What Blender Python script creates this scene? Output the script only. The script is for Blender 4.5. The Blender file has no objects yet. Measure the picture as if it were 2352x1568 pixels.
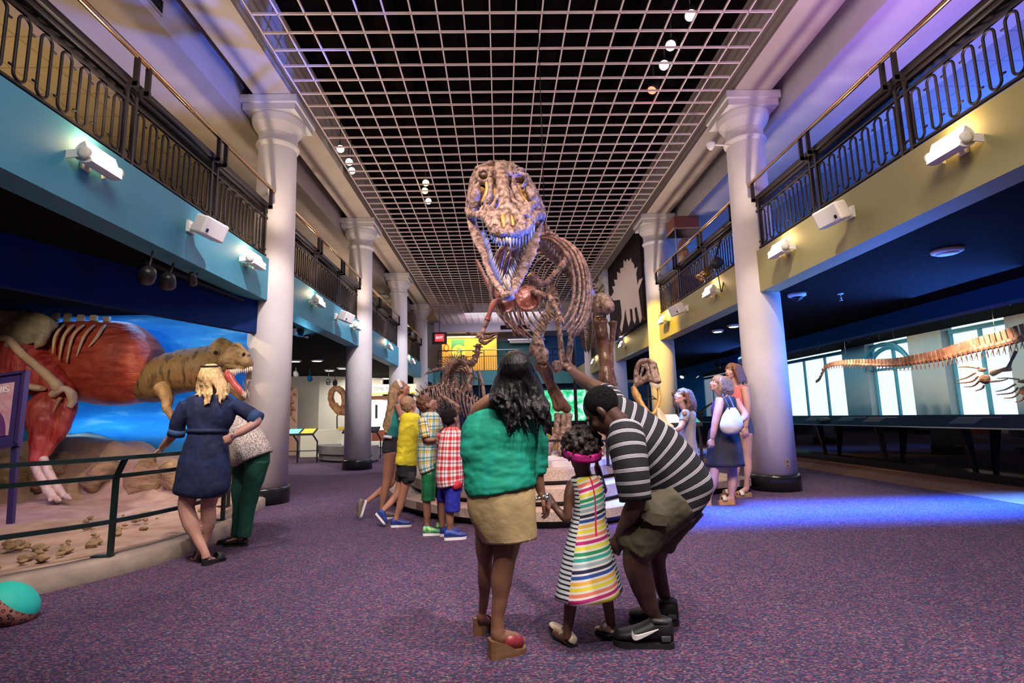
import bpy, bmesh, math, random
from mathutils import Vector, Matrix, noise
random.seed(11)
V = Vector
PI = math.pi
S = bpy.context.scene
C = S.collection

# ------------------------------------------------------------------ camera
F_PX, YAW, PITCH, ROLL, EYE = 1223.6, 0.02417, 0.14105, -0.02331, 1.22
_f = V((math.sin(YAW)*math.cos(PITCH), math.cos(YAW)*math.cos(PITCH), math.sin(PITCH)))
_r0 = V((math.cos(YAW), -math.sin(YAW), 0))
_u0 = _r0.cross(_f)
_r = _r0*math.cos(ROLL) + _u0*math.sin(ROLL)
_u = -_r0*math.sin(ROLL) + _u0*math.cos(ROLL)
CAM = V((0, 0, EYE))
cd = bpy.data.cameras.new('camera'); cam = bpy.data.objects.new('camera', cd); C.objects.link(cam)
cd.sensor_width = 36; cd.lens = F_PX*36/2352; cd.clip_end = 200
cam.matrix_world = Matrix(((_r.x, _u.x, -_f.x, CAM.x), (_r.y, _u.y, -_f.y, CAM.y), (_r.z, _u.z, -_f.z, CAM.z), (0, 0, 0, 1)))
S.camera = cam

def at(px, py, Y=None, X=None, Z=None):
    "the point of the hall seen at photo pixel (px, py) that lies at depth Y (or on the plane X, or at height Z)"
    d = _r*((px-1176)/F_PX) + _u*((784-py)/F_PX) + _f
    t = Y/d.y if Y is not None else (X/d.x if X is not None else (Z-EYE)/d.z)
    return CAM + d*t

# ------------------------------------------------------------------ world, exposure
W = bpy.data.worlds.new('world'); S.world = W; W.use_nodes = True
W.node_tree.nodes['Background'].inputs[0].default_value = (0.72, 0.88, 1.0, 1)
W.node_tree.nodes['Background'].inputs[1].default_value = 1.3
S.view_settings.view_transform = 'Standard'; S.view_settings.look = 'None'
S.view_settings.gamma = 1; S.view_settings.use_curve_mapping = False
S.view_settings.exposure = 0.2
try:
    S.cycles.max_bounces = 7; S.cycles.diffuse_bounces = 3; S.cycles.glossy_bounces = 3
    S.cycles.transparent_max_bounces = 8; S.cycles.caustics_reflective = False; S.cycles.caustics_refractive = False
    S.cycles.sample_clamp_indirect = 4
except Exception: pass

# ------------------------------------------------------------------ lamps of the hall and added fill lamps
def lamp(kind, loc, energy, col, target=None, size=0.1, angle=60, blend=0.5, sy=None, spread=None):
    ld = bpy.data.lights.new(kind.lower()+'_lamp', kind); o = bpy.data.objects.new(kind.lower()+'_lamp', ld); C.objects.link(o)
    o.visible_camera = False
    o.location = loc; ld.energy = energy; ld.color = col
    if kind == 'SPOT':
        ld.spot_size = math.radians(angle); ld.spot_blend = blend; ld.shadow_soft_size = size
    elif kind == 'AREA':
        ld.size = size
        if spread: ld.spread = math.radians(spread)
        if sy: ld.shape = 'RECTANGLE'; ld.size_y = sy
    else: ld.shadow_soft_size = size
    if target is not None:
        o.rotation_euler = (V(target)-V(loc)).to_track_quat('-Z', 'Y').to_euler()
    return o
WARM, PINK, COOL, BLUE = (1, .84, .68), (1, .74, .72), (.75, .85, 1), (.05, .22, 1)
# added fill lamps without fixtures: rear of the grid ceiling and along the nave
lamp('AREA', (0.3, 0.6, 6.3), 300, (1, .86, .80), (0.3, 3.6, 0), 3.5, sy=3)
lamp('AREA', (0.3, 9.5, 6.35), 120, PINK, (0.3, 9.5, 0), 4.5, sy=4)
lamp('AREA', (0.3, 18, 6.35), 200, (.85, .78, 1), (0.3, 18, 0), 5, sy=8)
lamp('AREA', (0.3, 26, 6.3), 170, (.9, .8, 1), (0.3, 27.5, 3), 4, sy=3)
# spots on the big skeleton
lamp('SPOT', (-2.3, 3.6, 6.2), 430, WARM, (0.1, 5.2, 3.1), .05, 36)
lamp('SPOT', (-1.6, 2.2, 6.2), 700, PINK, (1.0, 7.6, 2.6), .05, 46)
lamp('SPOT', (2.9, 4.7, .3), 3600, (.05, .14, 1), (0.42, 5.35, 2.72), .05, 24)
lamp('SPOT', (3.2, 5.5, 6.2), 600, WARM, (1.5, 9, 2.2), .05, 45)
lamp('SPOT', (-1.0, 11.6, 6.2), 420, (1, .62, .12), (0.1, 5.9, 3.3), .05, 34)
lamp('SPOT', (1.8, 6.3, 6.25), 200, (1, .12, .06), (0.5, 7.0, 2.2), .05, 40)
lamp('SPOT', (3.4, 12.0, 4.0), 220, (.05, .18, 1), (1.4, 9.8, 2.6), .05, 50)
# people, columns, right aisle
lamp('SPOT', (2.2, 1.2, 6.2), 1150, (1, .82, .84), (1.8, 5.4, 0.4), .1, 64)
lamp('SPOT', (-2.2, 1.8, 6.2), 850, (1, .80, .80), (-1.2, 5.6, 0.8), .1, 58)
lamp('SPOT', (0.4, -1.5, 6.0), 700, (1, .88, .80), (0.4, 3.0, .8), .12, 40)
lamp('SPOT', (-1.8, 5.0, 6.2), 900, (1, .86, .88), (-3.6, 8.3, 1.6), .08, 42)
lamp('SPOT', (2.4, 5.0, 6.2), 560, (1, .84, .72), (4.2, 8.2, 1.2), .08, 40)
lamp('SPOT', (1.4, 10.6, 6.2), 2600, (1, .62, .03), (4.0, 13.7, 2.6), .06, 34)
lamp('SPOT', (-1.5, 10.0, 6.2), 1000, (.95, .90, 1), (-3.6, 13.9, 1.8), .08, 38)
lamp('SPOT', (-1.2, 15.0, 6.2), 900, (.92, .90, 1), (-3.6, 19.3, 2.2), .08, 38)
lamp('SPOT', (3.0, 2.6, 6.2), 420, (1, .76, .58), (3.3, 7.6, 1.2), .08, 30)  # added warm fill on the women and girl at the right
lamp('SPOT', (2.2, 7.5, 6.2), 150, (1, .80, .72), (3.2, 7.6, 1.0), .06, 42)
lamp('AREA', (5.45, 6.7, 3.08), 620, (.03, .17, 1), (5.42, 6.7, 0), .5, sy=8, spread=36)
lamp('AREA', (5.4, 17, 3.08), 260, (.06, .3, 1), (5.2, 17, 0), .9, sy=8, spread=70)
lamp('SPOT', (-4.6, 12.4, 3.0), 120, (.15, .65, 1), (-3.5, 8.8, 2.0), .06, 60)
lamp('SPOT', (8.3, 9.6, 3.0), 260, (1, .62, .40), (9.3, 10.2, 1.9), .05, 110)
lamp('SPOT', (8.3, 13.6, 3.0), 300, (1, .66, .45), (9.3, 13.6, 2.0), .05, 120)
lamp('AREA', (10.0, 13, 3.08), 110, (.3, .8, 1), (10.0, 13, 0), .8, sy=18)
# upstairs
lamp('AREA', (8.6, 8, 4.4), 420, (.05, .20, 1), (6.9, 8, 6.2), 2, sy=9)
lamp('AREA', (8.4, 16, 4.4), 220, (.06, .22, 1), (6.6, 16, 6.2), 2, sy=6)
lamp('AREA', (5.0, 5.5, 4.6), 60, (.55, .25, 1), (5.5, 6, 6.3), 1, sy=6)
lamp('AREA', (-6.6, 6.5, 4.3), 80, (1, .72, .40), (-6.3, 7, 6.3), 2, sy=8)
lamp('AREA', (-6.6, 16, 4.3), 60, (1, .75, .6), (-6.3, 16, 6.3), 2, sy=8)
# diorama
lamp('SPOT', (-5.3, 6.2, 3.0), 105, (1, .80, .50), (-4.6, 8.2, 2.2), .04, 66)
lamp('SPOT', (-6.1, 5.6, 3.0), 95, (1, .78, .58), (-5.9, 8.3, 1.6), .04, 74)
lamp('SPOT', (-5.0, 6.6, 3.0), 110, (1, .70, .58), (-4.9, 7.4, 0.2), .04, 90)
lamp('AREA', (-6.0, 8.7, 3.05), 22, (.18, .48, 1), (-5.9, 9.25, .7), 4.2, sy=.25)
lamp('AREA', (-5.6, 8.98, 1.12), 13, (.25, .62, 1), (-5.6, 9.25, 1.42), 3.6, sy=.06)
lamp('SPOT', (-6.9, 5.0, 2.95), 150, (.45, .22, 1), (-6.0, 7.4, 0.1), .04, 40)
lamp('SPOT', (-2.9, 4.2, 3.0), 100, (1, .76, .62), (-4.2, 5.6, 0.1), .04, 85)
lamp('SPOT', (-4.2, 2.2, 3.05), 22, (.02, .10, 1), (-5.9, 2.7, 2.85), .05, 60)
# galleries beyond
lamp('AREA', (-7.2, 17.5, 3.0), 230, (1, .93, .78), (-7.2, 18.5, 0), 4, sy=7)
lamp('AREA', (-5.4, 22.5, 2.9), 90, (1, .95, .85), (-5.4, 23, 0), 2, sy=3)

# ------------------------------------------------------------------ materials
MT = {}
def nd(nt, t, **k):
    n = nt.nodes.new(t)
    for a, b in k.items(): setattr(n, a, b)
    return n
def new_mat(name):
    m = bpy.data.materials.new(name); m.use_nodes = True; MT[name] = m
    return m, m.node_tree, m.node_tree.nodes['Principled BSDF']
def lk(nt, a, b): nt.links.new(a, b)
def mat(name, c, r=.6, metal=0., c2=None, ns=6., bump=0., bs=30., emis=None, es=0., detail=5., lo=.35, hi=.65, coat=0., stretch=None, spec=.5):
    m, nt, b = new_mat(name)
    b.inputs['Base Color'].default_value = (*c, 1); b.inputs['Roughness'].default_value = r; b.inputs['Metallic'].default_value = metal
    b.inputs['Specular IOR Level'].default_value = spec
    if coat: b.inputs['Coat Weight'].default_value = coat; b.inputs['Coat Roughness'].default_value = .15
    tc = nd(nt, 'ShaderNodeTexCoord'); src = tc.outputs['Object']
    if stretch:
        mp = nd(nt, 'ShaderNodeMapping'); mp.inputs['Scale'].default_value = stretch; lk(nt, src, mp.inputs[0]); src = mp.outputs[0]
    if c2 is not None:
        n = nd(nt, 'ShaderNodeTexNoise'); n.inputs['Scale'].default_value = ns; n.inputs['Detail'].default_value = detail
        lk(nt, src, n.inputs['Vector'])
        cr = nd(nt, 'ShaderNodeValToRGB'); e = cr.color_ramp.elements
        e[0].position = lo; e[0].color = (*c, 1); e[1].position = hi; e[1].color = (*c2, 1)
        lk(nt, n.outputs['Fac'], cr.inputs[0]); lk(nt, cr.outputs[0], b.inputs['Base Color'])
    if bump:
        n2 = nd(nt, 'ShaderNodeTexNoise'); n2.inputs['Scale'].default_value = bs; n2.inputs['Detail'].default_value = 6
        lk(nt, src, n2.inputs['Vector'])
        bp = nd(nt, 'ShaderNodeBump'); bp.inputs['Strength'].default_value = bump; bp.inputs['Distance'].default_value = .02
        lk(nt, n2.outputs['Fac'], bp.inputs['Height']); lk(nt, bp.outputs[0], b.inputs['Normal'])
    if emis: b.inputs['Emission Color'].default_value = (*emis, 1); b.inputs['Emission Strength'].default_value = es
    return m
def ramp(nt, fac, stops, interp='CONSTANT'):
    cr = nd(nt, 'ShaderNodeValToRGB'); cr.color_ramp.interpolation = interp
    e = cr.color_ramp.elements
    while len(e) < len(stops): e.new(.5)
    for el, (p, c) in zip(e, stops): el.position = p; el.color = (*c, 1)
    lk(nt, fac, cr.inputs[0]); return cr.outputs[0]
def math_n(nt, op, a, b=None):
    n = nd(nt, 'ShaderNodeMath', operation=op)
    for i, x in enumerate((a, b)):
        if x is None: continue
        if isinstance(x, (int, float)): n.inputs[i].default_value = x
        else: lk(nt, x, n.inputs[i])
    return n.outputs[0]
def mixc(nt, fac, a, b, mode='MIX'):
    n = nd(nt, 'ShaderNodeMix', data_type='RGBA', blend_type=mode)
    for i, x in ((0, fac), (6, a), (7, b)):
        if isinstance(x, (int, float)): n.inputs[i].default_value = x
        elif isinstance(x, tuple): n.inputs[i].default_value = (*x, 1)
        else: lk(nt, x, n.inputs[i])
    return n.outputs[2]
def attr(nt, name):
    return nd(nt, 'ShaderNodeAttribute', attribute_name=name).outputs['Fac']

# ------------------------------------------------------------------ meshes
_tmp = bpy.data.scenes.new('remesh_bench')
def evaluated(me, mods):
    o = bpy.data.objects.new('bench', me); _tmp.collection.objects.link(o)
    for t, kw in mods:
        md = o.modifiers.new(t, t)
        for k, v in kw.items(): setattr(md, k, v)
    _tmp.view_layers[0].update(); dg = _tmp.view_layers[0].depsgraph
    out = bpy.data.meshes.new_from_object(o.evaluated_get(dg))
    bpy.data.objects.remove(o); bpy.data.meshes.remove(me)
    return out

def frame(t, up=V((0, 0, 1))):
    t = t.normalized()
    if abs(t.dot(up)) > .98: up = V((0, 1, 0)) if abs(t.y) < .9 else V((1, 0, 0))
    a = t.cross(up).normalized(); return a, a.cross(t).normalized()

class MB:
    def __init__(s):
        s.bm = bmesh.new(); s.lu = s.bm.verts.layers.float.new('u'); s.lv = s.bm.verts.layers.float.new('v')
    def box(s, c, size, rot=None, bevel=0):
        c = V(c); hx, hy, hz = [k/2 for k in size]; vs = []
        for dz in (-1, 1):
            for dx, dy in ((-1, -1), (1, -1), (1, 1), (-1, 1)):
                p = V((dx*hx, dy*hy, dz*hz)); p = rot @ p if rot else p
                vs.append(s.bm.verts.new(c+p))
        fs = [(0, 3, 2, 1), (4, 5, 6, 7), (0, 1, 5, 4), (1, 2, 6, 5), (2, 3, 7, 6), (3, 0, 4, 7)]
        fc = [s.bm.faces.new([vs[i] for i in f]) for f in fs]
        if bevel:
            ed = list({e for f in fc for e in f.edges})
            bmesh.ops.bevel(s.bm, geom=ed, offset=bevel, segments=2, affect='EDGES', profile=.5)
        return s
    def bar(s, a, b, w, h=None, up=V((0, 0, 1)), bevel=0):
        a, b = V(a), V(b); h = h or w; d = b-a
        x, z = frame(d, up); y = d.normalized()
        R = Matrix((x, y, z)).transposed()
        return s.box((a+b)/2, (w, d.length, h), R, bevel)
    def tube(s, pts, r, n=8, closed=False, caps=True, flat=1., up=V((0, 0, 1)), sub=0):
        pts = [V(p) for p in pts]
        rs = list(r) if isinstance(r, (list, tuple)) else [r]*len(pts)
        if sub: pts, rs = smooth_path(pts, rs, sub)
        N = len(pts); rings = []; prev = None; L = 0
        for i, p in enumerate(pts):
            if closed: t = pts[(i+1) % N]-pts[i-1]
            else: t = pts[min(i+1, N-1)]-pts[max(i-1, 0)]
            if t.length < 1e-9: t = V((0, 0, 1))
            t.normalize()
            if prev is None: a, b = frame(t, up)
            else:
                a = prev - t*prev.dot(t)
                a = a.normalized() if a.length > 1e-6 else frame(t, up)[0]
                b = a.cross(t)
            prev = a
            if i: L += (p-pts[i-1]).length
            ring = []
            for k in range(n):
                th = 2*PI*k/n
                v = s.bm.verts.new(p + a*(rs[i]*math.cos(th)) + b*(rs[i]*flat*math.sin(th)))
                v[s.lu] = k/n; v[s.lv] = L; ring.append(v)
            rings.append(ring)
        for i in range(N if closed else N-1):
            A, B = rings[i], rings[(i+1) % N]
            for k in range(n): s.bm.faces.new((A[k], B[k], B[(k+1) % n], A[(k+1) % n]))
        if caps and not closed:
            s.bm.faces.new(rings[0]); s.bm.faces.new(rings[-1][::-1])
        return s
    def loft(s, secs, n=20, caps=(True, True), seam=-PI/2, sub=0, wob=None):
        "secs: (centre, axis_u, axis_v); the ring is centre + u cos + v sin; attributes u (angle from seam, radians) and v (length)"
        secs = [(V(a), V(b), V(c)) for a, b, c in secs]
        if sub:
            P, U, W_ = ([q[i] for q in secs] for i in range(3))
            P, U, W_ = (smooth_path(q, [0]*len(q), sub)[0] for q in (P, U, W_)); secs = list(zip(P, U, W_))
        rings = []; L = 0
        for i, (c, a, b) in enumerate(secs):
            if i: L += (c-secs[i-1][0]).length
            ring = []
            for k in range(n+1):
                th = seam + 2*PI*k/n
                f = 1 + (wob(i/(len(secs)-1), th) if wob else 0)
                v = s.bm.verts.new(c + a*math.cos(th)*f + b*math.sin(th)*f)
                v[s.lu] = 2*PI*k/n - PI; v[s.lv] = L; ring.append(v)
            rings.append(ring)
        for A, B in zip(rings, rings[1:]):
            for k in range(n): s.bm.faces.new((A[k], A[k+1], B[k+1], B[k]))
        if caps[0]: s.bm.faces.new(rings[0][:n][::-1])
        if caps[1]: s.bm.faces.new(rings[-1][:n])
        return s
    def lathe(s, prof, c=(0, 0, 0), n=32, axis=None):
        c = V(c); ax = V(axis).normalized() if axis else V((0, 0, 1)); a, b = frame(ax, V((0, 1, 0)))
        rings = []
        for r, z in prof:
            rings.append([s.bm.verts.new(c + ax*z + a*(r*math.cos(2*PI*k/n)) + b*(r*math.sin(2*PI*k/n))) for k in range(n)])
        for A, B in zip(rings, rings[1:]):
            for k in range(n): s.bm.faces.new((A[k], A[(k+1) % n], B[(k+1) % n], B[k]))
        s.bm.faces.new(rings[0][::-1]); s.bm.faces.new(rings[-1])
        return s
    def prism(s, poly, ext):
        poly = [V(p) for p in poly]; ext = V(ext)
        A = [s.bm.verts.new(p) for p in poly]; B = [s.bm.verts.new(p+ext) for p in poly]; n = len(A)
        s.bm.faces.new(A[::-1]); s.bm.faces.new(B)
        for k in range(n): s.bm.faces.new((A[k], A[(k+1) % n], B[(k+1) % n], B[k]))
        return s
    def ball(s, c, r, rot=None, n=12, m=8):
        r = (r, r, r) if isinstance(r, (int, float)) else r
        M4 = Matrix.Translation(V(c)) @ (rot.to_4x4() if rot else Matrix()) @ Matrix.Diagonal((*r, 1))
        bmesh.ops.create_uvsphere(s.bm, u_segments=n, v_segments=m, radius=1, matrix=M4); return s
    def sheet(s, P):
        "P[i][j] grid of points"
        vs = [[s.bm.verts.new(V(p)) for p in row] for row in P]
        for i in range(len(P)-1):
            for j in range(len(P[0])-1): s.bm.faces.new((vs[i][j], vs[i][j+1], vs[i+1][j+1], vs[i+1][j]))
        return s
    def build(s, name, m, parent=None, smooth=True, voxel=None, sm=0, nz=None, solid=None, subsurf=0, flip=False, origin=None):
        bm = s.bm
        bmesh.ops.recalc_face_normals(bm, faces=bm.faces)
        if flip: bmesh.ops.reverse_faces(bm, faces=bm.faces)
        me = bpy.data.meshes.new(name); bm.to_mesh(me); bm.free()
        mods = []
        if voxel: mods.append(('REMESH', dict(mode='VOXEL', voxel_size=voxel)))
        if solid: mods.append(('SOLIDIFY', dict(thickness=solid, offset=0)))
        if sm: mods.append(('SMOOTH', dict(factor=.5, iterations=sm)))
        if subsurf: mods.append(('SUBSURF', dict(levels=subsurf, render_levels=subsurf)))
        if mods: me = evaluated(me, mods)
        me.name = name
        if nz:
            amp, sc = nz[0], (V(nz[1:4]) if len(nz) >= 4 else V((nz[1],)*3)); nn = [v.normal.copy() for v in me.vertices]
            for v, q in zip(me.vertices, nn):
                p = V((v.co.x*sc.x, v.co.y*sc.y, v.co.z*sc.z)); v.co += q*(amp*(noise.noise(p) + .5*noise.noise(p*2.3) + .3*noise.noise(p*5.1)))
        if smooth: me.polygons.foreach_set('use_smooth', [True]*len(me.polygons))
        me.materials.clear()
        for q in (m if isinstance(m, (list, tuple)) else [m]): me.materials.append(q)
        o = bpy.data.objects.new(name, me); C.objects.link(o)
        if parent is not None:
            base = parent
            while base.parent: base = base.parent
            me.transform(Matrix.Translation(-base.location)); o.parent = parent
        else:
            if origin is None:
                co = [v.co for v in me.vertices]
                mn = V([min(c[i] for c in co) for i in range(3)]); mx = V([max(c[i] for c in co) for i in range(3)])
                origin = V(((mn.x+mx.x)/2, (mn.y+mx.y)/2, mn.z))
            me.transform(Matrix.Translation(-V(origin))); o.location = origin
        return o

def smooth_path(P, R, sub):
    def cr(a, b, c, d, t): return .5*((2*b) + (c-a)*t + (2*a-5*b+4*c-d)*t*t + (3*b-a-3*c+d)*t*t*t)
    oP, oR = [], []; n = len(P)
    for i in range(n-1):
        a, b, c, d = max(i-1, 0), i, i+1, min(i+2, n-1)
        for k in range(sub):
            t = k/sub; oP.append(cr(P[a], P[b], P[c], P[d], t)); oR.append(R[b]+(R[c]-R[b])*(t*t*(3-2*t)))
    oP.append(P[-1]); oR.append(R[-1]); return oP, oR

def tag(o, label, cat, group=None):
    o['label'] = label; o['category'] = cat
    if group: o['group'] = group
    return o
def thing(name, label, cat, loc=(0, 0, 0), group=None):
    o = bpy.data.objects.new(name, None); C.objects.link(o); o.location = loc; o.empty_display_size = .1
    return tag(o, label, cat, group)
def struct(o):
    o['kind'] = 'structure'; return o
def dup(root, loc, label=None):
    def cp(o, par):
        c = o.copy(); C.objects.link(c)
        if par is not None: c.parent = par
        for ch in o.children: cp(ch, c)
        return c
    r = cp(root, None); r.location = loc
    if label: r['label'] = label
    return r
def text_obj(name, body, size, m, loc, rot, parent=None, ext=.002, align='CENTER', label=None):
    cu = bpy.data.curves.new(name, 'FONT'); cu.body = body; cu.size = size; cu.extrude = ext; cu.align_x = align; cu.align_y = 'CENTER'
    tmp = bpy.data.objects.new('bench', cu); _tmp.collection.objects.link(tmp)
    _tmp.view_layers[0].update(); dg = _tmp.view_layers[0].depsgraph
    me = bpy.data.meshes.new_from_object(tmp.evaluated_get(dg)); bpy.data.objects.remove(tmp); bpy.data.curves.remove(cu)
    M4 = Matrix.Translation(V(loc)) @ rot.to_4x4()
    if parent is not None:
        base = parent
        while base.parent: base = base.parent
        M4 = Matrix.Translation(-base.location) @ M4
    me.transform(M4); me.name = name; me.materials.clear(); me.materials.append(m)
    o = bpy.data.objects.new(name, me); C.objects.link(o)
    if parent is not None: o.parent = parent
    return o
# ================================================================== the hall
mat('plaster', (.78, .74, .71), .6, c2=(.70, .66, .63), ns=1.5, bump=.04)
mat('cream', (.60, .51, .42), .7, c2=(.54, .45, .36), ns=2)
mat('teal_paint', (.055, .27, .37), .6, c2=(.06, .31, .41), ns=1)
mat('olive_paint', (.36, .33, .13), .6, c2=(.33, .30, .12), ns=1)
mat('black_paint', (.006, .0055, .006), .95, c2=(.014, .012, .012), ns=14, bump=.3, bs=50, spec=.05)
mat('plenum', (.0025, .0018, .0018), .95, c2=(.007, .004, .004), ns=2, spec=.02)
mat('base_black', (.012, .012, .014), .22)
mat('iron', (.016, .012, .012), .5, spec=.3)
mat('brass', (.78, .50, .24), .22, 1)
mat('blue_paint', (.015, .11, .34), .9, spec=.1); mat('navy_paint', (.008, .028, .13), .9, spec=.1)
mat('grid_white', (.85, .68, .64), .45)
mat('cream_wall', (.78, .74, .62), .7)
mat('white_paint', (.8, .78, .74), .45)
mat('glow_white', (1, 1, 1), .5, emis=(1, .93, .82), es=6)
mat('glow_yellow', (1, .8, .3), .5, emis=(1, .72, .12), es=12)
mat('glow_red', (1, .1, .05), .5, emis=(1, .06, .03), es=9)
mat('dark_metal', (.03, .03, .035), .35, .3)
mat('steel', (.5, .52, .55), .3, 1)

def carpet(name, base, flecks, sc=110):
    m, nt, b = new_mat(name); b.inputs['Roughness'].default_value = .95
    tc = nd(nt, 'ShaderNodeTexCoord'); mp = nd(nt, 'ShaderNodeMapping'); mp.inputs['Scale'].default_value = (.55, 1, 1); lk(nt, tc.outputs['Object'], mp.inputs[0])
    ds = nd(nt, 'ShaderNodeTexNoise'); ds.inputs['Scale'].default_value = 40; lk(nt, mp.outputs[0], ds.inputs['Vector'])
    ad = nd(nt, 'ShaderNodeVectorMath', operation='MULTIPLY_ADD'); ad.inputs[1].default_value = (.02, .02, 0); lk(nt, ds.outputs['Color'], ad.inputs[0]); lk(nt, mp.outputs[0], ad.inputs[2])
    vo = nd(nt, 'ShaderNodeTexVoronoi'); vo.inputs['Scale'].default_value = sc; lk(nt, ad.outputs[0], vo.inputs['Vector'])
    sp = nd(nt, 'ShaderNodeSeparateColor'); lk(nt, vo.outputs['Color'], sp.inputs[0])
    col = ramp(nt, sp.outputs[0], [(0, base)] + flecks)
    big = nd(nt, 'ShaderNodeTexNoise'); big.inputs['Scale'].default_value = 1.3; lk(nt, tc.outputs['Object'], big.inputs['Vector'])
    dk = ramp(nt, big.outputs['Fac'], [(.3, (.80, .80, .84)), (.7, (1, 1, 1))], 'LINEAR')
    lk(nt, mixc(nt, 1.0, col, dk, 'MULTIPLY'), b.inputs['Base Color'])
    bp = nd(nt, 'ShaderNodeBump'); bp.inputs['Strength'].default_value = .5; bp.inputs['Distance'].default_value = .004
    lk(nt, vo.outputs['Distance'], bp.inputs['Height']); lk(nt, bp.outputs[0], b.inputs['Normal'])
    return m
carpet('carpet_purple', (.026, .019, .058), [(.40, (.050, .031, .088)), (.57, (.165, .060, .105)), (.69, (.050, .047, .155)), (.78, (.21, .15, .155)), (.87, (.25, .05, .105)), (.95, (.035, .08, .095))], 160)
carpet('carpet_beige', (.42, .32, .24), [(.35, (.50, .38, .29)), (.65, (.34, .25, .19)), (.85, (.56, .45, .36))], 160)
carpet('carpet_grey', (.22, .20, .20), [(.35, (.30, .27, .27)), (.65, (.17, .15, .16)), (.85, (.36, .33, .32))], 160)
carpet('carpet_outside_blue', (.30, .13, .075), [(.35, (.36, .17, .10)), (.65, (.22, .10, .06)), (.85, (.40, .21, .14))], 160)  # tan colour stands for carpet the blue light does not reach

def tiles(name, c, line):
    m, nt, b = new_mat(name); b.inputs['Roughness'].default_value = .9
    tc = nd(nt, 'ShaderNodeTexCoord')
    br = nd(nt, 'ShaderNodeTexBrick'); br.offset = 0; br.inputs['Scale'].default_value = 1
    br.inputs['Brick Width'].default_value = .61; br.inputs['Row Height'].default_value = .61; br.inputs['Mortar Size'].default_value = .012
    br.inputs['Color1'].default_value = (*c, 1); br.inputs['Color2'].default_value = tuple(k*.93 for k in c) + (1,); br.inputs['Mortar'].default_value = (*line, 1)
    lk(nt, tc.outputs['Object'], br.inputs['Vector'])
    n = nd(nt, 'ShaderNodeTexNoise'); n.inputs['Scale'].default_value = 60; lk(nt, tc.outputs['Object'], n.inputs['Vector'])
    lk(nt, mixc(nt, .25, br.outputs['Color'], n.outputs['Color'], 'OVERLAY'), b.inputs['Base Color'])
tiles('tile_tan', (.42, .33, .20), (.25, .19, .12))
tiles('tile_blue', (.50, .50, .52), (.30, .30, .33))

XL, XR, Y1, BAY = -3.684, 4.315, 8.564, 5.419
FL, FR = -3.62, 4.2                      # faces of the balcony fascias
def sbox(name, lo, hi, m):
    lo, hi = V(lo), V(hi); return struct(MB().box((lo+hi)/2, hi-lo).build(name, MT[m], smooth=False))
sbox('floor', (-16, -5, -.2), (16, 36, 0), 'carpet_purple')
sbox('ceiling', (-6, -5, 7.6), (6, 36, 7.8), 'plenum')
sbox('wall_rear', (-16, -5.2, 0), (16, -5, 7.8), 'cream')
for k, (x0, x1) in enumerate(((-3.93, -3.32), (4.0, 4.63))): sbox('trim_%d' % (k+1), (x0, -5, 6.53), (x1, 30, 7.6), 'cream')
sbox('trim_3', (-5.55, -5, 6.15), (-4.13, 30, 7.6), 'cream')
sbox('trim_4', (4.82, -5, 6.15), (6.85, 30, 7.6), 'plaster')
sbox('ceiling_left', (-14, -5, 6.2), (-5.55, 36, 6.4), 'tile_tan')
sbox('ceiling_right', (6.85, -5, 6.2), (14, 36, 6.4), 'tile_blue')
sbox('wall_left', (-14.2, -5, 0), (-14, 36, 7.8), 'cream')
sbox('wall_upper_left', (-10.6, -5, 3.79), (-10.4, 36, 6.2), 'cream')
sbox('wall_upper_right', (10.9, -5, 3.79), (11.1, 36, 6.2), 'white_paint')
# balconies: fascia, slab with black underside
for sd, x, far, fm in (('left', FL, -14, 'teal_paint'), ('right', FR, 11.0, 'olive_paint')):
    a = x if sd == 'left' else x
    s_ = -1 if sd == 'left' else 1
    sbox('wall_fascia_'+sd, (min(x, x+s_*.3), -5, 3.115), (max(x, x+s_*.3), 29.5, 3.79), fm)
    sbox('ceiling_under_'+sd, (min(x+s_*.3, far), -5, 3.13), (max(x+s_*.3, far), 29.5, 3.79), 'black_paint')
# ceiling grid: egg-crate of white bars hung below the dark plenum
CELL, GX, GY, GZ = .343, -3.126, 6.303, 6.45
g = MB(); y0 = GY-18*CELL; ny = 88
for i in range(21): g.box((GX+i*CELL, y0+ny*CELL/2, GZ+.016), (.018, ny*CELL, .03))
for j in range(ny+1): g.box((GX+10*CELL, y0+j*CELL, GZ+.016), (20*CELL, .018, .03))
struct(g.build('ceiling_grid', MT['grid_white'], smooth=False))
# ducts and pipes dimly seen above the grid
d = MB()
for x, r in ((-1.6, .22), (.9, .16), (2.4, .1)): d.tube([(x, -4, 7.2), (x, 29, 7.2)], r, 12)
for y in (2.2, 5.5, 9, 13, 18, 24): d.box((.3, y, 7.05), (6.4, .12, .2))
struct(d.build('ceiling_ducts', MT['plenum'], smooth=False))

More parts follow.
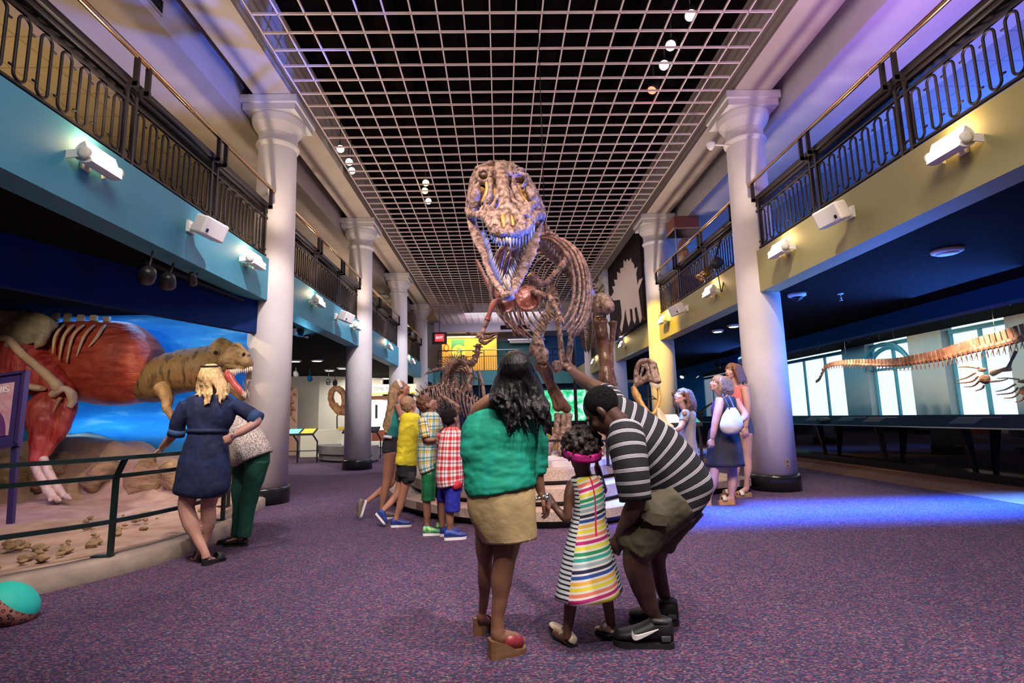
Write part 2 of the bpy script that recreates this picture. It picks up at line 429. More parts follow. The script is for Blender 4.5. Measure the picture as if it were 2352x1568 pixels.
# columns
def column(x, k, label, paint):
    y = Y1+k*BAY
    t = thing('column', label, 'column', (x, y, 0), 'white columns along the hall')
    MB().lathe([(.375, 0), (.375, .22), (.36, .25), (.34, .25)], (x, y, 0), 40).build('base', MT['base_black'], t)
    MB().lathe([(.335, .24), (.333, 2.5), (.30, 5.75), (.30, 5.78)], (x, y, 0), 40).build('shaft', MT[paint], t)
    c = MB().lathe([(.30, 5.75), (.335, 5.79), (.345, 5.815), (.335, 5.84), (.305, 5.87), (.305, 6.0), (.33, 6.05), (.395, 6.14), (.425, 6.24), (.425, 6.27)], (x, y, 0), 40)
    c.box((x, y, 6.335), (.85, .85, .12), bevel=.008); c.box((x, y, 6.46), (.92, .92, .14), bevel=.015)
    cp = c.build('capital', MT[paint], t, smooth=False)
    return t
nm = ['nearest', 'second', 'third', 'fourth']
wl = ['behind the blonde woman in navy', 'beside the long low grey bench and teal balcony', 'behind the teenage girl with the headband', 'under the far end of the teal balcony']
wr = ['behind the tall woman in coral with the power outlet', 'yellow-lit beside the toothed skull on a stand', 'behind the brown legs of the big skeleton', 'at the far end of the olive balcony']
for k in range(4):
    column(XL, k, 'white round column %s' % wl[k], 'plaster'); column(XR, k, 'round column %s' % wr[k], 'plaster')

# ------------------------------------------------------------------ balcony railings
_L = .54
def loop_mesh():
    p = []; w = .052; h = _L/2-w
    for k in range(9): a = PI*k/8; p.append((0, w*math.cos(a), h+w*math.sin(a)))
    for k in range(9): a = PI+PI*k/8; p.append((0, w*math.cos(a), -h+w*math.sin(a)))
    b = MB().tube(p, .0125, 6, closed=True, up=V((1, 0, 0)))
    b.bar((0, w, .18), (0, .095, .18), .014); b.bar((0, -w, -.18), (0, -.095, -.18), .014)
    o = b.build('loop_baluster', MT['iron'], origin=(0, 0, 0)); return o
LOOP = loop_mesh(); C.objects.unlink(LOOP)
def railing(x, c0, c1, label, sgn, y_from=None):
    "sgn: +1 when the hall lies towards +x"
    ya = y_from if y_from is not None else c0+.36; yb = c1-.30
    t = thing('balcony_railing', label, 'railing', (x, (ya+yb)/2, 3.79), 'iron balcony railings with brass handrails')
    pairs = [q for q in (c1-.33, c1-1.91, c1-3.49, c1-5.06) if q > ya-.1]
    xb = x+sgn*.09
    MB().tube([(xb, ya, 4.915), (xb, yb, 4.915)], .03, 12).build('brass_handrail', MT['brass'], t)['label'] = 'shiny brass handrail'
    MB().box((x-sgn*.06, (ya+yb)/2, 4.66), (.20, yb-ya, .07), bevel=.01).box((x-sgn*.06, (ya+yb)/2, 4.60), (.13, yb-ya, .06)).build('cap_rail', MT['iron'], t)
    MB().box((x, (ya+yb)/2, 4.455), (.035, yb-ya, .022)).build('upper_bar', MT['iron'], t, smooth=False)
    MB().box((x, (ya+yb)/2, 3.85), (.035, yb-ya, .022)).build('lower_bar', MT['iron'], t, smooth=False)
    for q in pairs:
        for e in (-.065, .065):
            MB().box((x, q+e, 4.22), (.04, .035, .86)).build('post', MT['iron'], t, smooth=False)
        for e in (-.075, .10):
            b = MB(); b.box((xb, q+e, 4.74), (.05, .03, .31)); b.box((x, q+e, 4.61), (.14+.1, .03, .05)); b.build('rail_bracket', MT['iron'], t, smooth=False)
        for z in (3.90, 4.51):
            b = MB(); b.tube([(x, q+.05*math.cos(2*PI*k/14), z+.05*math.sin(2*PI*k/14)) for k in range(14)], .012, 6, closed=True, up=V((1, 0, 0)))
            b.build('ring_ornament', MT['iron'], t)
    ends = sorted(pairs)
    spans = [(ends[i]+.065, ends[i+1]-.065) for i in range(len(ends)-1)]
    if ends[0]-ya > .3: spans.append((ya, ends[0]-.065))
    if yb-ends[-1] > .3: spans.append((ends[-1]+.065, yb))
    for a, b_ in spans:
        n = max(1, round((b_-a)/.195)); st = (b_-a)/n
        for k in range(n):
            o = LOOP.copy(); C.objects.link(o); o.parent = t; o.location = (0, a+st*(k+.5)-(ya+yb)/2, 4.152-3.79)
    return t
for k in range(4):
    c0, c1 = Y1+(k-1)*BAY, Y1+k*BAY
    railing(FL-.06, c0, c1, ['iron loop railing above the teal wall at the near end of the left balcony', 'iron loop railing above teal wall between the two nearest white columns', 'iron railing above teal wall over the teenage girl with headband', 'short-looking iron railing at the far end of the teal balcony'][k], 1, 2.6 if k == 0 else None)
    if k != 2:
        railing(FR+.06, c0, c1, ['iron loop railing on the olive balcony with blue-lit ceiling behind, nearest section', 'iron railing on the olive balcony crossed by the hanging brass theatre spotlight', '', 'dark iron railing on the far olive balcony behind the big skeleton'][k], -1, 2.6 if k == 0 else None)

# ------------------------------------------------------------------ fascia fixtures
def uplight(sgn, name='wall_uplight'):
    t = thing(name, 'x', 'light', (0, 0, 0), 'white uplights on the balcony walls')
    ax = V((0, 1, 0)); b = MB()
    # half-round housing with a flat lamp face tilted up and outwards
    prof = [(math.cos(PI+PI*k/14)*.10, math.sin(PI+PI*k/14)*.125) for k in range(15)]
    tl, out = -1.18, .17
    poly = [V((sgn*(out + p[0]*math.cos(tl) - p[1]*math.sin(tl)), -.18, p[0]*math.sin(tl)+p[1]*math.cos(tl)+.04)) for p in prof]
    b.prism(poly, (0, .36, 0)); b.build('lamp_housing', MT['white_paint'], t, smooth=False)
    a0, a1 = poly[0], poly[-1]; n = V((-sgn*math.sin(tl), 0, math.cos(tl)))*.005
    MB().prism([a0+n+V((0, .012, 0)), a1+n+V((0, .012, 0)), a1+n+V((0, .348, 0)), a0+n+V((0, .348, 0))], n).build('lamp_glass', MT['glow_white'], t, smooth=False)
    w = MB(); w.box((sgn*.012, 0, .0), (.024, .10, .10), bevel=.005); w.bar((sgn*.01, 0, .0), (sgn*.10, 0, .01), .05, .03)
    w.build('wall_bracket', MT['white_paint'], t, smooth=False)
    for e in (-.195, .195): MB().lathe([(.055, -.012), (.055, .012), (.02, .016)], (sgn*(out-.02), e, .015), 16, (0, 1 if e > 0 else -1, 0)).build('pivot_disc', MT['cream_wall'] if 'cream_wall' in MT else MT['white_paint'], t)
    for e in (-.2, .2): MB().bar((sgn*.005, e, .0), (sgn*(out-.02), e, .015), .012, .07).build('yoke_arm', MT['white_paint'], t, smooth=False)
    return t
def speaker(sgn):
    t = thing('wall_speaker', 'x', 'speaker', (0, 0, 0), 'white box speakers on the balcony walls')
    R = Matrix.Rotation(sgn*.35, 3, 'Y') @ Matrix.Rotation(-sgn*.35, 3, 'Z')
    MB().box((sgn*.24, 0, 0), (.20, .32, .22), R, bevel=.02).build('cabinet', MT['white_paint'], t, smooth=False)
    MB().box(V((sgn*.24, 0, 0)) + R @ V((sgn*.10, -.10, -.05)), (.012, .03, .04), R).build('badge', MT['base_black'], t, smooth=False)
    MB().bar((0, 0, .02), (sgn*.17, 0, .0), .1, .06).box((sgn*.015, 0, .02), (.03, .14, .14)).build('wall_bracket', MT['white_paint'], t, smooth=False)
    return t
UL, UR, SL, SR = uplight(1), uplight(-1), speaker(1), speaker(-1)
us = [(UL, FL, 4.5, 'white uplight on the teal balcony wall, nearest the viewer above the diorama'), (UL, FL, 7.5, 'white uplight on the teal wall just before the column by the blonde woman'),
      (UL, FL, 10.2, 'white uplight on the teal wall just past the column by the blonde woman'), (UL, FL, 13.0, 'small white uplight on teal wall just before the second white column'),
      (UL, FL, 16.9, 'distant white uplight on teal wall past the second column'), (UL, FL, 21.4, 'farther white uplight on the teal balcony wall'),
      (UR, FR, 4.4, 'white uplight on the olive balcony wall, nearest the viewer'), (UR, FR, 7.35, 'white uplight on the olive wall just before the column by the coral tank top'),
      (UR, FR, 9.95, 'white uplight on the olive wall below the hanging brass spotlight'), (UR, FR, 12.95, 'white uplight on the yellow-green wall beside the yellow-lit column'),
      (UR, FR, 17.5, 'small white uplight under the spiky animal silhouette'), (UR, FR, 23.0, 'far white uplight on the olive wall behind the big skeleton leg')]
done = set()
for P, x, y, l in us:
    if id(P) in done: dup(P, (x, y, 3.50), l)
    else: P.location = (x, y, 3.50); P['label'] = l; done.add(id(P))
    sg = 1 if P is UL else -1
    lamp('SPOT', (x+sg*.16, y, 3.68), 95, (1, .80, .66), (x+sg*1.1, y, 6.5), .05, 125, .6)
    lamp('POINT', (x+sg*.10, y, 3.70), 6.0, (1, .64, .30), None, .05)
for P, x, y, l in [(SL, FL, 6.1, 'white box speaker on the nearest stretch of teal wall'), (SL, FL, 11.7, 'white box speaker on the teal wall between the two nearest columns'),
                   (SR, FR, 5.95, 'cream box speaker on the nearest stretch of olive wall'), (SR, FR, 11.55, 'cream box speaker on the yellow-green wall under the hanging spotlight')]:
    if id(P) in done: dup(P, (x, y, 3.5), l)
    else: P.location = (x, y, 3.5); P['label'] = l; done.add(id(P))
# ================================================================== right-hand gallery: windows, glass, reading rail
mat('gallery_wall', (.36, .44, .46), .7, c2=(.22, .36, .42), ns=.8)
mat('teal_metal', (.06, .36, .50), .4)
mat('rail_graphic', (.010, .020, .065), .6, c2=(.012, .035, .10), ns=.6, spec=.2)
mat('text_white', (.75, .78, .82), .5)
mat('egg', (.12, .30, .25), .4, c2=(.35, .42, .25), ns=20)
def glass(name, tint, refl=1.0):
    m, nt, b = new_mat(name); nt.nodes.remove(b)
    out = [n for n in nt.nodes if n.type == 'OUTPUT_MATERIAL'][0]
    tr = nd(nt, 'ShaderNodeBsdfTransparent'); tr.inputs[0].default_value = (*tint, 1)
    gl = nd(nt, 'ShaderNodeBsdfGlossy'); gl.inputs['Roughness'].default_value = .01
    lw = nd(nt, 'ShaderNodeLayerWeight'); lw.inputs[0].default_value = .5
    fr5 = math_n(nt, 'MULTIPLY_ADD', math_n(nt, 'POWER', lw.outputs['Facing'], 5), .95); fr5.node.inputs[2].default_value = .045
    mx = nd(nt, 'ShaderNodeMixShader'); lk(nt, math_n(nt, 'MULTIPLY', fr5, refl), mx.inputs[0]); lk(nt, tr.outputs[0], mx.inputs[1]); lk(nt, gl.outputs[0], mx.inputs[2]); lk(nt, mx.outputs[0], out.inputs[0])
    return m
glass('glass', (.95, .985, .985), .35)
mat('black_gloss', (.006, .007, .010), .03)
GXW = 11.0
ops = [(5.2, 6.6), (8.2, 9.5), (11.2, 12.9), (14.0, 15.7), (16.8, 20.6), (24.0, 29.2)]
lo = -5
for i, (a, b) in enumerate(ops+[(36, 36)]):
    sbox('wall_window_%d' % (i+1), (GXW, lo, 0), (GXW+.3, a, 3.2), 'gallery_wall'); lo = b
for i, (a, b) in enumerate(ops):
    w = MB(); x = GXW+.22
    for y in (a+.03, b-.03): w.box((x, y, 1.75), (.08, .06, 2.7))
    n = max(2, round((b-a)/1.2))
    for k in range(1, n): w.box((x, a+(b-a)*k/n, 1.75), (.06, .07, 2.7))
    w.box((x, (a+b)/2, .42), (.12, b-a, .12)); w.box((x, (a+b)/2, 3.06), (.12, b-a, .1))
    if i == 3:   # arched head
        c = (a+b)/2; r = (b-a)/2-.08
        pts = [(x-.16, c+r*math.cos(PI*k/16), 2.35+r*.75*math.sin(PI*k/16)) for k in range(17)]
        w.tube(pts, .06, 6); w.tube([(p[0]-.12, c+(p[1]-c)*1.15, 2.35+(p[2]-2.35)*1.2) for p in pts], .05, 6)
        w.box((x, (a+b)/2, 2.35), (.1, b-a, .07))
    struct(w.build('window_%d' % (i+1), MT['teal_metal'], smooth=False))
    sbox('windowsill_%d' % (i+1), (GXW, a, 0), (GXW+.5, b, .36), 'gallery_wall')
sbox('trim_5', (7.9, -5, 2.82), (8.2, 29, 3.13), 'blue_paint')
sbox('wall_low_glass', (8.02, -5, .12), (8.06, 29, .92), 'black_gloss')
sbox('trim_6', (7.82, -5, 0), (8.15, 29, .14), 'base_black')
sbox('floor_outside_blue', (6.45, -5, 0), (7.82, 27, .004), 'carpet_outside_blue')  # same carpet beyond the blue light, its tan look painted as a strip
for k in range(5):
    sbox('window_pane_%d' % (k+1), (8.035, -1+6*k, .92), (8.045, 5+6*k-.02, 2.82), 'glass')
def reading_rail():
    y0_, y1_ = 1.5, 23
    t = thing('reading_rail', 'long sloping dark blue reading rail in front of the bright windows', 'railing', (7.7, 12, 0))
    MB().prism([(7.50, y0_, .895), (7.86, y0_, 1.085), (7.86, y0_, 1.06), (7.50, y0_, .87)], (0, y1_-y0_, 0)).build('graphic_panel', MT['rail_graphic'], t, smooth=False)
    MB().box((7.49, (y0_+y1_)/2, .878), (.03, y1_-y0_, .02)).build('metal_edge', MT['steel'], t, smooth=False)
    for y in [2.7+2.06*k for k in range(9)]:
        MB().prism([(7.66, y-.03, .94), (7.82, y-.03, 1.03), (7.88, y-.03, .14), (7.83, y-.03, .14)], (0, .06, 0)).build('support_fin', MT['base_black'], t, smooth=False)
    n = V((-.19, 0, .36)).normalized(); up = V((.36, 0, .19)).normalized()
    def on(y, s_): return V((7.50, y, .895)) + up*s_ + n*.002
    for y, rows in ((9.0, 8), (11.2, 7), (12.1, 6), (13.4, 6), (15.5, 5), (6.6, 7)):
        tx = MB()
        for r_ in range(rows):
            p = on(y, .31-.028*r_); w_ = .5 if r_ else .8
            tx.bar(p+V((0, 0, 0)), p+V((0, -w_, 0)), .007 if r_ else .014, .001, n)
        o = tx.build('caption_lines', MT['text_white'], t, smooth=False); o['kind'] = 'stuff'
    MB().ball(on(12.6, .2), (.10, .2, .05), n=16).build('picture_of_egg', MT['egg'], t)
    return t
reading_rail()

# ------------------------------------------------------------------ far end of the hall
mat('lavender', (.50, .46, .52), .7)
mat('teal_wall', (.06, .26, .26), .7); mat('deep_blue', (.015, .10, .28), .7)
mat('dark_panel', (.030, .020, .016), .9, spec=.1)
sbox('wall_far', (-16, 32, 0), (16, 32.3, 7.8), 'lavender')
sbox('trim_7', (-3.6, 29.3, 5.95), (4.3, 29.7, 7.6), 'lavender')
sbox('wall_far_teal', (-1.3, 31.7, 3.79), (2.2, 31.9, 5.75), 'teal_wall')
sbox('wall_far_blue', (2.2, 31.6, 3.79), (9.5, 31.8, 6.0), 'deep_blue')
sbox('wall_far_lower', (-10, 31.7, 0), (10, 31.9, 3.1), 'deep_blue')
sbox('wall_fascia_far', (-3.6, 29.3, 3.0), (4.3, 29.6, 3.79), 'teal_wall')
sbox('ceiling_under_far', (-3.6, 29.6, 3.05), (4.3, 31.7, 3.79), 'black_paint')
def far_rail():
    t = thing('balcony_railing', 'plain dark railing along the far end balcony', 'railing', (.5, 29.4, 3.79))
    MB().tube([(-3.4, 29.4, 4.95), (4.1, 29.4, 4.95)], .03, 8).build('handrail', MT['steel'], t)
    b = MB(); b.tube([(-3.4, 29.4, 4.6), (4.1, 29.4, 4.6)], .02, 6); b.build('middle_rail', MT['iron'], t)
    for k in range(60):
        MB().tube([(-3.4+7.5*k/59, 29.4, 3.79), (-3.4+7.5*k/59, 29.4, 4.6 if k % 10 else 4.95)], .012 if k % 10 else .025, 5).build('baluster', MT['iron'], t)
far_rail()
mat('exit_red', (.6, .01, .01), .4, emis=(1, .02, .03), es=2.2); mat('exit_text', (1, .5, .45), .4, emis=(1, .35, .3), es=5)
RX90 = Matrix.Rotation(PI/2, 3, 'X')
e = thing('exit_sign', 'glowing red exit sign hanging at the far left end', 'sign', (-3.05, 27, 5.15))
MB().box((-3.05, 27, 5.32), (.46, .06, .36), bevel=.01).build('sign_box', MT['exit_red'], e, smooth=False)
MB().box((-3.05, 27.06, 5.3), (.75, .05, .62)).build('back_panel', MT['dark_metal'], e, smooth=False)
MB().tube([(-3.05, 27.06, 5.6), (-3.05, 27.06, 7.6)], .015, 6).build('hanging_rod', MT['iron'], e)
text_obj('lettering', 'EXIT', .17, MT['exit_text'], (-3.05, 26.965, 5.32), RX90, e)
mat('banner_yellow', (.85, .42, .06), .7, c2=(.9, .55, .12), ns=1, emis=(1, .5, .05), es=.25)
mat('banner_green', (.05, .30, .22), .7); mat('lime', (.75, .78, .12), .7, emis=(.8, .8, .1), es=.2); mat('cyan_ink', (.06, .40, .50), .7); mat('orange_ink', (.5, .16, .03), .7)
bn = thing('banner', 'yellow and green banner lit from above at the far end', 'banner', (-1.9, 30.0, 3.8))
MB().box((-1.7, 30.05, 4.83), (3.1, .03, 1.9)).build('yellow_cloth', MT['banner_yellow'], bn, smooth=False)
MB().box((-2.35, 30.02, 4.85), (.72, .02, 1.6)).build('green_panel', MT['banner_green'], bn, smooth=False)
MB().lathe([(.40, 0), (.40, .012)], (-2.3, 30.0, 4.95), 32, (0, -1, 0)).build('round_emblem', MT['lime'], bn, smooth=False)
text_obj('lettering', 'Di', .36, MT['cyan_ink'], (-2.25, 29.97, 5.02), RX90, bn)
rg = MB(); rg.tube([(-3.0+.13*math.cos(k*PI/6), 30.02, 5.2+.2*math.sin(k*PI/6)) for k in range(12)], .03, 6, closed=True, up=V((0, 1, 0))); rg.build('ring_motif', MT['orange_ink'], bn)
for x in (-3.1, -.3): MB().tube([(x, 30.09, 3.80), (x, 30.09, 5.8)], .02, 6).build('support_pole', MT['iron'], bn)
MB().box((-1.7, 29.9, 5.78), (3.2, .12, .1)).build('light_bar', MT['white_paint'], bn, smooth=False)
lamp('AREA', (-1.7, 29.6, 5.75), 45, (1, .65, .2), (-1.7, 30.1, 4.6), 3, sy=.2)
vg = thing('vent_grille', 'two-part dark vent grille high on the far wall', 'vent', (.9, 29.28, 5.9))
MB().box((.9, 29.27, 6.02+.15), (1.75, .03, .32)).build('frame', MT['lavender'], vg, smooth=False)
for k in (-.43, .43): MB().box((.9+k, 29.25, 6.17), (.78, .02, .24)).build('grille', MT['black_paint'], vg, smooth=False)
lt = thing('strip_light', 'white strip light fixture under the far bulkhead', 'light', (1.6, 31.0, 5.55))
MB().box((1.6, 31.0, 5.62), (2.0, .2, .22), bevel=.03).build('diffuser', MT['white_paint'], lt, smooth=False)
MB().box((1.6, 31.35, 5.72), (2.2, .9, .08)).build('mount', MT['steel'], lt, smooth=False)
# green video screen
def screen_mat():
    m, nt, b = new_mat('screen'); b.inputs['Roughness'].default_value = .4
    tc = nd(nt, 'ShaderNodeTexCoord'); n = nd(nt, 'ShaderNodeTexNoise'); n.inputs['Scale'].default_value = 2.2; n.inputs['Detail'].default_value = 8; n.inputs['Roughness'].default_value = .7
    lk(nt, tc.outputs['Object'], n.inputs['Vector'])
    c = ramp(nt, n.outputs['Fac'], [(.36, (.01, .28, .10)), (.48, (.03, .60, .22)), (.56, (.35, .8, .6)), (.64, (.8, .95, .95))], 'LINEAR')
    lk(nt, c, b.inputs['Base Color']); lk(nt, c, b.inputs['Emission Color']); b.inputs['Emission Strength'].default_value = 1.0
screen_mat()
sc_ = thing('video_screen', 'bright video screen showing green trees at the far end', 'screen', (2.6, 27, .9))
MB().box((2.7, 27.1, 1.75), (4.6, .08, 1.75)).build('frame', MT['dark_metal'], sc_, smooth=False)
MB().box((2.7, 27.05, 1.75), (4.4, .02, 1.55)).build('picture', MT['screen'], sc_, smooth=False)
MB().box((2.7, 27.3, .5), (4.6, .3, 1.0)).build('plinth', MT['dark_metal'], sc_, smooth=False)
wb = MB().box((9.4, 26.4, 1.65), (1.5, .1, 3.0)).build('blue_display_board', MT['blue_paint'], smooth=False)
tag(wb, 'tall plain blue display board behind the smiling girl in grey', 'board')
# dark panel with pale spiky animal silhouette, upper right wall
pn = tag(MB().box((4.06, 16.65, 5.14), (.08, 4.45, 2.70)).build('painted_panel', MT['dark_panel'], smooth=False), 'dark brown upper wall panel behind the pale spiky silhouette', 'panel')
mat('silhouette_cream', (.72, .55, .38), .7)
def silhouette():
    px = [(1398, 682), (1410, 690), (1424, 688), (1427, 710), (1428, 730), (1424, 752), (1428, 764), (1433, 735), (1436, 708), (1440, 735), (1444, 750), (1448, 735), (1446, 708), (1452, 710), (1454, 735), (1458, 744), (1460, 735), (1457, 708), (1462, 704), (1466, 725), (1470, 742), (1474, 730), (1470, 700), (1466, 668), (1472, 650), (1476, 638), (1468, 642), (1464, 655), (1461, 628), (1464, 612), (1457, 618), (1456, 606), (1450, 600), (1449, 592), (1444, 600), (1440, 594), (1437, 602), (1432, 596), (1432, 614), (1424, 616), (1425, 628), (1417, 624), (1418, 642), (1410, 642), (1413, 656), (1406, 658), (1410, 670), (1404, 680)]
    q = [at(max(x, 1402), y, X=4.004) for x, y in px]
    o = MB().prism(q, (.012, 0, 0)).build('animal_silhouette', MT['silhouette_cream'], smooth=False)
    tag(o, 'pale cut-out silhouette of a four-legged animal with a jagged back on dark panel', 'silhouette')
silhouette()

# ------------------------------------------------------------------ left gallery beyond the second bay
sbox('wall_gallery_1', (-14, 22.6, 0), (-7.6, 22.8, 3.13), 'cream_wall')
o = MB().prism([(-7.6, 22.6, 0), (-5.4, 24.6, 0), (-5.4, 24.8, 0), (-7.6, 22.8, 0)], (0, 0, 3.13)).build('wall_gallery_2', MT['cream_wall'], smooth=False); struct(o)
sg = thing('welcome_sign', 'pale yellow overhead sign band reading welcome to', 'sign', (-5.1, 23.2, 2.4))
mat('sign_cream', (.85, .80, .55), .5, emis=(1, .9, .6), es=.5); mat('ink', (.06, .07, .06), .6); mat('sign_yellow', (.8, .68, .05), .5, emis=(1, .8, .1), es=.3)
MB().box((-4.95, 23.3, 2.55), (2.6, .2, .40)).build('sign_board', MT['sign_cream'], sg, smooth=False)
MB().box((-4.95, 23.19, 2.36), (2.6, .02, .07)).build('lower_stripe', MT['sign_yellow'], sg, smooth=False)
text_obj('lettering', 'WELCOME TO', .21, MT['ink'], (-5.35, 23.19, 2.56), RX90, sg)
ca = thing('display_case', 'brightly lit glass display case with wooden frame under the welcome sign', 'case', (-5.2, 23.6, 0))
mat('red_wood', (.28, .07, .03), .4); mat('lit_white', (.9, .92, .95), .5, emis=(.85, .95, 1), es=1.6)
MB().box((-5.2, 24.0, 1.45), (1.7, .05, 1.3)).build('lit_back', MT['lit_white'], ca, smooth=False)
for x in (-6.05, -4.35): MB().box((x, 23.8, 1.2), (.1, .4, 2.2)).build('frame_post', MT['red_wood'], ca, smooth=False)
MB().box((-5.2, 23.8, .40), (1.8, .5, .8)).build('base', MT['red_wood'], ca, smooth=False)
MB().box((-5.2, 23.8, 2.2), (1.8, .5, .15)).build('top', MT['red_wood'], ca, smooth=False)
MB().box((-5.45, 23.7, 1.6), (.1, .06, .6)).build('dark_specimen', MT['dark_metal'], ca, smooth=False)
for i, (x, y, s_) in enumerate(((-4.45, 19.5, .55), (-4.0, 20.5, .5))):
    w = thing('block_seat', ['pale block stool seen right of the second white column', 'pale block stool partly hidden by the teenage girl'][i], 'seat', (x, y, 0), 'pale block stools')
    MB().box((x, y, .38), (.5, .45, .2), bevel=.02).build('seat', MT['cream_wall'], w, smooth=False); MB().box((x, y, .14), (.42, .4, .28)).build('plinth', MT['carpet_grey'], w, smooth=False)
# long curved bench platform
def gallery_bench():
    c = V((-3.6, 18.2, 0)); pts = []
    ang = [PI*(1.02+.46*k/14) for k in range(15)]
    def ring(r): return [c+V((r*math.cos(a), r*math.sin(a), 0)) for a in ang]
    t = thing('curved_platform', 'low grey curved platform behind the second white column', 'platform', (-4.8, 16.4, 0))
    def slab(r, z0, z1, m, n):
        P = ring(r)+ring(1.72)[::-1]
        MB().prism([p+V((0, 0, z0)) for p in P], (0, 0, z1-z0)).build(n, MT[m], t, smooth=False)
    slab(2.25, 0, .06, 'base_black', 'toe_kick'); slab(2.35, .06, .24, 'carpet_grey', 'lower_step'); slab(2.42, .24, .48, 'carpet_grey', 'upper_step')
gallery_bench()
def lectern(x, y, w, label, cols, rz=0):
    t = thing('reading_stand', label, 'stand', (x, y, 0), 'sloping reading stands in the left gallery')
    MB().prism([(x-w/2, y-.2, .86), (x-w/2, y+.2, 1.02), (x-w/2, y+.2, .98), (x-w/2, y-.2, .82)], (w, 0, 0)).build('sloping_top', MT['dark_metal'], t, smooth=False)
    n = len(cols)
    for k, c in enumerate(cols):
        xa = x-w/2+w*(k+.08)/n
        MB().prism([(xa, y-.16, .882), (xa, y+.17, 1.012), (xa, y+.17, 1.016), (xa, y-.16, .886)], (w*.84/n, 0, 0)).build('graphic', MT[c], t, smooth=False)
    for k in range(max(2, int(w/.42))):
        xx = x-w/2+.06+(w-.12)*k/(max(2, int(w/.42))-1)
        b = MB(); b.bar((xx, y-.12, .86), (xx+.10, y+.05, .62), .035); b.bar((xx+.10, y+.05, .64), (xx+.10, y+.05, 0), .035); b.build('leg', MT['dark_metal'], t, smooth=False)
    MB().box((x+.1, y+.05, .35), (w, .025, .025)).build('cross_bar', MT['dark_metal'], t, smooth=False)
mat('sheet_yellow', (.85, .6, .06), .5); mat('sheet_cyan', (.2, .7, .75), .5); mat('sheet_white', (.85, .86, .8), .5); mat('sheet_teal', (.03, .40, .33), .5)
lectern(-6.3, 16.6, 1.3, 'reading stand with blue and yellow sheets beside the nearest left column', ['sheet_white', 'sheet_cyan', 'sheet_yellow'])
lectern(-4.55, 17.7, 1.15, 'long dark reading stand with yellow sheet by the second column', ['dark_metal', 'dark_metal', 'dark_metal'])
tb = MB().box((-5.9, 19.6, .475), (2.2, 1.2, .95), bevel=.02).build('white_plinth', MT['cream_wall'], smooth=False)
tag(tb, 'broad pale plinth under the frilled skull on a rod', 'plinth')
MB().box((-5.3, 18.98, .98), (.8, .02, .1)).build('yellow_label', MT['sheet_yellow'], tb, smooth=False)

# ================================================================== diorama, left foreground
mat('sand', (.36, .24, .18), .95, c2=(.50, .36, .27), ns=4, bump=.9, bs=14)
mat('rock', (.20, .13, .075), .95, c2=(.46, .32, .17), ns=5, bump=1.2, bs=9, stretch=(1, 1, 2.6))
mat('curb_stone', (.34, .28, .22), .8, c2=(.24, .20, .16), ns=5, bump=.3, bs=18)
mat('rail_green', (.008, .022, .020), .35)
def sky_mat():
    m, nt, b = new_mat('mural_sky'); b.inputs['Roughness'].default_value = .8
    tc = nd(nt, 'ShaderNodeTexCoord'); mp = nd(nt, 'ShaderNodeMapping'); mp.inputs['Scale'].default_value = (.7, 1, 3.2); lk(nt, tc.outputs['Object'], mp.inputs[0])
    n = nd(nt, 'ShaderNodeTexNoise'); n.inputs['Scale'].default_value = 1.6; n.inputs['Detail'].default_value = 7; lk(nt, mp.outputs[0], n.inputs['Vector'])
    lk(nt, ramp(nt, n.outputs['Fac'], [(.45, (.008, .22, .62)), (.60, (.03, .33, .70)), (.72, (.35, .58, .80))], 'LINEAR'), b.inputs['Base Color'])
sky_mat()
sbox('wall_mural', (-14, 9.25, 0), (-3.72, 9.4, 3.13), 'mural_sky')
p0, p1 = V((-6.35, .8, 0)), V((-3.74, 8.3, 0)); nrm = V((-.945, .326, 0))*.12
struct(MB().prism([p0+V((0, 0, 2.6)), p1+V((0, 0, 2.6)), p1+V((0, 0, 3.13)), p0+V((0, 0, 3.13))], nrm).build('trim_8', MT['navy_paint'], smooth=False))
CURB = [(-5.6, 1.2), (-4.75, 2.4), (-4.05, 3.40), (-3.55, 4.10), (-3.18, 4.72), (-3.00, 5.30), (-2.98, 5.95), (-3.12, 6.6), (-3.35, 7.4), (-3.5, 8.2)]
cp_, _ = smooth_path([V((x, y, 0)) for x, y in CURB], [0]*len(CURB), 6)
def inset(P, d):
    o = []
    for i, p in enumerate(P):
        t = (P[min(i+1, len(P)-1)]-P[max(i-1, 0)]).normalized(); o.append(p+V((-t.y, t.x, 0))*d)
    return o
in1, in2 = inset(cp_, .05), inset(cp_, .22)
kb = MB(); kb.sheet([[p for p in cp_], [p+V((0, 0, .12)) for p in cp_], [p+V((0, 0, .145)) for p in in1], [p+V((0, 0, .145)) for p in in2], [p for p in in2]])
k_ = kb.build('diorama_curb', MT['curb_stone']); tag(k_, 'curved stone curb along the front of the dinosaur diorama', 'curb')
def ground():
    P = []
    for i in range(61):
        row = []; a = in2[min(i, len(in2)-1)] if i < len(in2) else None
        row = []
        f = i/60*(len(in2)-1); j = int(f); a = in2[j].lerp(in2[min(j+1, len(in2)-1)], f-j)
        b = V((-12+8.2*i/60, 9.2, 0)) if True else None
        for k in range(49):
            s_ = k/48; p = a.lerp(b, s_); p = V((p.x, p.y, 0))
            p.z = .13 + .06*math.sin(p.x*1.7)*s_ + .05*noise.noise(p*1.6)*min(1, s_*6) + .02*noise.noise(p*6)*min(1, s_*6)
            rk = max(0, (p.y-8.35)/.6); rk = min(1, rk)
            p.z += rk*(.62 + .33*max(0, min(1, (-p.x-5.2)/2.2)) + .10*noise.noise(p*3))
            row.append(p)
        P.append(row)
    return P
gr = MB().sheet(ground()).build('diorama_ground', MT['sand']); gr['kind'] = 'structure'
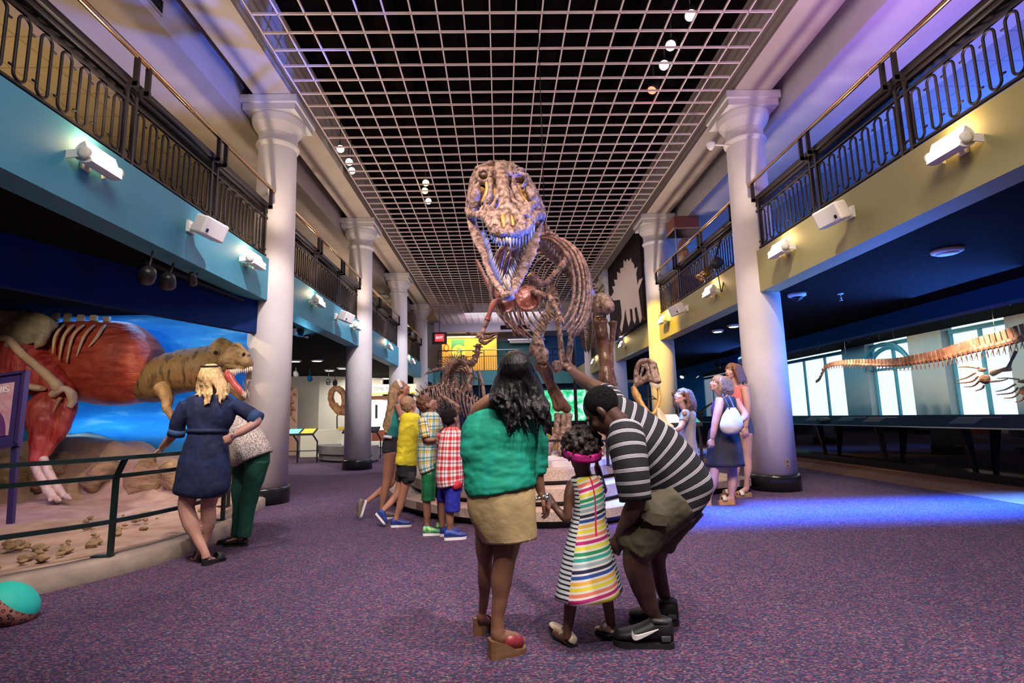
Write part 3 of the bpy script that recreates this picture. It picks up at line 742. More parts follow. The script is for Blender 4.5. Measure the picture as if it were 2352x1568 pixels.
# loose stones on the sand, each its own rock, and layered rock ledge
def rock(c, r, sq, label, m='rock', name='rock', seed=0):
    b = MB(); b.ball(c, (r, r*sq[0], r*sq[1]), Matrix.Rotation(seed, 3, 'Z'), 18, 12)
    o = b.build(name, MT[m], nz=(r*.42, 1.3/r)); return tag(o, label, 'rock', 'stones in the diorama')
random.seed(5)
led = [(-7.6, 8.75, .55), (-6.9, 8.7, .5), (-6.2, 8.72, .48), (-5.5, 8.7, .42), (-4.95, 8.72, .40), (-4.45, 8.6, .38)]
for i, (x, y, z) in enumerate(led):
    rock((x, y-.12, z), .34, (.5, .9 if i < 2 else .8), ['layered brown rock ledge behind the info sign', 'layered brown ledge behind the red leg', 'brown rock ledge just right of the skinless leg', 'brown rock ledge under the belly of the model dinosaur', 'brown rock ledge left of the woman in navy', 'brown rock ledge hidden by the woman in navy'][i], seed=i)
for i in range(90):
    x = random.uniform(-4.9, -3.75); y = 4.55+random.uniform(-.3, .75)+(-3.7-x)*.1 if i < 70 else random.uniform(5.4, 7.0)
    if x > -3.45 - .3*0: continue
    rock((x, y, .16), random.uniform(.015, .055), (.8, .55), 'small tan stone lying on the sand inside the curb', seed=random.random()*6)
RAIL = [(-6.6, .6), (-5.0, 2.35), (-4.25, 3.42), (-3.72, 4.12), (-3.34, 4.62), (-3.14, 5.28), (-3.12, 5.92), (-3.26, 6.62), (-3.68, 7.46)]
rp, _ = smooth_path([V((x, y, 0)) for x, y in RAIL], [0]*len(RAIL), 6)
rl = thing('guard_railing', 'dark green metal guard railing around the dinosaur diorama', 'railing', (-3.3, 4.6, .14))
for n_, z in (('top_rail', .955), ('middle_rail', .80), ('lower_rail', .43)):
    off = .10 if n_ == 'top_rail' else 0
    q = inset(rp, -off); b = MB()
    for a, c in zip(q, q[1:]): b.bar(a+V((0, 0, z)), c+V((0, 0, z)), .034, .034)
    b.build(n_, MT['rail_green'], rl, smooth=False)
for (x, y) in ((-4.25, 3.42), (-3.28, 4.72), (-3.12, 5.92), (-3.16, 6.3), (-3.6, 7.3)):
    b = MB(); d_ = V((.95, -.31, 0))
    b.bar((x, y, .147), (x, y, .80), .036); b.bar(V((x, y, .79)), V((x, y, .955))+d_*.09, .034)
    b.box((x-.06, y, .154), (.16, .06, .012)); b.build('post', MT['rail_green'], rl, smooth=False)
# info sign
mat('sign_frame', (.045, .03, .13), .5); mat('sign_face', (.05, .035, .16), .5)
mat('sign_pink', (.62, .33, .42), .6, c2=(.72, .45, .50), ns=9, bump=.3, bs=30); mat('sign_purple', (.16, .05, .22), .5); mat('sign_white', (.85, .85, .88), .5)
si = thing('info_sign', 'purple framed information sign with pink picture on the diorama railing', 'sign', (-4.5, 4.75, .3))
a_, b_, c_ = at(62, 850, Y=4.92), at(42, 1024, Y=4.80), None
xdir = V((1, 0.02, 0)).normalized(); ydir = (a_-b_).normalized(); zd = xdir.cross(ydir).normalized(); xdir = ydir.cross(zd)
Rs = Matrix((xdir, ydir, zd)).transposed(); Hs = (a_-b_).length; Ws = .95
def sp(u, v, w=0): return a_ - xdir*(Ws*(1-u)) - ydir*(Hs*(1-v)) + zd*w
def spanel(n, u0, u1, v0, v1, w0, w1, m): return MB().prism([sp(u0, v0, w0), sp(u1, v0, w0), sp(u1, v1, w0), sp(u0, v1, w0)], zd*(w1-w0)).build(n, MT[m], si, smooth=False)
spanel('board', 0, 1, 0, 1, -.04, 0, 'sign_face')
fr = MB()
for u0, u1, v0, v1 in ((0, 1, .965, 1), (0, 1, 0, .035), (0, .03, 0, 1), (.97, 1, 0, 1)): fr.prism([sp(u0, v0, 0), sp(u1, v0, 0), sp(u1, v1, 0), sp(u0, v1, 0)], zd*.015)
fr.build('frame', MT['sign_frame'], si, smooth=False)
spanel('picture', .1, .90, .16, .86, 0, .004, 'sign_pink')
MB().prism([sp(.74+.14*math.cos(PI*k/12), .16+.36*math.sin(PI*k/12), .004) for k in range(13)] + [sp(.3, .16, .004)], zd*.002).build('rock_shape', MT['sign_purple'], si, smooth=False)
text_obj('headline', 'TOUCH THIS', .085, MT['sign_white'], sp(.60, .77, .006), Rs, si); text_obj('headline', 'SKIN', .085, MT['sign_white'], sp(.62, .68, .006), Rs, si)
text_obj('footer', 'THIS HALL', .05, MT['sign_white'], sp(.70, .145, .008), Rs, si); text_obj('footer', 'CORNER!', .05, MT['sign_white'], sp(.70, .08, .008), Rs, si)
pb = at(22, 1222, Y=4.8)
MB().bar(sp(.96, 0, -.02), V((pb.x, pb.y, .42)), .05, .03).build('leg', MT['sign_face'], si, smooth=False)
MB().bar(sp(.06, 0, -.02), V((pb.x-.85, pb.y, .42)), .05, .03).build('leg', MT['sign_face'], si, smooth=False)
# ================================================================== central platform
PF = [(-1.95, 13.5), (-2.0, 11.0), (-1.85, 9.0), (-1.45, 7.6), (-.75, 6.65), (.05, 6.12), (.7, 6.0), (1.35, 6.25), (2.05, 7.0), (2.75, 7.85), (3.45, 8.28), (3.86, 8.40), (3.88, 9.0), (3.55, 10.2), (3.3, 12), (3.0, 13.5)]
pfs, _ = smooth_path([V((x, y, 0)) for x, y in PF], [0]*len(PF), 5)
def tier(t, d, z0, z1, m, n, keep=None):
    P = inset(pfs, d)
    if d > .2:
        # upper tiers stop short of the low step that runs to the right column
        P = [p for p in P if p.x < 2.75]
    MB().prism([p+V((0, 0, z0)) for p in P], (0, 0, z1-z0)).build(n, MT[m], t, smooth=False)
pl = thing('display_platform', 'carpeted stepped platform under the big dinosaur skeleton', 'platform', (.8, 9, 0))
tier(pl, .10, 0, .085, 'base_black', 'toe_kick'); tier(pl, 0, .085, .185, 'carpet_beige', 'lower_step')
tier(pl, .42, .185, .245, 'base_black', 'toe_kick'); tier(pl, .32, .245, .385, 'carpet_beige', 'middle_step')
tier(pl, .74, .385, .44, 'base_black', 'toe_kick'); tier(pl, .64, .44, .57, 'carpet_beige', 'deck')
mat('slab_pale', (.62, .57, .55), .8, c2=(.5, .46, .45), ns=3)
sl = tag(MB().prism([(.15, 7.15, .57), (1.0, 6.95, .57), (2.2, 7.7, .57), (2.5, 10.2, .57), (.2, 10.2, .57)], (0, 0, .07)).build('mount_slab', MT['slab_pale'], smooth=False), 'pale slab under the feet of the big skeleton', 'slab')
def platform_rail():
    t = thing('barrier_rail', 'low thin black barrier rail in front of the big skeleton feet', 'railing', (.9, 7.0, .57))
    a, b, c = at(1235, 1012, Y=6.95), at(1380, 1012, Y=6.9), at(1480, 1014, Y=7.6)
    for p, q in ((a, b), (b, c)): MB().bar(p, q, .035, .03).build('bar', MT['iron'], t, smooth=False)
    for p in (at(1254, 1012, Y=6.94), at(1394, 1012, Y=7.0), at(1470, 1014, Y=7.55)): MB().bar((p.x, p.y, .57), p, .035).build('post', MT['iron'], t, smooth=False)
platform_rail()
mat('box_yellow', (.70, .44, .06), .6, c2=(.62, .36, .05), ns=4)
q = at(1262, 1050, Y=9.2)
tag(MB().box((q.x, 9.6, .57+.19+.07), (.62, .5, .38), bevel=.01).build('yellow_block', MT['box_yellow'], smooth=False), 'yellow block behind the barrier rail left of the skeleton foot', 'block')

# ================================================================== the big skeleton
mat('bone', (.085, .042, .026), .34, c2=(.36, .24, .18), ns=14, lo=.36, hi=.64, bump=.9, bs=34)
mat('bone_pale', (.095, .050, .034), .34, c2=(.38, .25, .19), ns=17, lo=.36, hi=.62, bump=1.0, bs=40)
mat('bone_dark', (.055, .022, .013), .28, c2=(.20, .10, .055), ns=4, bump=.4, bs=16)
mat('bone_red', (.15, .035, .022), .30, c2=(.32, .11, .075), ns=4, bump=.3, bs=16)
mat('tooth', (.10, .075, .06), .3, c2=(.5, .42, .35), ns=3)
def PXM(p): return (p-CAM).dot(_f)/F_PX
def pt(a): return at(a[0], a[1], Y=a[2])
def rr(a, r): p = pt(a); return r*PXM(p)
def pbone(b, pts, n=12, sub=4, flat=1.):
    P = [pt(a) for a in pts]; R = [a[3]*PXM(p) for a, p in zip(pts, P)]
    return b.tube(P, R, n, sub=sub, flat=flat)
def bone(name, pts, root, m='bone', vox=.02, nz=(.012, 6), balls=(), flat=1.):
    b = MB(); pbone(b, pts, flat=flat)
    for x, y, Y, r in balls: b.ball(at(x, y, Y=Y), r*PXM(at(x, y, Y=Y)), n=14, m=10)
    return b.build(name, MT[m], root, voxel=vox, sm=2, nz=nz)
rex = thing('dinosaur_skeleton', 'towering mounted skeleton of a large meat-eating dinosaur with gaping jaws', 'skeleton', (1.3, 8.6, .64))
def skull():
    b = MB()
    def T(pts, **k): pbone(b, pts, 10, 4, **k)
    def BL(x, y, Y, rx, ry=None, rz=None):
        p = at(x, y, Y=Y); k = PXM(p); b.ball(p, (rx*k, (ry or rx)*k, (rz or rx)*k), n=14, m=10)
    # nasal ridge, snout
    T([(1150, 384, 5.8, 16), (1153, 405, 5.6, 17), (1157, 440, 5.3, 12), (1160, 470, 5.1, 14), (1165, 497, 4.95, 6), (1168, 530, 4.82, 7)])
    T([(1160, 470, 5.1, 12), (1143, 495, 4.98, 11), (1138, 525, 4.88, 14)]); T([(1160, 470, 5.1, 12), (1188, 493, 4.98, 12), (1200, 522, 4.90, 15)])
    T([(1128, 522, 4.95, 12), (1147, 533, 4.86, 12), (1168, 536, 4.82, 11), (1192, 532, 4.86, 13), (1214, 522, 4.95, 12)])
    # lower rim of the upper jaw, cheeks
    T([(1077, 492, 5.85, 9), (1100, 494, 5.5, 9), (1118, 500, 5.2, 12), (1127, 520, 4.97, 10)])
    T([(1247, 496, 5.85, 9), (1234, 494, 5.55, 11), (1222, 503, 5.25, 12), (1215, 520, 4.98, 10)])
    T([(1128, 505, 5.05, 14), (1128, 485, 5.2, 11), (1112, 478, 5.5, 8)]); T([(1206, 503, 5.05, 14), (1210, 480, 5.25, 12), (1226, 470, 5.6, 9)])
    # crest and brows
    T([(1103, 386, 5.9, 9), (1120, 380, 5.95, 8), (1135, 376, 6.0, 8), (1153, 374, 6.0, 7), (1172, 381, 5.95, 8), (1190, 391, 5.9, 11)])
    BL(1102, 388, 5.75, 12, 12, 8); BL(1193, 394, 5.75, 13, 12, 9)
    T([(1105, 385, 5.75, 7), (1130, 392, 5.65, 8), (1150, 396, 5.7, 8)]); T([(1192, 391, 5.75, 7), (1172, 399, 5.65, 8), (1155, 398, 5.7, 8)])
    # orbit rings
    for cx, cy in ((1110, 404), (1193, 413)):
        ring = [(cx+15*math.cos(2*PI*k/12), cy+15*math.sin(2*PI*k/12), 5.66) for k in range(12)]
        b.tube([pt(a) for a in ring], 5.5*.0046, 8, closed=True, up=V((0, 1, 0)))
    # back-of-eye and cheek struts
    T([(1093, 392, 5.85, 7), (1086, 420, 5.85, 9), (1079, 455, 5.85, 8), (1075, 490, 5.87, 9)]); T([(1206, 400, 5.85, 7), (1221, 428, 5.85, 9), (1238, 465, 5.85, 9), (1248, 492, 5.87, 9)])
    T([(1096, 424, 5.7, 9), (1093, 450, 5.7, 12), (1088, 480, 5.75, 10)]); T([(1213, 430, 5.7, 9), (1224, 455, 5.7, 13), (1236, 480, 5.75, 11)])
    T([(1124, 412, 5.5, 7), (1127, 432, 5.4, 6), (1121, 462, 5.35, 6), (1108, 484, 5.5, 8)]); T([(1180, 418, 5.5, 7), (1184, 440, 5.4, 8), (1198, 464, 5.35, 8), (1222, 484, 5.5, 9)])
    T([(1150, 430, 5.36, 8), (1140, 456, 5.28, 5), (1127, 482, 5.2, 8)]); T([(1166, 434, 5.36, 8), (1178, 458, 5.28, 6), (1200, 480, 5.2, 9)])
    BL(1153, 400, 5.95, 40, 14, 20); T([(1150, 420, 5.9, 20), (1158, 470, 5.6, 22)])
    return b.build('skull', MT['bone_pale'], rex, voxel=.0115, sm=0, nz=(.014, 13))
sk = skull()
mat('bone_amber', (.34, .15, .03), .4, c2=(.60, .34, .09), ns=5, bump=.3, bs=20)  # amber paints the yellow spot's light on the big skull's inner bones
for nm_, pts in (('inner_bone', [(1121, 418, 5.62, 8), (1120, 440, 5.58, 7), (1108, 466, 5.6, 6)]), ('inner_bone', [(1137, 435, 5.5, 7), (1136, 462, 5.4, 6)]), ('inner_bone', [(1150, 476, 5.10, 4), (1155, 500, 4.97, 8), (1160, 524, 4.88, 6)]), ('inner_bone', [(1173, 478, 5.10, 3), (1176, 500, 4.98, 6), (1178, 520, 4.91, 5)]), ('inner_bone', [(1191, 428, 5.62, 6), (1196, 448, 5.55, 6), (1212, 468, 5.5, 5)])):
    o = bone(nm_, pts, sk, 'bone_amber', .014, (.006, 9)); o['label'] = 'inner bone painted amber as if lit, seen through a skull opening'
b = MB()
for x, y, Y, r in ((1112, 405, 5.97, 19), (1192, 412, 5.97, 19), (1150, 402, 6.02, 30), (1128, 396, 6.0, 20), (1176, 404, 6.0, 20)): b.ball(at(x, y, Y=Y), r*PXM(at(x, y, Y=Y)))
b.build('braincase', MT['bone_dark'], sk, voxel=.015, sm=1, nz=(.01, 10))  # dark bone added behind the eye sockets so they look dark inside
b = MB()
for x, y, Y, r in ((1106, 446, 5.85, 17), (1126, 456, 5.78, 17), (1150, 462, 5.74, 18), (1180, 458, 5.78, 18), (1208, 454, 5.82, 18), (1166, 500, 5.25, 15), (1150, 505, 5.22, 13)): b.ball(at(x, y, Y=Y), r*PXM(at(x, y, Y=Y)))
b.build('palate', MT['bone_amber'], sk, voxel=.015, sm=1, nz=(.012, 10))['label'] = 'bone painted amber as if lit inside the skull'  # palate bones carry the yellow light in their colour
# teeth of the upper jaw hang as a row of spikes
row = [(1127, 533, 4.98), (1132, 538, 4.93), (1138, 541, 4.9), (1144, 544, 4.87), (1150, 545, 4.85), (1157, 546, 4.83), (1164, 547, 4.82), (1171, 547, 4.82), (1178, 546, 4.83), (1185, 545, 4.84), (1192, 543, 4.86), (1199, 541, 4.88), (1206, 538, 4.91), (1213, 534, 4.95), (1219, 527, 5.05), (1225, 519, 5.2)]
random.seed(3)
for x, y, Y in row:
    L = random.uniform(16, 26); b = MB(); b.tube([at(x, y-4, Y=Y), at(x+.5, y+L*.5, Y=Y+.01), at(x+1.5, y+L, Y=Y+.05)], [.017, .014, .002], 7)
    b.build('tooth', MT['tooth'], sk)
def lower_jaw():
    b = MB()
    Rr = [((1251, 494), (1230, 498), 5.88), ((1243, 540), (1217, 536), 5.72), ((1235, 577), (1207, 572), 5.52), ((1222, 606), (1194, 598), 5.36), ((1208, 634), (1183, 626), 5.22), ((1190, 666), (1171, 655), 5.08), ((1174, 686), (1163, 670), 5.0)]
    Lr = [((1071, 498), (1093, 500), 5.88), ((1081, 545), (1106, 540), 5.72), ((1098, 578), (1118, 570), 5.52), ((1111, 607), (1124, 600), 5.36), ((1126, 645), (1139, 636), 5.22), ((1147, 673), (1158, 658), 5.08), ((1160, 687), (1166, 671), 5.0)]
    for ram in (Rr, Lr):
        secs = []
        for o_, i_, Y in ram:
            a, c = at(*o_, Y=Y), at(*i_, Y=Y+.02); secs.append(((a+c)/2, (a-c)/2, V((0, .045, .02))))
        b.loft(secs, 14, sub=4)
    b.ball(at(1166, 679, Y=5.0), (.07, .06, .05))
    b.ball(at(1240, 500, Y=5.9), .06); b.ball(at(1082, 500, Y=5.9), .06)
    j = b.build('lower_jaw', MT['bone_pale'], rex, voxel=.0125, sm=1, nz=(.014, 13))
    for ram, sx in ((Rr, -1), (Lr, 1)):
        P = [at(*i_, Y=Y) for o_, i_, Y in ram]
        for k in range(22):
            f = .9+k/21*5.0; i = int(f); p = P[i].lerp(P[min(i+1, 6)], f-i); L = random.uniform(.05, .115)
            t_ = MB().tube([p+V((0, 0, -.015)), p+V((sx*.025, -.015, L*.55)), p+V((sx*.035, -.01, L))], [.016, .012, .002], 7); t_.build('tooth', MT['tooth'], j)
lower_jaw()
bone('throat_bone', [(1160, 572, 5.9, 4), (1150, 610, 6.0, 4), (1140, 650, 6.2, 5)], rex, 'bone_red', .014)  # red colour carries the red light on these throat bones
bone('throat_bone', [(1175, 572, 5.9, 3), (1163, 620, 6.0, 3), (1152, 660, 6.2, 4)], rex, 'bone_red', .014)
bone('throat_bone', [(1190, 590, 6.0, 3), (1180, 630, 6.1, 3), (1172, 668, 6.2, 4)], rex, 'bone_red', .014)
# backbone: one vertebra mesh per vertebra
SP = [(1156, 455, 6.05), (1166, 510, 6.15), (1182, 570, 6.35), (1202, 566, 6.75), (1222, 556, 7.1), (1243, 556, 7.6), (1262, 574, 8.2), (1288, 600, 8.9), (1316, 634, 9.6), (1340, 664, 10.2), (1356, 700, 11.2), (1360, 745, 12.8), (1356, 785, 14.6), (1350, 806, 16.2)]
SPW = [pt(a) for a in SP]; spl, _ = smooth_path(SPW, [0]*len(SPW), 12)
def resample(P, step):
    out = [P[0]]; acc = 0
    for a, c in zip(P, P[1:]):
        d = (c-a).length
        while acc+d >= step:
            a = a.lerp(c, (step-acc)/d); d = (c-a).length; acc = 0; out.append(a)
        acc += d
    return out
vp = resample(spl, .205)
def vertebra(p, t, s, spine, trans, root, m, vox=.016, chev=0., name='vertebra'):
    t = t.normalized(); a, up = frame(t); b = MB()
    if up.z < 0: up = -up
    b.tube([p-t*s*.9, p-t*s*.3, p+t*s*.3, p+t*s*.9], [s, s*.78, s*.78, s], 12)
    b.tube([p+up*s*.6, p+up*(s+spine*.5)-t*.02, p+up*(s+spine)-t*s*.5], [s*.5, s*.36, s*.42], 8, flat=.55 if abs(t.z) < .7 else 1)
    for q in (-1, 1): b.tube([p+up*s*.7, p+up*s*.8+a*q*(s+trans)], [s*.4, s*.22], 8)
    if chev: b.tube([p-up*s*.8, p-up*(s+chev)], [s*.3, s*.12], 6)
    return b.build(name, MT[m], root, voxel=vox, sm=1, nz=(.008, 9))
nV = len(vp)
for i in range(1, nV-1):
    y = vp[i].y; t = vp[i+1]-vp[i-1]
    if y < 7.2: vertebra(vp[i], t, .10, .10, .08, rex, 'bone')
    elif y < 10.3: vertebra(vp[i], t, .115, .24, .12, rex, 'bone')
    else: vertebra(vp[i], t, max(.04, .12-.009*(y-10.3)), .14, .12, rex, 'bone_dark', .02, chev=.34*max(.3, 1-(y-10.3)/8))
# ribs, both sides
dors = [p for p in vp if 7.0 < p.y < 9.9]
for k, p in enumerate(dors[::1][:14]):
    f = k/13; wdt = .34+.26*math.sin(PI*min(1, .25+f*.8)); dep = 1.35*(.75+.35*math.sin(PI*min(1, f+.15)))
    for s_ in (-1, 1):
        pts = [p+V((s_*.06, 0, .04)), p+V((s_*wdt*.55, -.03, .02)), p+V((s_*wdt*.95, -.06, -.24)), p+V((s_*wdt*1.08, -.08, -dep*.5)), p+V((s_*wdt*.92, -.14, -dep*.8)), p+V((s_*wdt*.55, -.28, -dep))]
        MB().tube(pts, [.028, .032, .034, .030, .025, .014], 8, sub=5, flat=.75).build('rib', MT['bone_pale' if s_ > 0 else 'bone'], rex)
# shoulder blades, breast plates, arms
bone('shoulder_blade', [(1313, 572, 7.75, 5), (1306, 588, 7.6, 10), (1290, 610, 7.4, 7), (1268, 634, 7.15, 6), (1250, 652, 7.0, 8), (1232, 646, 6.9, 10), (1216, 630, 6.85, 10)], rex, 'bone_pale', .016, balls=[(1226, 642, 6.9, 13)])
bone('shoulder_blade', [(1095, 600, 7.9, 4), (1110, 630, 7.6, 6), (1130, 665, 7.2, 7), (1150, 684, 7.0, 9)], rex, 'bone_red', .016)
def disc(x, y, Y, rx, ry, name, m):
    p = at(x, y, Y=Y); k = PXM(p); b = MB(); b.ball(p, (rx*k, .05, ry*k), Matrix.Rotation(.3, 3, 'Y'), 20, 14); b.tube([p+V((rx*k*.97*math.cos(a), -.02, ry*k*.97*math.sin(a))) for a in [2*PI*i/24 for i in range(24)]], .018, 8, closed=True, up=V((0, 1, 0))); return b.build(name, MT[m], rex, voxel=.014, sm=1, nz=(.016, 7))
disc(1211, 685, 6.8, 27, 29, 'breast_plate', 'bone_red'); disc(1165, 697, 6.85, 15, 21, 'breast_plate', 'bone_red')
bone('upper_arm', [(1222, 668, 6.75, 7), (1240, 674, 6.6, 7), (1258, 680, 6.5, 7), (1270, 692, 6.45, 8)], rex, 'bone_pale', .014)
bone('forearm', [(1270, 692, 6.45, 6), (1277, 708, 6.4, 5), (1286, 724, 6.35, 6)], rex, 'bone_pale', .012)
for dx, dy in ((-14, 12), (-4, 22), (8, 18)): bone('claw', [(1287, 726, 6.35, 4), (1287+dx*.6, 728+dy*.5, 6.3, 3.5), (1287+dx, 728+dy, 6.28, 1)], rex, 'bone', .010)
bone('upper_arm', [(1148, 688, 6.75, 6), (1134, 698, 6.6, 8), (1126, 716, 6.5, 6), (1119, 737, 6.45, 8)], rex, 'bone_red', .014)
bone('forearm', [(1119, 738, 6.45, 6), (1112, 752, 6.4, 5), (1107, 766, 6.35, 6)], rex, 'bone_pale', .012)
for dx, dy in ((-16, 8), (-8, 15), (5, 14)): bone('claw', [(1106, 768, 6.35, 4), (1106+dx*.6, 768+dy*.6, 6.3, 3), (1106+dx, 768+dy, 6.28, 1)], rex, 'bone', .010)
for a in ([(1157, 706, 7.3, 2.5), (1160, 738, 7.2, 2.5), (1168, 752, 7.15, 4)], [(1172, 700, 7.4, 2.5), (1175, 738, 7.3, 2.5), (1182, 774, 7.2, 3)], [(1186, 700, 7.4, 2.5), (1195, 738, 7.3, 3), (1204, 772, 7.2, 4)], [(1198, 702, 7.5, 2), (1204, 736, 7.5, 2), (1213, 752, 7.4, 3)]):
    bone('belly_rib', a, rex, 'bone_pale', .012, (.004, 8))
# hips and legs
bone('hip_blade', [(1300, 610, 9.3, 14), (1325, 640, 9.7, 20), (1345, 668, 10.1, 20), (1362, 690, 10.4, 12)], rex, 'bone', .022, flat=.4)
bone('hip_blade', [(1262, 640, 9.6, 8), (1268, 664, 9.7, 14), (1272, 690, 9.6, 12)], rex, 'bone', .022, flat=.5)
bone('thigh_bone', [(1275, 690, 9.5, 13), (1262, 712, 9.3, 12), (1248, 740, 9.05, 12), (1236, 772, 8.85, 13), (1234, 800, 8.7, 18)], rex, 'bone_pale', .02, balls=[(1228, 806, 8.7, 14), (1246, 812, 8.66, 15), (1244, 822, 8.7, 16), (1272, 694, 9.5, 16)])
bone('shin_bone', [(1246, 838, 8.75, 17), (1256, 858, 8.82, 15), (1266, 882, 8.9, 12), (1279, 908, 8.95, 13), (1292, 932, 9.0, 15)], rex, 'bone_dark', .02, balls=[(1282, 936, 9.0, 11), (1301, 938, 9.0, 12), (1240, 842, 8.75, 13)])
bone('splint_bone', [(1240, 845, 8.6, 5), (1250, 872, 8.7, 4), (1268, 912, 8.85, 4), (1275, 938, 8.9, 6)], rex, 'bone_dark', .014)
for k, x in enumerate((1281, 1295, 1307)):
    bone('foot_bone', [(x, 951, 8.95, 9), (x-1, 972, 8.85, 7), (x-4+k, 1000, 8.7, 9)], rex, 'bone', .016)
for k, (dx, dy, Yd) in enumerate(((-18, 44, .55), (-2, 52, .75), (14, 44, .5))):
    x = 1281+13*k
    b = MB(); P = [at(x-4+k, 1004, Y=8.7), at(x-4+dx*.5, 1016, Y=8.5), at(x-4+dx, 1034, Y=8.7-Yd)]; P[2].z = .70
    e2 = P[2]+V((dx*.004, -.20, -.02))
    b.tube([P[0], P[1], P[2], e2], [.075, .06, .055, .012], 10, sub=3)
    b.build('toe', MT['bone'], rex, voxel=.016, sm=1, nz=(.008, 8))
bone('thigh_bone', [(1345, 684, 9.6, 11), (1358, 690, 9.2, 13), (1374, 696, 8.8, 20), (1388, 702, 8.55, 24)], rex, 'bone_pale', .02, balls=[(1376, 706, 8.6, 19), (1394, 704, 8.5, 18), (1384, 694, 8.6, 22)])
bone('kneecap_bone', [(1383, 722, 8.55, 3), (1384, 738, 8.55, 3)], rex, 'bone_pale', .012)
bone('shin_bone', [(1378, 738, 8.6, 17), (1381, 760, 8.6, 16), (1386, 800, 8.6, 13), (1390, 840, 8.6, 14), (1394, 872, 8.6, 22), (1394, 884, 8.6, 22)], rex, 'bone_dark', .02, balls=[(1370, 738, 8.6, 9), (1388, 738, 8.6, 9)], nz=(.016, 4))
bone('splint_bone', [(1407, 738, 8.55, 11), (1408, 760, 8.55, 8), (1404, 810, 8.55, 5), (1406, 860, 8.55, 6), (1412, 886, 8.55, 8)], rex, 'bone_dark', .016)
for x in (1382, 1395, 1408): bone('ankle_bone', [(x-5, 894, 8.6, 9), (x+5, 896, 8.6, 9)], rex, 'bone', .018)
for k, x in enumerate((1380, 1394, 1408)): bone('foot_bone', [(x, 906, 8.65, 9), (x-1, 940, 8.55, 8), (x-6, 985, 8.35, 10)], rex, 'bone', .016)
for k, dx in enumerate((-20, -4, 14)):
    x = 1376+13*k; P = [at(x-4, 988, Y=8.35), at(x-4+dx*.5, 1004, Y=8.1), at(x-4+dx, 1030, Y=7.8)]; P[2].z = .70
    MB().tube(P+[P[2]+V((dx*.004, -.2, -.02))], [.08, .065, .055, .012], 10, sub=3).build('toe', MT['bone'], rex, voxel=.016, sm=1, nz=(.008, 8))
bone('pubic_bone', [(1281, 700, 9.3, 8), (1283, 740, 9.0, 7), (1288, 790, 8.8, 7), (1292, 834, 8.6, 8)], rex, 'bone_pale', .018, balls=[(1278, 838, 8.6, 12), (1280, 846, 8.6, 11), (1288, 842, 8.6, 10)])
bone('pubic_bone', [(1322, 690, 9.4, 8), (1315, 740, 9.1, 7), (1310, 790, 8.9, 7), (1305, 832, 8.7, 8)], rex, 'bone_pale', .018)
bone('rear_hip_bone', [(1325, 700, 10.2, 7), (1334, 750, 10.5, 8), (1341, 790, 10.8, 5), (1346, 810, 11, 2)], rex, 'bone_dark', .018)
MB().tube([(1.35, 9.6, .64), (1.35, 9.6, 3.4)], .03, 8).build('support_pole', MT['iron'], rex)
MB().tube([(.62, 6.6, 3.55), (.62, 6.6, 7.6)], .006, 5).build('hanging_wire', MT['iron'], rex)
# ================================================================== people
def skin(name, c): 
    m = mat(name, c, .5, c2=tuple(k*.82 for k in c), ns=3, bump=.05, bs=120)
    m.node_tree.nodes['Principled BSDF'].inputs['Subsurface Weight'].default_value = .08
    m.node_tree.nodes['Principled BSDF'].inputs['Subsurface Radius'].default_value = (.02, .008, .004)
    return m
skin('skin_brown', (.24, .115, .065)); skin('skin_dark', (.085, .038, .024)); skin('skin_deep', (.13, .06, .035)); skin('skin_fair', (.60, .33, .25)); skin('skin_tan', (.46, .22, .13))
def hair_mat(name, a, b_, st=(9, 9, 1.2), rough=.45, ns=14, spec=.25):
    return mat(name, a, rough, c2=b_, ns=ns, bump=.3, bs=14, stretch=st, spec=spec)
hair_mat('hair_black', (.003, .0025, .003), (.012, .010, .012), rough=.42, spec=.3); hair_mat('hair_blonde', (.50, .30, .11), (.86, .66, .34)); hair_mat('hair_brown', (.10, .045, .02), (.26, .13, .06))
hair_mat('hair_ash', (.20, .12, .06), (.42, .27, .14)); hair_mat('hair_light', (.22, .13, .06), (.62, .44, .24)); hair_mat('hair_chestnut', (.06, .025, .015), (.15, .06, .03))
mat('hair_crop', (.004, .0035, .004), .85, c2=(.012, .010, .010), ns=60, bump=.8, bs=180, spec=.15)
mat('hair_curl', (.010, .007, .006), .5, c2=(.04, .025, .02), ns=40, bump=.5, bs=90)
mat('eye_white', (.8, .8, .78), .25); mat('eye_dark', (.03, .018, .012), .15); mat('lip', (.42, .13, .11), .45)
def fab(name, c, k=.8, r=.8, ns=5, bump=.35, bs=9): return mat(name, c, r, c2=tuple(q*k for q in c), ns=ns, bump=bump, bs=bs)
fab('jersey_green', (.0, .33, .21), .82); fab('khaki', (.48, .36, .17), .85, bs=14); fab('olive_cloth', (.085, .075, .045), .7); fab('navy_denim', (.008, .022, .085), .6); fab('navy_cuff', (.03, .09, .22))
fab('pine_cloth', (.004, .085, .055), .75); fab('yellow_cloth', (.72, .62, .02), .9); fab('charcoal', (.022, .022, .026), .7); fab('green_satin', (.01, .16, .055), .6, .4); fab('royal', (.012, .018, .33), .7)
fab('teal_tank', (.01, .22, .20), .85); fab('dark_denim', (.035, .035, .04), .6); fab('grey_tunic', (.30, .26, .25), .85); fab('coral', (.70, .13, .12), .85); fab('denim_blue', (.05, .09, .15), .7); fab('black_dress', (.025, .023, .028), .55); fab('violet_top', (.06, .04, .22)); fab('canvas', (.52, .46, .36), .9); fab('red_cloth', (.55, .02, .03)); fab('headband_white', (.75, .70, .62)); fab('headband_pink', (.62, .015, .26), .85)
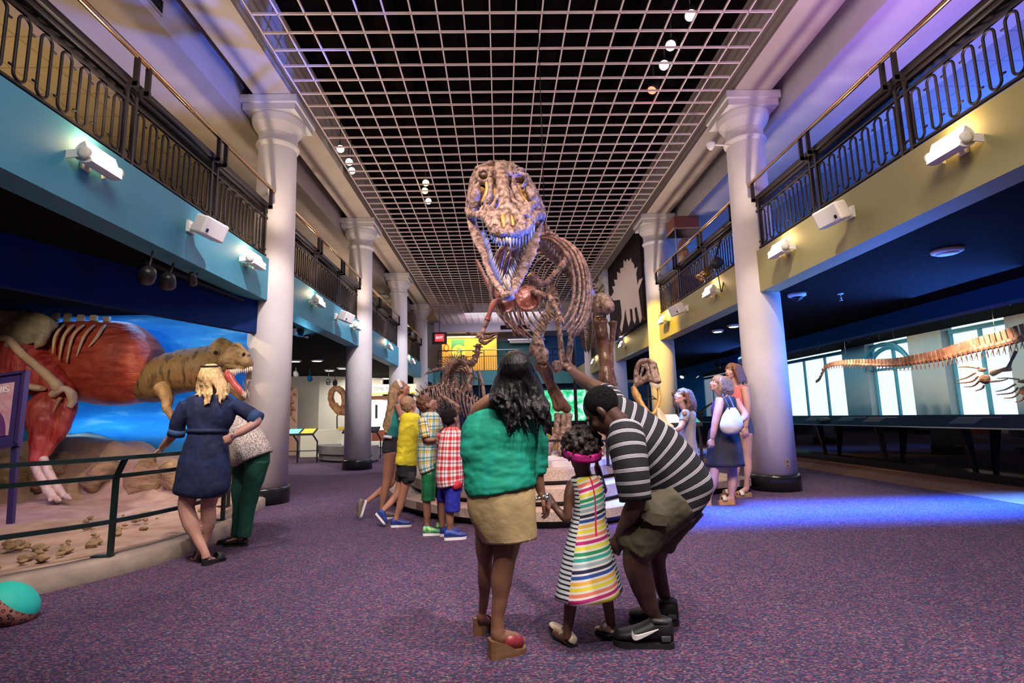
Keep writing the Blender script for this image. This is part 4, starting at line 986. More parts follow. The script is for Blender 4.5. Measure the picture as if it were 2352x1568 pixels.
mat('leather_red', (.26, .03, .035), .4); mat('wedge_wood', (.22, .12, .055), .5, c2=(.14, .07, .03), ns=8, stretch=(1, 1, 6)); mat('wedge_light', (.60, .30, .10), .5); mat('shoe_cream', (.70, .60, .42), .35); mat('shoe_black', (.010, .010, .012), .5); mat('shoe_grey', (.05, .05, .055), .5)
mat('rubber_white', (.75, .74, .72), .5); mat('rubber_black', (.012, .012, .012), .6); mat('shoe_blue', (.010, .025, .20), .5, c2=(.02, .06, .30), ns=20); mat('shoe_green', (.03, .30, .14), .5, c2=(.30, .55, .15), ns=26, lo=.45, hi=.55); mat('sandal_tan', (.45, .28, .13), .5); mat('shoe_taupe', (.16, .12, .10), .5); mat('silver', (.7, .7, .68), .25, 1); mat('ink_tattoo', (.03, .03, .035), .6)
def leopard(name, base, spot, sc):
    m, nt, b = new_mat(name); b.inputs['Roughness'].default_value = .8
    tc = nd(nt, 'ShaderNodeTexCoord'); vo = nd(nt, 'ShaderNodeTexVoronoi'); vo.inputs['Scale'].default_value = sc; lk(nt, tc.outputs['Object'], vo.inputs['Vector'])
    lk(nt, ramp(nt, vo.outputs['Distance'], [(0, base), (.22, spot), (.42, base)]), b.inputs['Base Color'])
leopard('print_spotted', (.55, .50, .46), (.03, .028, .03), 75)
# woven patterns on the cloth's own coordinates: u around the body, v along it
def stripes_v(name, period, stops, slant=0., rough=.85):
    m, nt, b = new_mat(name); b.inputs['Roughness'].default_value = rough
    v = attr(nt, 'v')
    if slant: v = math_n(nt, 'ADD', v, math_n(nt, 'MULTIPLY', attr(nt, 'u'), slant))
    c = ramp(nt, math_n(nt, 'FRACT', math_n(nt, 'DIVIDE', v, period)), stops)
    n2 = nd(nt, 'ShaderNodeTexNoise'); n2.inputs['Scale'].default_value = 9; tc = nd(nt, 'ShaderNodeTexCoord'); lk(nt, tc.outputs['Object'], n2.inputs['Vector'])
    bp = nd(nt, 'ShaderNodeBump'); bp.inputs['Strength'].default_value = .35; bp.inputs['Distance'].default_value = .02; lk(nt, n2.outputs['Fac'], bp.inputs['Height']); lk(nt, bp.outputs[0], b.inputs['Normal'])
    lk(nt, c, b.inputs['Base Color']); return m, nt, b, c
_k, _w = (.010, .010, .015), (.62, .62, .66)
stripes_v('polo_stripes', .056, [(0, _w), (.055, _k), (.10, _w), (.155, _k), (.20, _w), (.255, _k)])
def dress_mat():
    cs = [(.80, .72, .04), (.78, .22, .12), (.50, .02, .18), (.80, .75, .05), (.02, .30, .10), (.03, .42, .34), (.35, .47, .50), (.015, .02, .06), (.02, .08, .36), (.82, .48, .05)]
    st = []
    for i, c in enumerate(cs): st += [(i/10, c), (i/10+.062, (.78, .77, .72))]
    m, nt, b, c = stripes_v('dress_stripes', .27, st, .02)
    v = attr(nt, 'v'); u = attr(nt, 'u')
    bw = ramp(nt, math_n(nt, 'FRACT', math_n(nt, 'DIVIDE', v, .0225)), [(0, (.012, .016, .03)), (.38, (.66, .72, .72))])
    side = math_n(nt, 'GREATER_THAN', math_n(nt, 'ABSOLUTE', math_n(nt, 'SUBTRACT', u, .12)), math_n(nt, 'ADD', .85, math_n(nt, 'MULTIPLY', v, .1)))
    c1 = mixc(nt, side, c, bw)
    zip_ = math_n(nt, 'MULTIPLY', math_n(nt, 'LESS_THAN', math_n(nt, 'ABSOLUTE', math_n(nt, 'SUBTRACT', u, .22)), .05), math_n(nt, 'LESS_THAN', v, .31))
    lk(nt, mixc(nt, zip_, c1, (.62, .02, .12)), b.inputs['Base Color'])
dress_mat()
def plaid(name, pu, su, pv, sv, base):
    m, nt, b = new_mat(name); b.inputs['Roughness'].default_value = .85
    cu = ramp(nt, math_n(nt, 'FRACT', math_n(nt, 'DIVIDE', math_n(nt, 'ADD', attr(nt, 'u'), 10), pu)), su)
    cv = ramp(nt, math_n(nt, 'FRACT', math_n(nt, 'DIVIDE', attr(nt, 'v'), pv)), sv)
    lk(nt, mixc(nt, .55, mixc(nt, .5, cu, cv), mixc(nt, 1., cu, cv, 'MULTIPLY')), b.inputs['Base Color'])
W_ = (.80, .74, .70); R_ = (.60, .008, .03); G_ = (.22, .17, .19)
plaid('plaid_red', .62, [(0, R_), (.36, W_), (.58, G_), (.72, W_)], .10, [(0, R_), (.36, W_), (.58, G_), (.72, W_)], W_)
plaid('plaid_multi', .75, [(0, (.06, .30, .36)), (.22, (.72, .74, .66)), (.36, (.02, .02, .025)), (.42, (.70, .52, .10)), (.62, (.02, .02, .025)), (.66, (.72, .74, .66)), (.80, (.10, .38, .42))], .11, [(0, (.75, .75, .68)), (.35, (.05, .28, .32)), (.5, (.75, .75, .68)), (.68, (.02, .02, .025)), (.74, (.70, .55, .12))], W_)

def yaw_to(f, up=V((0, 0, 1))):
    f = V(f).normalized(); r = f.cross(up).normalized(); u = r.cross(f).normalized()
    return Matrix((r, f, u)).transposed()
class Fig:
    def __init__(s, label, Y, foot, sk):
        s.Y = Y; f = at(*foot, Z=0)
        s.t = thing('person', label, 'person', (f.x, f.y, 0)); s.b = MB(); s.sk = sk; s.kids = []
    def p(s, x, y, d=0): return at(x, y, Y=s.Y+d)
    def k(s, x, y, d=0): return PXM(s.p(x, y, d))
    def limb(s, pts, b=None, sub=5, n=12, flat=1.):
        P = [s.p(*a[:3]) for a in pts]; R = [a[3]*PXM(q) for a, q in zip(pts, P)]
        (b or s.b).tube(P, R, n, sub=sub, flat=flat)
    def outl(s, secs, b, n=28, sub=4, caps=(True, True), wob=None):
        "cloth from pairs of outline points: (xl, yl, xr, yr, depth offset, half thickness m)"
        q = []
        for xl, yl, xr, yr, d, th in secs:
            a, c = s.p(xl, yl, d), s.p(xr, yr, d); q.append(((a+c)/2, (c-a)/2, V((0, th, 0))))
        b.loft(q, n, caps=caps, seam=PI/2, sub=sub, wob=wob)
    def head(s, c, f, sc=1., face=True, ears=True, neck=None, nr=.055):
        s.hc = V(c); s.hR = R = yaw_to(f); s.hs = sc; b = s.b
        def L(x, y, z): return s.hc + R @ V((x*sc, y*sc, z*sc))
        s.L = L
        def B(x, y, z, rx, ry, rz): b.ball(L(x, y, z), (rx*sc, ry*sc, rz*sc), R, 16, 12)
        B(0, -.012, .035, .074, .092, .080); B(0, .022, -.03, .060, .068, .082); B(0, .058, -.088, .026, .026, .022); B(0, .03, -.07, .050, .045, .035)
        for q in (-1, 1):
            B(q*.034, .066, -.028, .026, .022, .024); B(q*.032, .078, .022, .030, .013, .010)
            if ears: B(q*.078, -.008, -.012, .010, .020, .032); B(q*.076, .004, -.036, .007, .010, .012)
        b.tube([L(0, .083, .016), L(0, .100, -.012), L(0, .104, -.028), L(0, .088, -.036)], [.009*sc, .012*sc, .016*sc, .010*sc], 8, sub=3)
        B(0, .083, -.056, .024, .012, .007); B(0, .080, -.070, .020, .012, .008)
        nb = V(neck) if neck is not None else L(0, -.02, -.2)
        b.tube([L(0, -.02, -.02), L(0, -.015, -.085), nb], [.055*sc, .050*sc, nr*1.15], 14)
        if face:
            for q in (-1, 1):
                MB().ball(L(q*.032, .0735, .006), .0115*sc, n=10, m=8).build('eye', MT['eye_white'], s.t); s.kids.append(1)
                MB().ball(L(q*.032, .0815, .007), .0066*sc, n=8, m=6).build('iris', MT['eye_dark'], s.t)
                bw = MB(); bw.tube([L(q*.015, .088, .030), L(q*.034, .088, .036), L(q*.052, .072, .030)], [.003*sc, .004*sc, .002*sc], 6, sub=3); bw.build('eyebrow', s.hair_m, s.t)
            lp = MB(); lp.tube([L(-.024, .084, -.062), L(-.010, .0945, -.061), L(.010, .0945, -.061), L(.024, .084, -.062)], [.002*sc, .0055*sc, .0055*sc, .002*sc], 8, sub=3); lp.build('lips', MT['lip'], s.t)
    hair_m = None
    def hand(s, w, f, n, side, sc=1., curl=.5, point=None, th=.6):
        w = V(w); f = V(f).normalized(); n = V(n); n = (n-f*n.dot(f)).normalized(); t = f.cross(n)*side; b = s.b
        b.loft([(w-f*.02*sc, t*.026*sc, n*.020*sc), (w+f*.03*sc, t*.036*sc, n*.016*sc), (w+f*.075*sc, t*.042*sc, n*.014*sc), (w+f*.092*sc, t*.038*sc, n*.010*sc)], 14, sub=3)
        for i, (o, ln) in enumerate(((.0335, .070), (.0115, .078), (-.0115, .072), (-.0335, .056))):
            c = curl*(1+.12*i)
            if point is not None and i == 0: c = point
            p = w + f*.085*sc + t*o*sc; d = f.copy(); pts = [p-f*.02*sc, p]
            for j, fr in enumerate((.42, .32, .26)):
                a = c*(.9 if j == 0 else 1.1); d = (d*math.cos(a) - n*math.sin(a)).normalized(); n2 = None
                p = p + d*ln*fr*sc; pts.append(p)
                # keep the bending plane: rotate n with the finger
                nn = n if j == 0 else nn
            b.tube(pts, [.0095*sc, .0092*sc, .0085*sc, .0078*sc, .006*sc], 8, sub=2)
        p = w + f*.018*sc + t*.03*sc; d = (f*.75 + t*.75 - n*th*.6).normalized(); d2 = (f - n*th*.7 + t*.15).normalized()
        b.tube([p, p+d*.03*sc, p+d*.03*sc+d2*.03*sc, p+d*.03*sc+d2*.055*sc], [.015*sc, .012*sc, .0105*sc, .008*sc], 8, sub=2)
    def done(s, vox=.008, nz=None): s.body = s.b.build('body', MT[s.sk], s.t, voxel=vox, sm=2, nz=nz); return s.body
    def cloth(s, b, name, m, vox=None, nz=(.006, 9), sm=1, label=None, **kw):
        o = b.build(name, MT[m], s.t, voxel=vox, sm=sm if vox else 0, nz=nz, **kw)
        if label: o['label'] = label
        return o
    def shoe(s, toe, heel, w=.045, h=.075, up='shoe_black', sole='rubber_white', st=.022, name='shoe', ankle=True):
        toe, heel = V(toe), V(heel); f = (toe-heel); L = f.length; f.normalize(); z = V((0, 0, 1)); z = (z-f*z.dot(f)).normalized(); x = f.cross(z)
        def S(a, ww, zz, hh): c = heel+f*(L*a)+z*(st+zz+hh/2); return (c, x*ww, z*(hh/2))
        b = MB(); b.loft([S(0, w*.45, .0, h*.75), S(.06, w*.78, .0, h*1.0), S(.28, w*.85, .0, h*1.05), S(.5, w*.92, 0, h*.78), (S(.75, w, 0, h*.52)), S(.93, w*.75, 0, h*.42), S(1, w*.3, 0, h*.25)], 16, sub=3)
        o = b.build(name, MT[up], s.t, voxel=.007, sm=1)
        b = MB(); P = []
        for a, ww in ((0, .5), (.05, .8), (.3, .85), (.55, .93), (.78, 1.04), (.93, .8), (1.01, .3)): P.append((a, ww*w))
        poly = [heel+f*(L*a)+x*ww for a, ww in P]+[heel+f*(L*a)-x*ww for a, ww in P[::-1]]
        b.prism(poly, z*st); b.build('sole', MT[sole], o, smooth=False)
        s._sh = (heel, f, z, x, L, st, w, h); return o
def strand_hair(b, roots_tips, r0, r1, sub=4):
    for P in roots_tips: b.tube(P, [r0]+[r0*.95]*(len(P)-2)+[r1], 7, sub=sub)

# ------------------------------------------------------------------ woman in green
random.seed(21)
g = Fig('dark-haired woman in green top and khaki skirt holding the hand of a small girl', 2.95, (1150, 1495), 'skin_brown'); g.hair_m = MT['hair_black']
g.head(g.p(1188, 858, .02), (.12, .9, .38), .98, neck=g.p(1168, 948, .02), nr=.06)
g.limb([(1172, 925, .0, 15), (1138, 916, -.01, 17), (1104, 934, .0, 15), (1094, 955, .02, 15)])
g.limb([(1098, 965, .02, 16), (1088, 1010, .08, 15), (1090, 1060, .22, 13), (1120, 1050, .34, 11)])     # left arm folded in front
g.limb([(1222, 965, 0, 14), (1232, 1015, .02, 13), (1236, 1068, .03, 13), (1236, 1100, .03, 14), (1244, 1132, .03, 10)])
g.hand(g.p(1245, 1136, .03), g.p(1262, 1166, .05)-g.p(1245, 1136, .03), (.85, -.3, .55), 1, .95, .8)
g.outl([(1120, 935, 1205, 945, .02, .05), (1092, 960, 1230, 962, .02, .085), (1085, 1030, 1215, 1030, .02, .08), (1090, 1110, 1210, 1110, .02, .08), (1095, 1180, 1210, 1180, .02, .09)], g.b, 20)
g.limb([(1120, 1160, .06, 34), (1115, 1250, .08, 24), (1114, 1288, .10, 17), (1114, 1325, .13, 17), (1112, 1370, .20, 12), (1108, 1408, .26, 9)])
g.limb([(1186, 1160, 0, 38), (1165, 1250, 0, 30), (1158, 1288, 0, 26), (1152, 1330, 0, 25), (1148, 1378, .0, 18), (1143, 1415, 0, 15), (1143, 1445, 0, 16)])
hl, tl_ = g.p(1140, 1462, 0), g.p(1204, 1474, .04)
g.limb([(1143, 1445, 0, 17), (1147, 1462, 0, 17), (1175, 1462, .03, 12), (1203, 1472, .06, 9)], n=12)
g.limb([(1108, 1400, .26, 10), (1107, 1420, .27, 12), (1120, 1428, .36, 10), (1128, 1436, .45, 7)])
g.done(.0055)
b = MB()
g.outl([(1112, 934, 1205, 950, .03, .06), (1086, 942, 1222, 955, .02, .085), (1072, 962, 1238, 968, .02, .108), (1062, 1000, 1240, 1005, .01, .125), (1058, 1040, 1236, 1040, .01, .13), (1061, 1080, 1233, 1074, .01, .145), (1066, 1114, 1233, 1100, .01, .158), (1072, 1136, 1232, 1112, .01, .16)], b)
g.limb([(1222, 958, .02, 22), (1238, 1000, .03, 21), (1239, 1050, .03, 19), (1236, 1086, .03, 18.5)], b)
g.limb([(1092, 960, .03, 22), (1078, 1005, .08, 22), (1084, 1060, .2, 18)], b)
g.cloth(b, 'green_top', 'jersey_green', .009, (.012, 4.5, 4.5, 10), 2)
b = MB(); g.outl([(1090, 1090, 1215, 1085, .01, .10), (1077, 1130, 1228, 1125, .01, .14), (1077, 1170, 1230, 1165, .01, .145), (1090, 1210, 1232, 1205, .01, .14), (1106, 1242, 1232, 1232, .01, .135)], b, 48, caps=(True, False), wob=lambda f, th: .012*math.sin(7*th)*f)
g.cloth(b, 'khaki_skirt', 'khaki', None, (.006, 14, 14, 6), solid=.006)
b = MB(); b.ball(g.L(0, -.022, .045), (.093, .106, .094), g.hR, 20, 14)
random.seed(4)
for k in range(96):
    a = random.uniform(PI*.93, PI*2.07)  # around the back of the head
    cx = math.cos(a); e = random.uniform(.2, 1)
    top0 = g.L(.02*cx, -.02, .132); top = g.L(.084*cx*e, -.03-.078*abs(math.sin(a))*e, .125-.05*e); mid = g.L(.106*cx, -.02-.095*abs(math.sin(a)), .0)
    xx = 1190+cx*56+random.uniform(-8, 8)+4*e; yl = random.uniform(955, 1004) if cx > -.55 else random.uniform(905, 945)
    m1 = g.p(1188+cx*56+random.uniform(-4, 4), 905, -.085*abs(math.sin(a))+random.uniform(-.02, .02)); m2 = g.p(xx+random.uniform(-9, 9), (905+yl)/2, -.10+random.uniform(-.03, .02)); m3 = g.p(xx+random.uniform(-10, 10)+4, yl, -.135+random.uniform(-.02, .03))
    b.tube([top0, top, mid, m1, m2, m3], [.010, .012, .014, .013, .011, .003], 7, sub=4)
g.cloth(b, 'hair', 'hair_black', .0065, (.003, 34), 0)
b = MB()
for k, (dx, dy) in enumerate(((0, 0), (5, 6), (10, 3), (14, 9), (9, 11), (2, 9))): pass
pth = [(1131, 918), (1139, 912), (1146, 920), (1150, 929), (1142, 934), (1136, 926), (1143, 922), (1152, 935)]
b.tube([g.p(x, y+18, -.075) for x, y in pth], .0022, 5, sub=4); tt = g.cloth(b, 'shoulder_tattoo', 'ink_tattoo', None, None, label='dark inked tattoo on the left shoulder blade')
b = MB()
for k in range(9):
    a = 2*PI*k/9; c = g.p(1245, 1140, .03); b.ball(c+V((.034*math.cos(a), .03*math.sin(a), .012*math.cos(a))), random.uniform(.009, .015), n=8, m=6)
g.cloth(b, 'beaded_bracelet', 'silver', None, None)
b = MB(); b.ball(g.p(1257, 1144, -.0), (.012, .008, .012)); g.cloth(b, 'ring', 'silver', None, None)
def wedge(F, heel, toe, w, hh, ht, m, st, strap=None):
    heel, toe = V(heel), V(toe); f = toe-heel; f.z = 0; L = f.length; f.normalize(); x = V((f.y, -f.x, 0)); h0 = V((heel.x, heel.y, 0))
    b = MB(); q = []
    for a, ww, zt in ((0, .6, hh), (.08, .9, hh), (.4, .85, hh*.75), (.65, 1.0, ht*1.2), (.9, .85, ht), (1.0, .4, ht)):
        c = h0+f*(L*a); q.append((c+V((0, 0, zt/2)), x*(w*ww), V((0, 0, zt/2))))
    P = []
    rows = [[c-a_-z_, c+a_-z_, c+a_+z_, c-a_+z_, c-a_-z_] for c, a_, z_ in q]
    b.sheet(rows); b.bm.faces.new([v for v in b.bm.verts][:4]); n_ = len(rows); vs = list(b.bm.verts); b.bm.faces.new(vs[-5:-1])
    bmesh.ops.remove_doubles(b.bm, verts=b.bm.verts, dist=1e-5)
    o = b.build('wedge_sandal', MT[m], F.t, smooth=False)
    if strap:
        b = MB()
        for a0, a1 in ((.55, .80),):
            rows = []
            for a in (a0, (a0+a1)/2, a1):
                c = h0+f*(L*a)+V((0, 0, ht*1.1)); rows.append([c+x*(w*1.22*math.cos(t))+V((0, 0, (.072-.05*(a-.5))*math.sin(t))) for t in [PI*k/12 for k in range(13)]])
            b.sheet(rows)
        b.build('strap', MT[strap], o, solid=.004)
    return o
sd = [wedge(g, g.p(1124, 1500, -.02), g.p(1206, 1488, .06), .045, .09, .028, 'wedge_wood', 0), wedge(g, g.p(1098, 1452, .27), g.p(1132, 1440, .5), .042, .09, .028, 'wedge_wood', 0)]
for o_, A, B in ((sd[0], g.p(1153, 1465, .02), g.p(1194, 1473, .055)), (sd[1], g.p(1114, 1428, .34), g.p(1126, 1435, .43))):
    f = (B-A).normalized(); x = V((f.y, -f.x, 0)).normalized(); z = x.cross(f); z = z if z.z > 0 else -z; b = MB()
    b.loft([(A, x*.046, z*.040), ((A+B)/2, x*.047, z*.038), (B, x*.043, z*.034)], 20, caps=(False, False)); b.build('strap', MT['leather_red'], o_, solid=.005)

# ------------------------------------------------------------------ little girl
d = Fig('small girl in rainbow-striped dress with pink headband, seen from behind', 3.05, (1330, 1480), 'skin_deep'); d.hair_m = MT['hair_curl']
d.head(d.p(1335, 1042), (-.15, .95, .15), .92, neck=d.p(1343, 1098, 0), nr=.04)
d.limb([(1315, 1108, 0, 13), (1307, 1135, -.02, 12), (1305, 1165, -.03, 11), (1302, 1190, -.03, 11), (1285, 1176, -.01, 9), (1272, 1160, .02, 7.5)])
d.hand(d.p(1273, 1162, .02), d.p(1255, 1140, .04)-d.p(1273, 1162, .02), (-.3, -.6, .7), -1, .72, .9)
d.limb([(1372, 1100, 0, 12), (1384, 1125, .10, 11), (1380, 1105, .2, 9), (1371, 1070, .16, 7.5)])
d.hand(d.p(1371, 1072, .16), (0, -.1, 1), (1, -.3, 0), 1, .7, .5)
d.outl([(1325, 1098, 1365, 1094, 0, .04), (1312, 1112, 1380, 1106, 0, .065), (1318, 1180, 1386, 1180, 0, .075), (1312, 1250, 1395, 1250, 0, .085)], d.b, 18)
d.limb([(1328, 1250, 0, 22), (1320, 1330, 0, 16), (1311, 1383, 0, 15.5), (1307, 1420, 0, 13), (1303, 1448, 0, 10), (1304, 1465, 0, 12)])
d.limb([(1372, 1250, .02, 22), (1386, 1320, .02, 16), (1394, 1372, .02, 14), (1400, 1410, .04, 12), (1404, 1440, .05, 10), (1405, 1455, .05, 11)])
d.limb([(1304, 1466, .0, 12), (1290, 1462, .05, 10), (1272, 1452, .10, 8)]); d.limb([(1405, 1456, .05, 11), (1392, 1452, .12, 9), (1380, 1440, .16, 8)])
d.done(.0055)
b = MB()
d.outl([(1318, 1094, 1366, 1090, 0, .045), (1310, 1104, 1380, 1096, 0, .068), (1316, 1140, 1388, 1132, 0, .085), (1317, 1180, 1390, 1176, 0, .09), (1310, 1210, 1395, 1206, 0, .095), (1300, 1250, 1403, 1246, 0, .12), (1288, 1310, 1415, 1298, 0, .15), (1276, 1374, 1428, 1352, 0, .175)], b, 72, caps=(True, False), wob=lambda f, th: .05*max(0, f-.45)*math.sin(6*th+1))
d.cloth(b, 'striped_dress', 'dress_stripes', None, None, solid=.004)
b = MB(); random.seed(8)
b.ball(d.L(0, -.012, .045), (.085, .098, .085), d.hR, 16, 12)
for k in range(230):
    a, e = random.uniform(0, 2*PI), random.uniform(-.45, 1.45)
    dirv = V((math.cos(a)*math.cos(e), math.sin(a)*math.cos(e), math.sin(e)))
    if dirv.y > .55 and dirv.z < .5: continue
    rad = random.uniform(.088, .108)+.022*max(0, dirv.z)
    b.ball(d.hc+d.hR @ V((dirv.x*rad*1.0, dirv.y*rad-.012, dirv.z*rad*.98+.03)), random.uniform(.010, .019), n=7, m=5)
d.cloth(b, 'curly_hair', 'hair_curl', .0065, (.006, 60), 0)
b = MB(); rows = []
for zz in (-.005, .012, .030, .044):
    rows.append([d.L(.116*math.cos(t), -.012+.124*math.sin(t), zz+.045*math.sin(t)*-.3-.035*(1 if math.sin(t) < 0 else 0)*abs(math.sin(t))) for t in [PI*1.02+PI*.96*k/20 for k in range(21)]])
b.sheet(rows); d.cloth(b, 'pink_headband', 'headband_pink', None, None, solid=.006)
def flat_shoe(F, toe, heel, up=.0):
    o = F.shoe(toe, heel, .036, .045, 'shoe_cream', 'rubber_black', .012); h, f, z, x, L, st, w, hh = F._sh
    b = MB(); c = h+f*(L*.38)+z*.02; b.tube([c+x*(.036*math.cos(t))+z*(.050*math.sin(t)) for t in [PI*k/10 for k in range(11)]], .006, 6); b.build('strap', MT['shoe_cream'], o); return o
q0 = d.p(1318, 1483, 0); q1 = d.p(1268, 1456, .14); flat_shoe(d, V((q1.x, q1.y+.06, .03)), V((q0.x, q0.y-.02, 0)))
q0 = d.p(1408, 1478, .02); q1 = d.p(1374, 1440, .16); flat_shoe(d, V((q1.x, q1.y+.02, 0.0)), V((q0.x, q0.y, .035)))

# ------------------------------------------------------------------ man bending, pointing
m_ = Fig('man in black striped polo bending down and pointing up at the skeleton', 3.02, (1490, 1478), 'skin_dark'); m_.hair_m = MT['hair_crop']
m_.head(m_.p(1384, 944, -.08), (-.62, .30, -.72), 1.06, neck=m_.p(1438, 965, -.05), nr=.065, face=False)
m_.limb([(1420, 935, .1, 24), (1392, 905, .25, 22), (1362, 886, .42, 17), (1340, 874, .52, 15.5), (1316, 854, .66, 11)])
m_.limb([(1446, 1010, -.18, 26), (1456, 1080, -.22, 25), (1462, 1145, -.22, 23), (1450, 1175, -.2, 21), (1434, 1205, -.12, 15), (1424, 1228, -.05, 12)])
m_.hand(m_.p(1316, 855, .66), m_.p(1298, 830, .72)-m_.p(1316, 855, .66), (.2, -.85, .3), 1, .92, 1.35, point=.05)
b = m_.b; c = m_.p(1301, 843, .70); b.ball(c, (.036, .036, .032)); b.tube([m_.p(1291, 838, .72), m_.p(1288, 822, .73), m_.p(1288, 809, .74)], [.013, .011, .008], 8, sub=2)
m_.hand(m_.p(1426, 1226, -.05), (-.35, .3, -.85), (-.3, -.9, .1), -1, .95, .4)
m_.outl([(1405, 965, 1445, 930, -.02, .07), (1435, 1030, 1490, 980, 0, .10), (1485, 1100, 1570, 1055, .02, .11), (1510, 1140, 1590, 1120, .05, .11)], m_.b, 18)
m_.limb([(1555, 1145, -.06, 34), (1510, 1190, -.1, 36), (1472, 1250, -.1, 33), (1462, 1290, -.08, 32), (1474, 1335, -.05, 29), (1488, 1380, -.02, 22), (1504, 1412, 0, 14), (1512, 1440, 0, 14)])
m_.limb([(1568, 1145, .18, 32), (1535, 1200, .2, 34), (1510, 1258, .24, 26), (1512, 1300, .26, 17), (1520, 1345, .28, 16), (1530, 1380, .3, 12), (1538, 1405, .3, 12)])
m_.limb([(1512, 1440, 0, 14), (1512, 1458, 0, 15), (1470, 1462, .02, 13), (1435, 1468, .04, 10)]); m_.limb([(1538, 1405, .3, 12), (1540, 1415, .3, 12), (1500, 1412, .3, 11), (1462, 1412, .3, 9)])
m_.done(.007)
b = MB()
m_.outl([(1392, 985, 1400, 905, -.02, .07), (1398, 1010, 1428, 910, -.01, .12), (1414, 1040, 1468, 928, 0, .15), (1432, 1070, 1510, 958, 0, .17), (1448, 1100, 1552, 992, .01, .18), (1462, 1128, 1594, 1036, .02, .185), (1472, 1148, 1624, 1078, .03, .19), (1478, 1160, 1633, 1110, .04, .19), (1496, 1180, 1620, 1145, .05, .19), (1520, 1196, 1590, 1178, .05, .17)], b, 40)
m_.limb([(1436, 985, -.12, 40), (1440, 1020, -.17, 43), (1450, 1075, -.21, 41), (1460, 1148, -.22, 36)], b, n=24)
m_.limb([(1425, 940, .08, 27), (1400, 912, .22, 25), (1388, 902, .28, 23)], b, n=20)
m_.cloth(b, 'striped_polo', 'polo_stripes', None, (.007, 6))
b = MB(); b.tube([m_.p(1416, 985, -.13), m_.p(1412, 1005, -.1), m_.p(1398, 1000, 0)], [.03, .03, .02], 10); b.tube([m_.p(1436, 918, .02), m_.p(1441, 950, -.1), m_.p(1424, 990, -.16)], [.022, .026, .02], 10, sub=3); m_.cloth(b, 'collar', 'charcoal', .009, None)
b = MB()
m_.outl([(1478, 1130, 1626, 1090, .05, .18), (1482, 1165, 1618, 1135, .05, .19), (1470, 1190, 1590, 1185, .05, .18)], b, 28)
m_.limb([(1548, 1150, -.06, 58), (1508, 1188, -.09, 52), (1474, 1230, -.1, 46), (1456, 1268, -.1, 41)], b, n=20); m_.limb([(1572, 1150, .18, 48), (1540, 1200, .2, 40), (1515, 1252, .24, 30)], b, n=18)
m_.cloth(b, 'cargo_shorts', 'olive_cloth', .010, (.013, 7), 2)
b = MB(); pk = [m_.p(1476, 1172, -.235), m_.p(1532, 1184, -.235), m_.p(1532, 1208, -.235), m_.p(1500, 1206, -.235), m_.p(1474, 1190, -.235)]
b.prism(pk, (0, .03, 0)); m_.cloth(b, 'pocket_flap', 'olive_cloth', None, None, smooth=False)
b = MB(); b.ball(m_.L(0, -.026, .036), (.083*1.06, .096*1.06, .088*1.06), m_.hR, 24, 16); m_.cloth(b, 'cropped_hair', 'hair_crop', .008, (.001, 60))
for (tx, ty), (hx, hy), dd, lb in (((1412, 1482), (1548, 1484), 0, None), ((1440, 1420), (1566, 1440), .3, None)):
    t0, h0 = at(tx, ty, Z=0), at(hx, hy, Z=0); t0.y = h0.y = m_.Y+dd; o = m_.shoe((t0.x, t0.y+.03, 0), (h0.x, h0.y-.02, 0), .055, .115, 'shoe_black', 'rubber_black', .028, name='sneaker')
    h, f, z, x, L, st, w, hh = m_._sh
    sx = x if x.y < 0 else -x
    def sw(a, zz, off=.004): return h+f*(L*a)+z*zz+sx*(w*.95+off)
    ol = [(.26, .104), (.38, .084), (.48, .068), (.56, .056), (.62, .049), (.665, .048), (.695, .056), (.708, .070), (.706, .084), (.692, .099), (.684, .086), (.672, .077), (.65, .072), (.61, .0725), (.54, .077), (.42, .089)]
    if dd == 0:
        b = MB(); b.prism([sw(a, zz, .000) for a, zz in ol], sx*.012); b.build('swoosh', MT['rubber_white'], o, smooth=False)['label'] = 'white swoosh mark on the shoe side'
    b = MB(); b.tube([h+f*(L*.1)+z*.13+x*.03, h+f*(L*.3)+z*.14+x*.045, h+f*(L*.38)+z*.125, h+f*(L*.3)+z*.14-x*.045, h+f*(L*.1)+z*.13-x*.03, h+f*(L*.04)+z*.13], .012, 8, closed=True, sub=0); b.build('ankle_collar', MT['shoe_grey'], o)
    b = MB(); b.box(h+f*(L*.14)+z*.05+sx*(w*.66), (.05, .02, .03), bevel=.004); b.build('heel_panel', MT['shoe_grey'], o)

# ------------------------------------------------------------------ blonde woman in navy
n_ = Fig('blonde woman in a navy shirt dress leaning on the diorama railing', 5.0, (475, 1290), 'skin_fair'); n_.hair_m = MT['hair_blonde']
n_.head(n_.p(488, 866), (.05, .95, .1), .98, neck=n_.p(486, 912), nr=.055)
n_.limb([(428, 928, 0, 10), (412, 960, 0, 11), (404, 988, .03, 12), (388, 1010, .08, 9.5), (372, 1028, .15, 7)])
n_.hand(n_.p(372, 1028, .15), n_.p(352, 1044, .18)-n_.p(372, 1028, .15), (-.5, -.3, .8), 1, .92, .45)
n_.limb([(536, 932, 0, 10), (566, 950, .02, 11), (590, 966, .0, 11), (560, 988, -.08, 10), (532, 1002, -.12, 7)])
n_.hand(n_.p(534, 1000, -.12), n_.p(516, 1010, -.12)-n_.p(534, 1000, -.12), (0, -1, .1), -1, .9, .7)
n_.outl([(446, 918, 524, 918, 0, .06), (438, 955, 522, 955, 0, .08), (452, 1010, 505, 1010, 0, .07), (440, 1080, 508, 1080, 0, .09)], n_.b, 18)
n_.limb([(446, 1070, 0, 20), (432, 1140, 0, 19), (428, 1165, 0, 17), (438, 1200, 0, 17), (456, 1240, -.01, 11), (470, 1268, -.02, 9), (474, 1282, -.02, 10)])
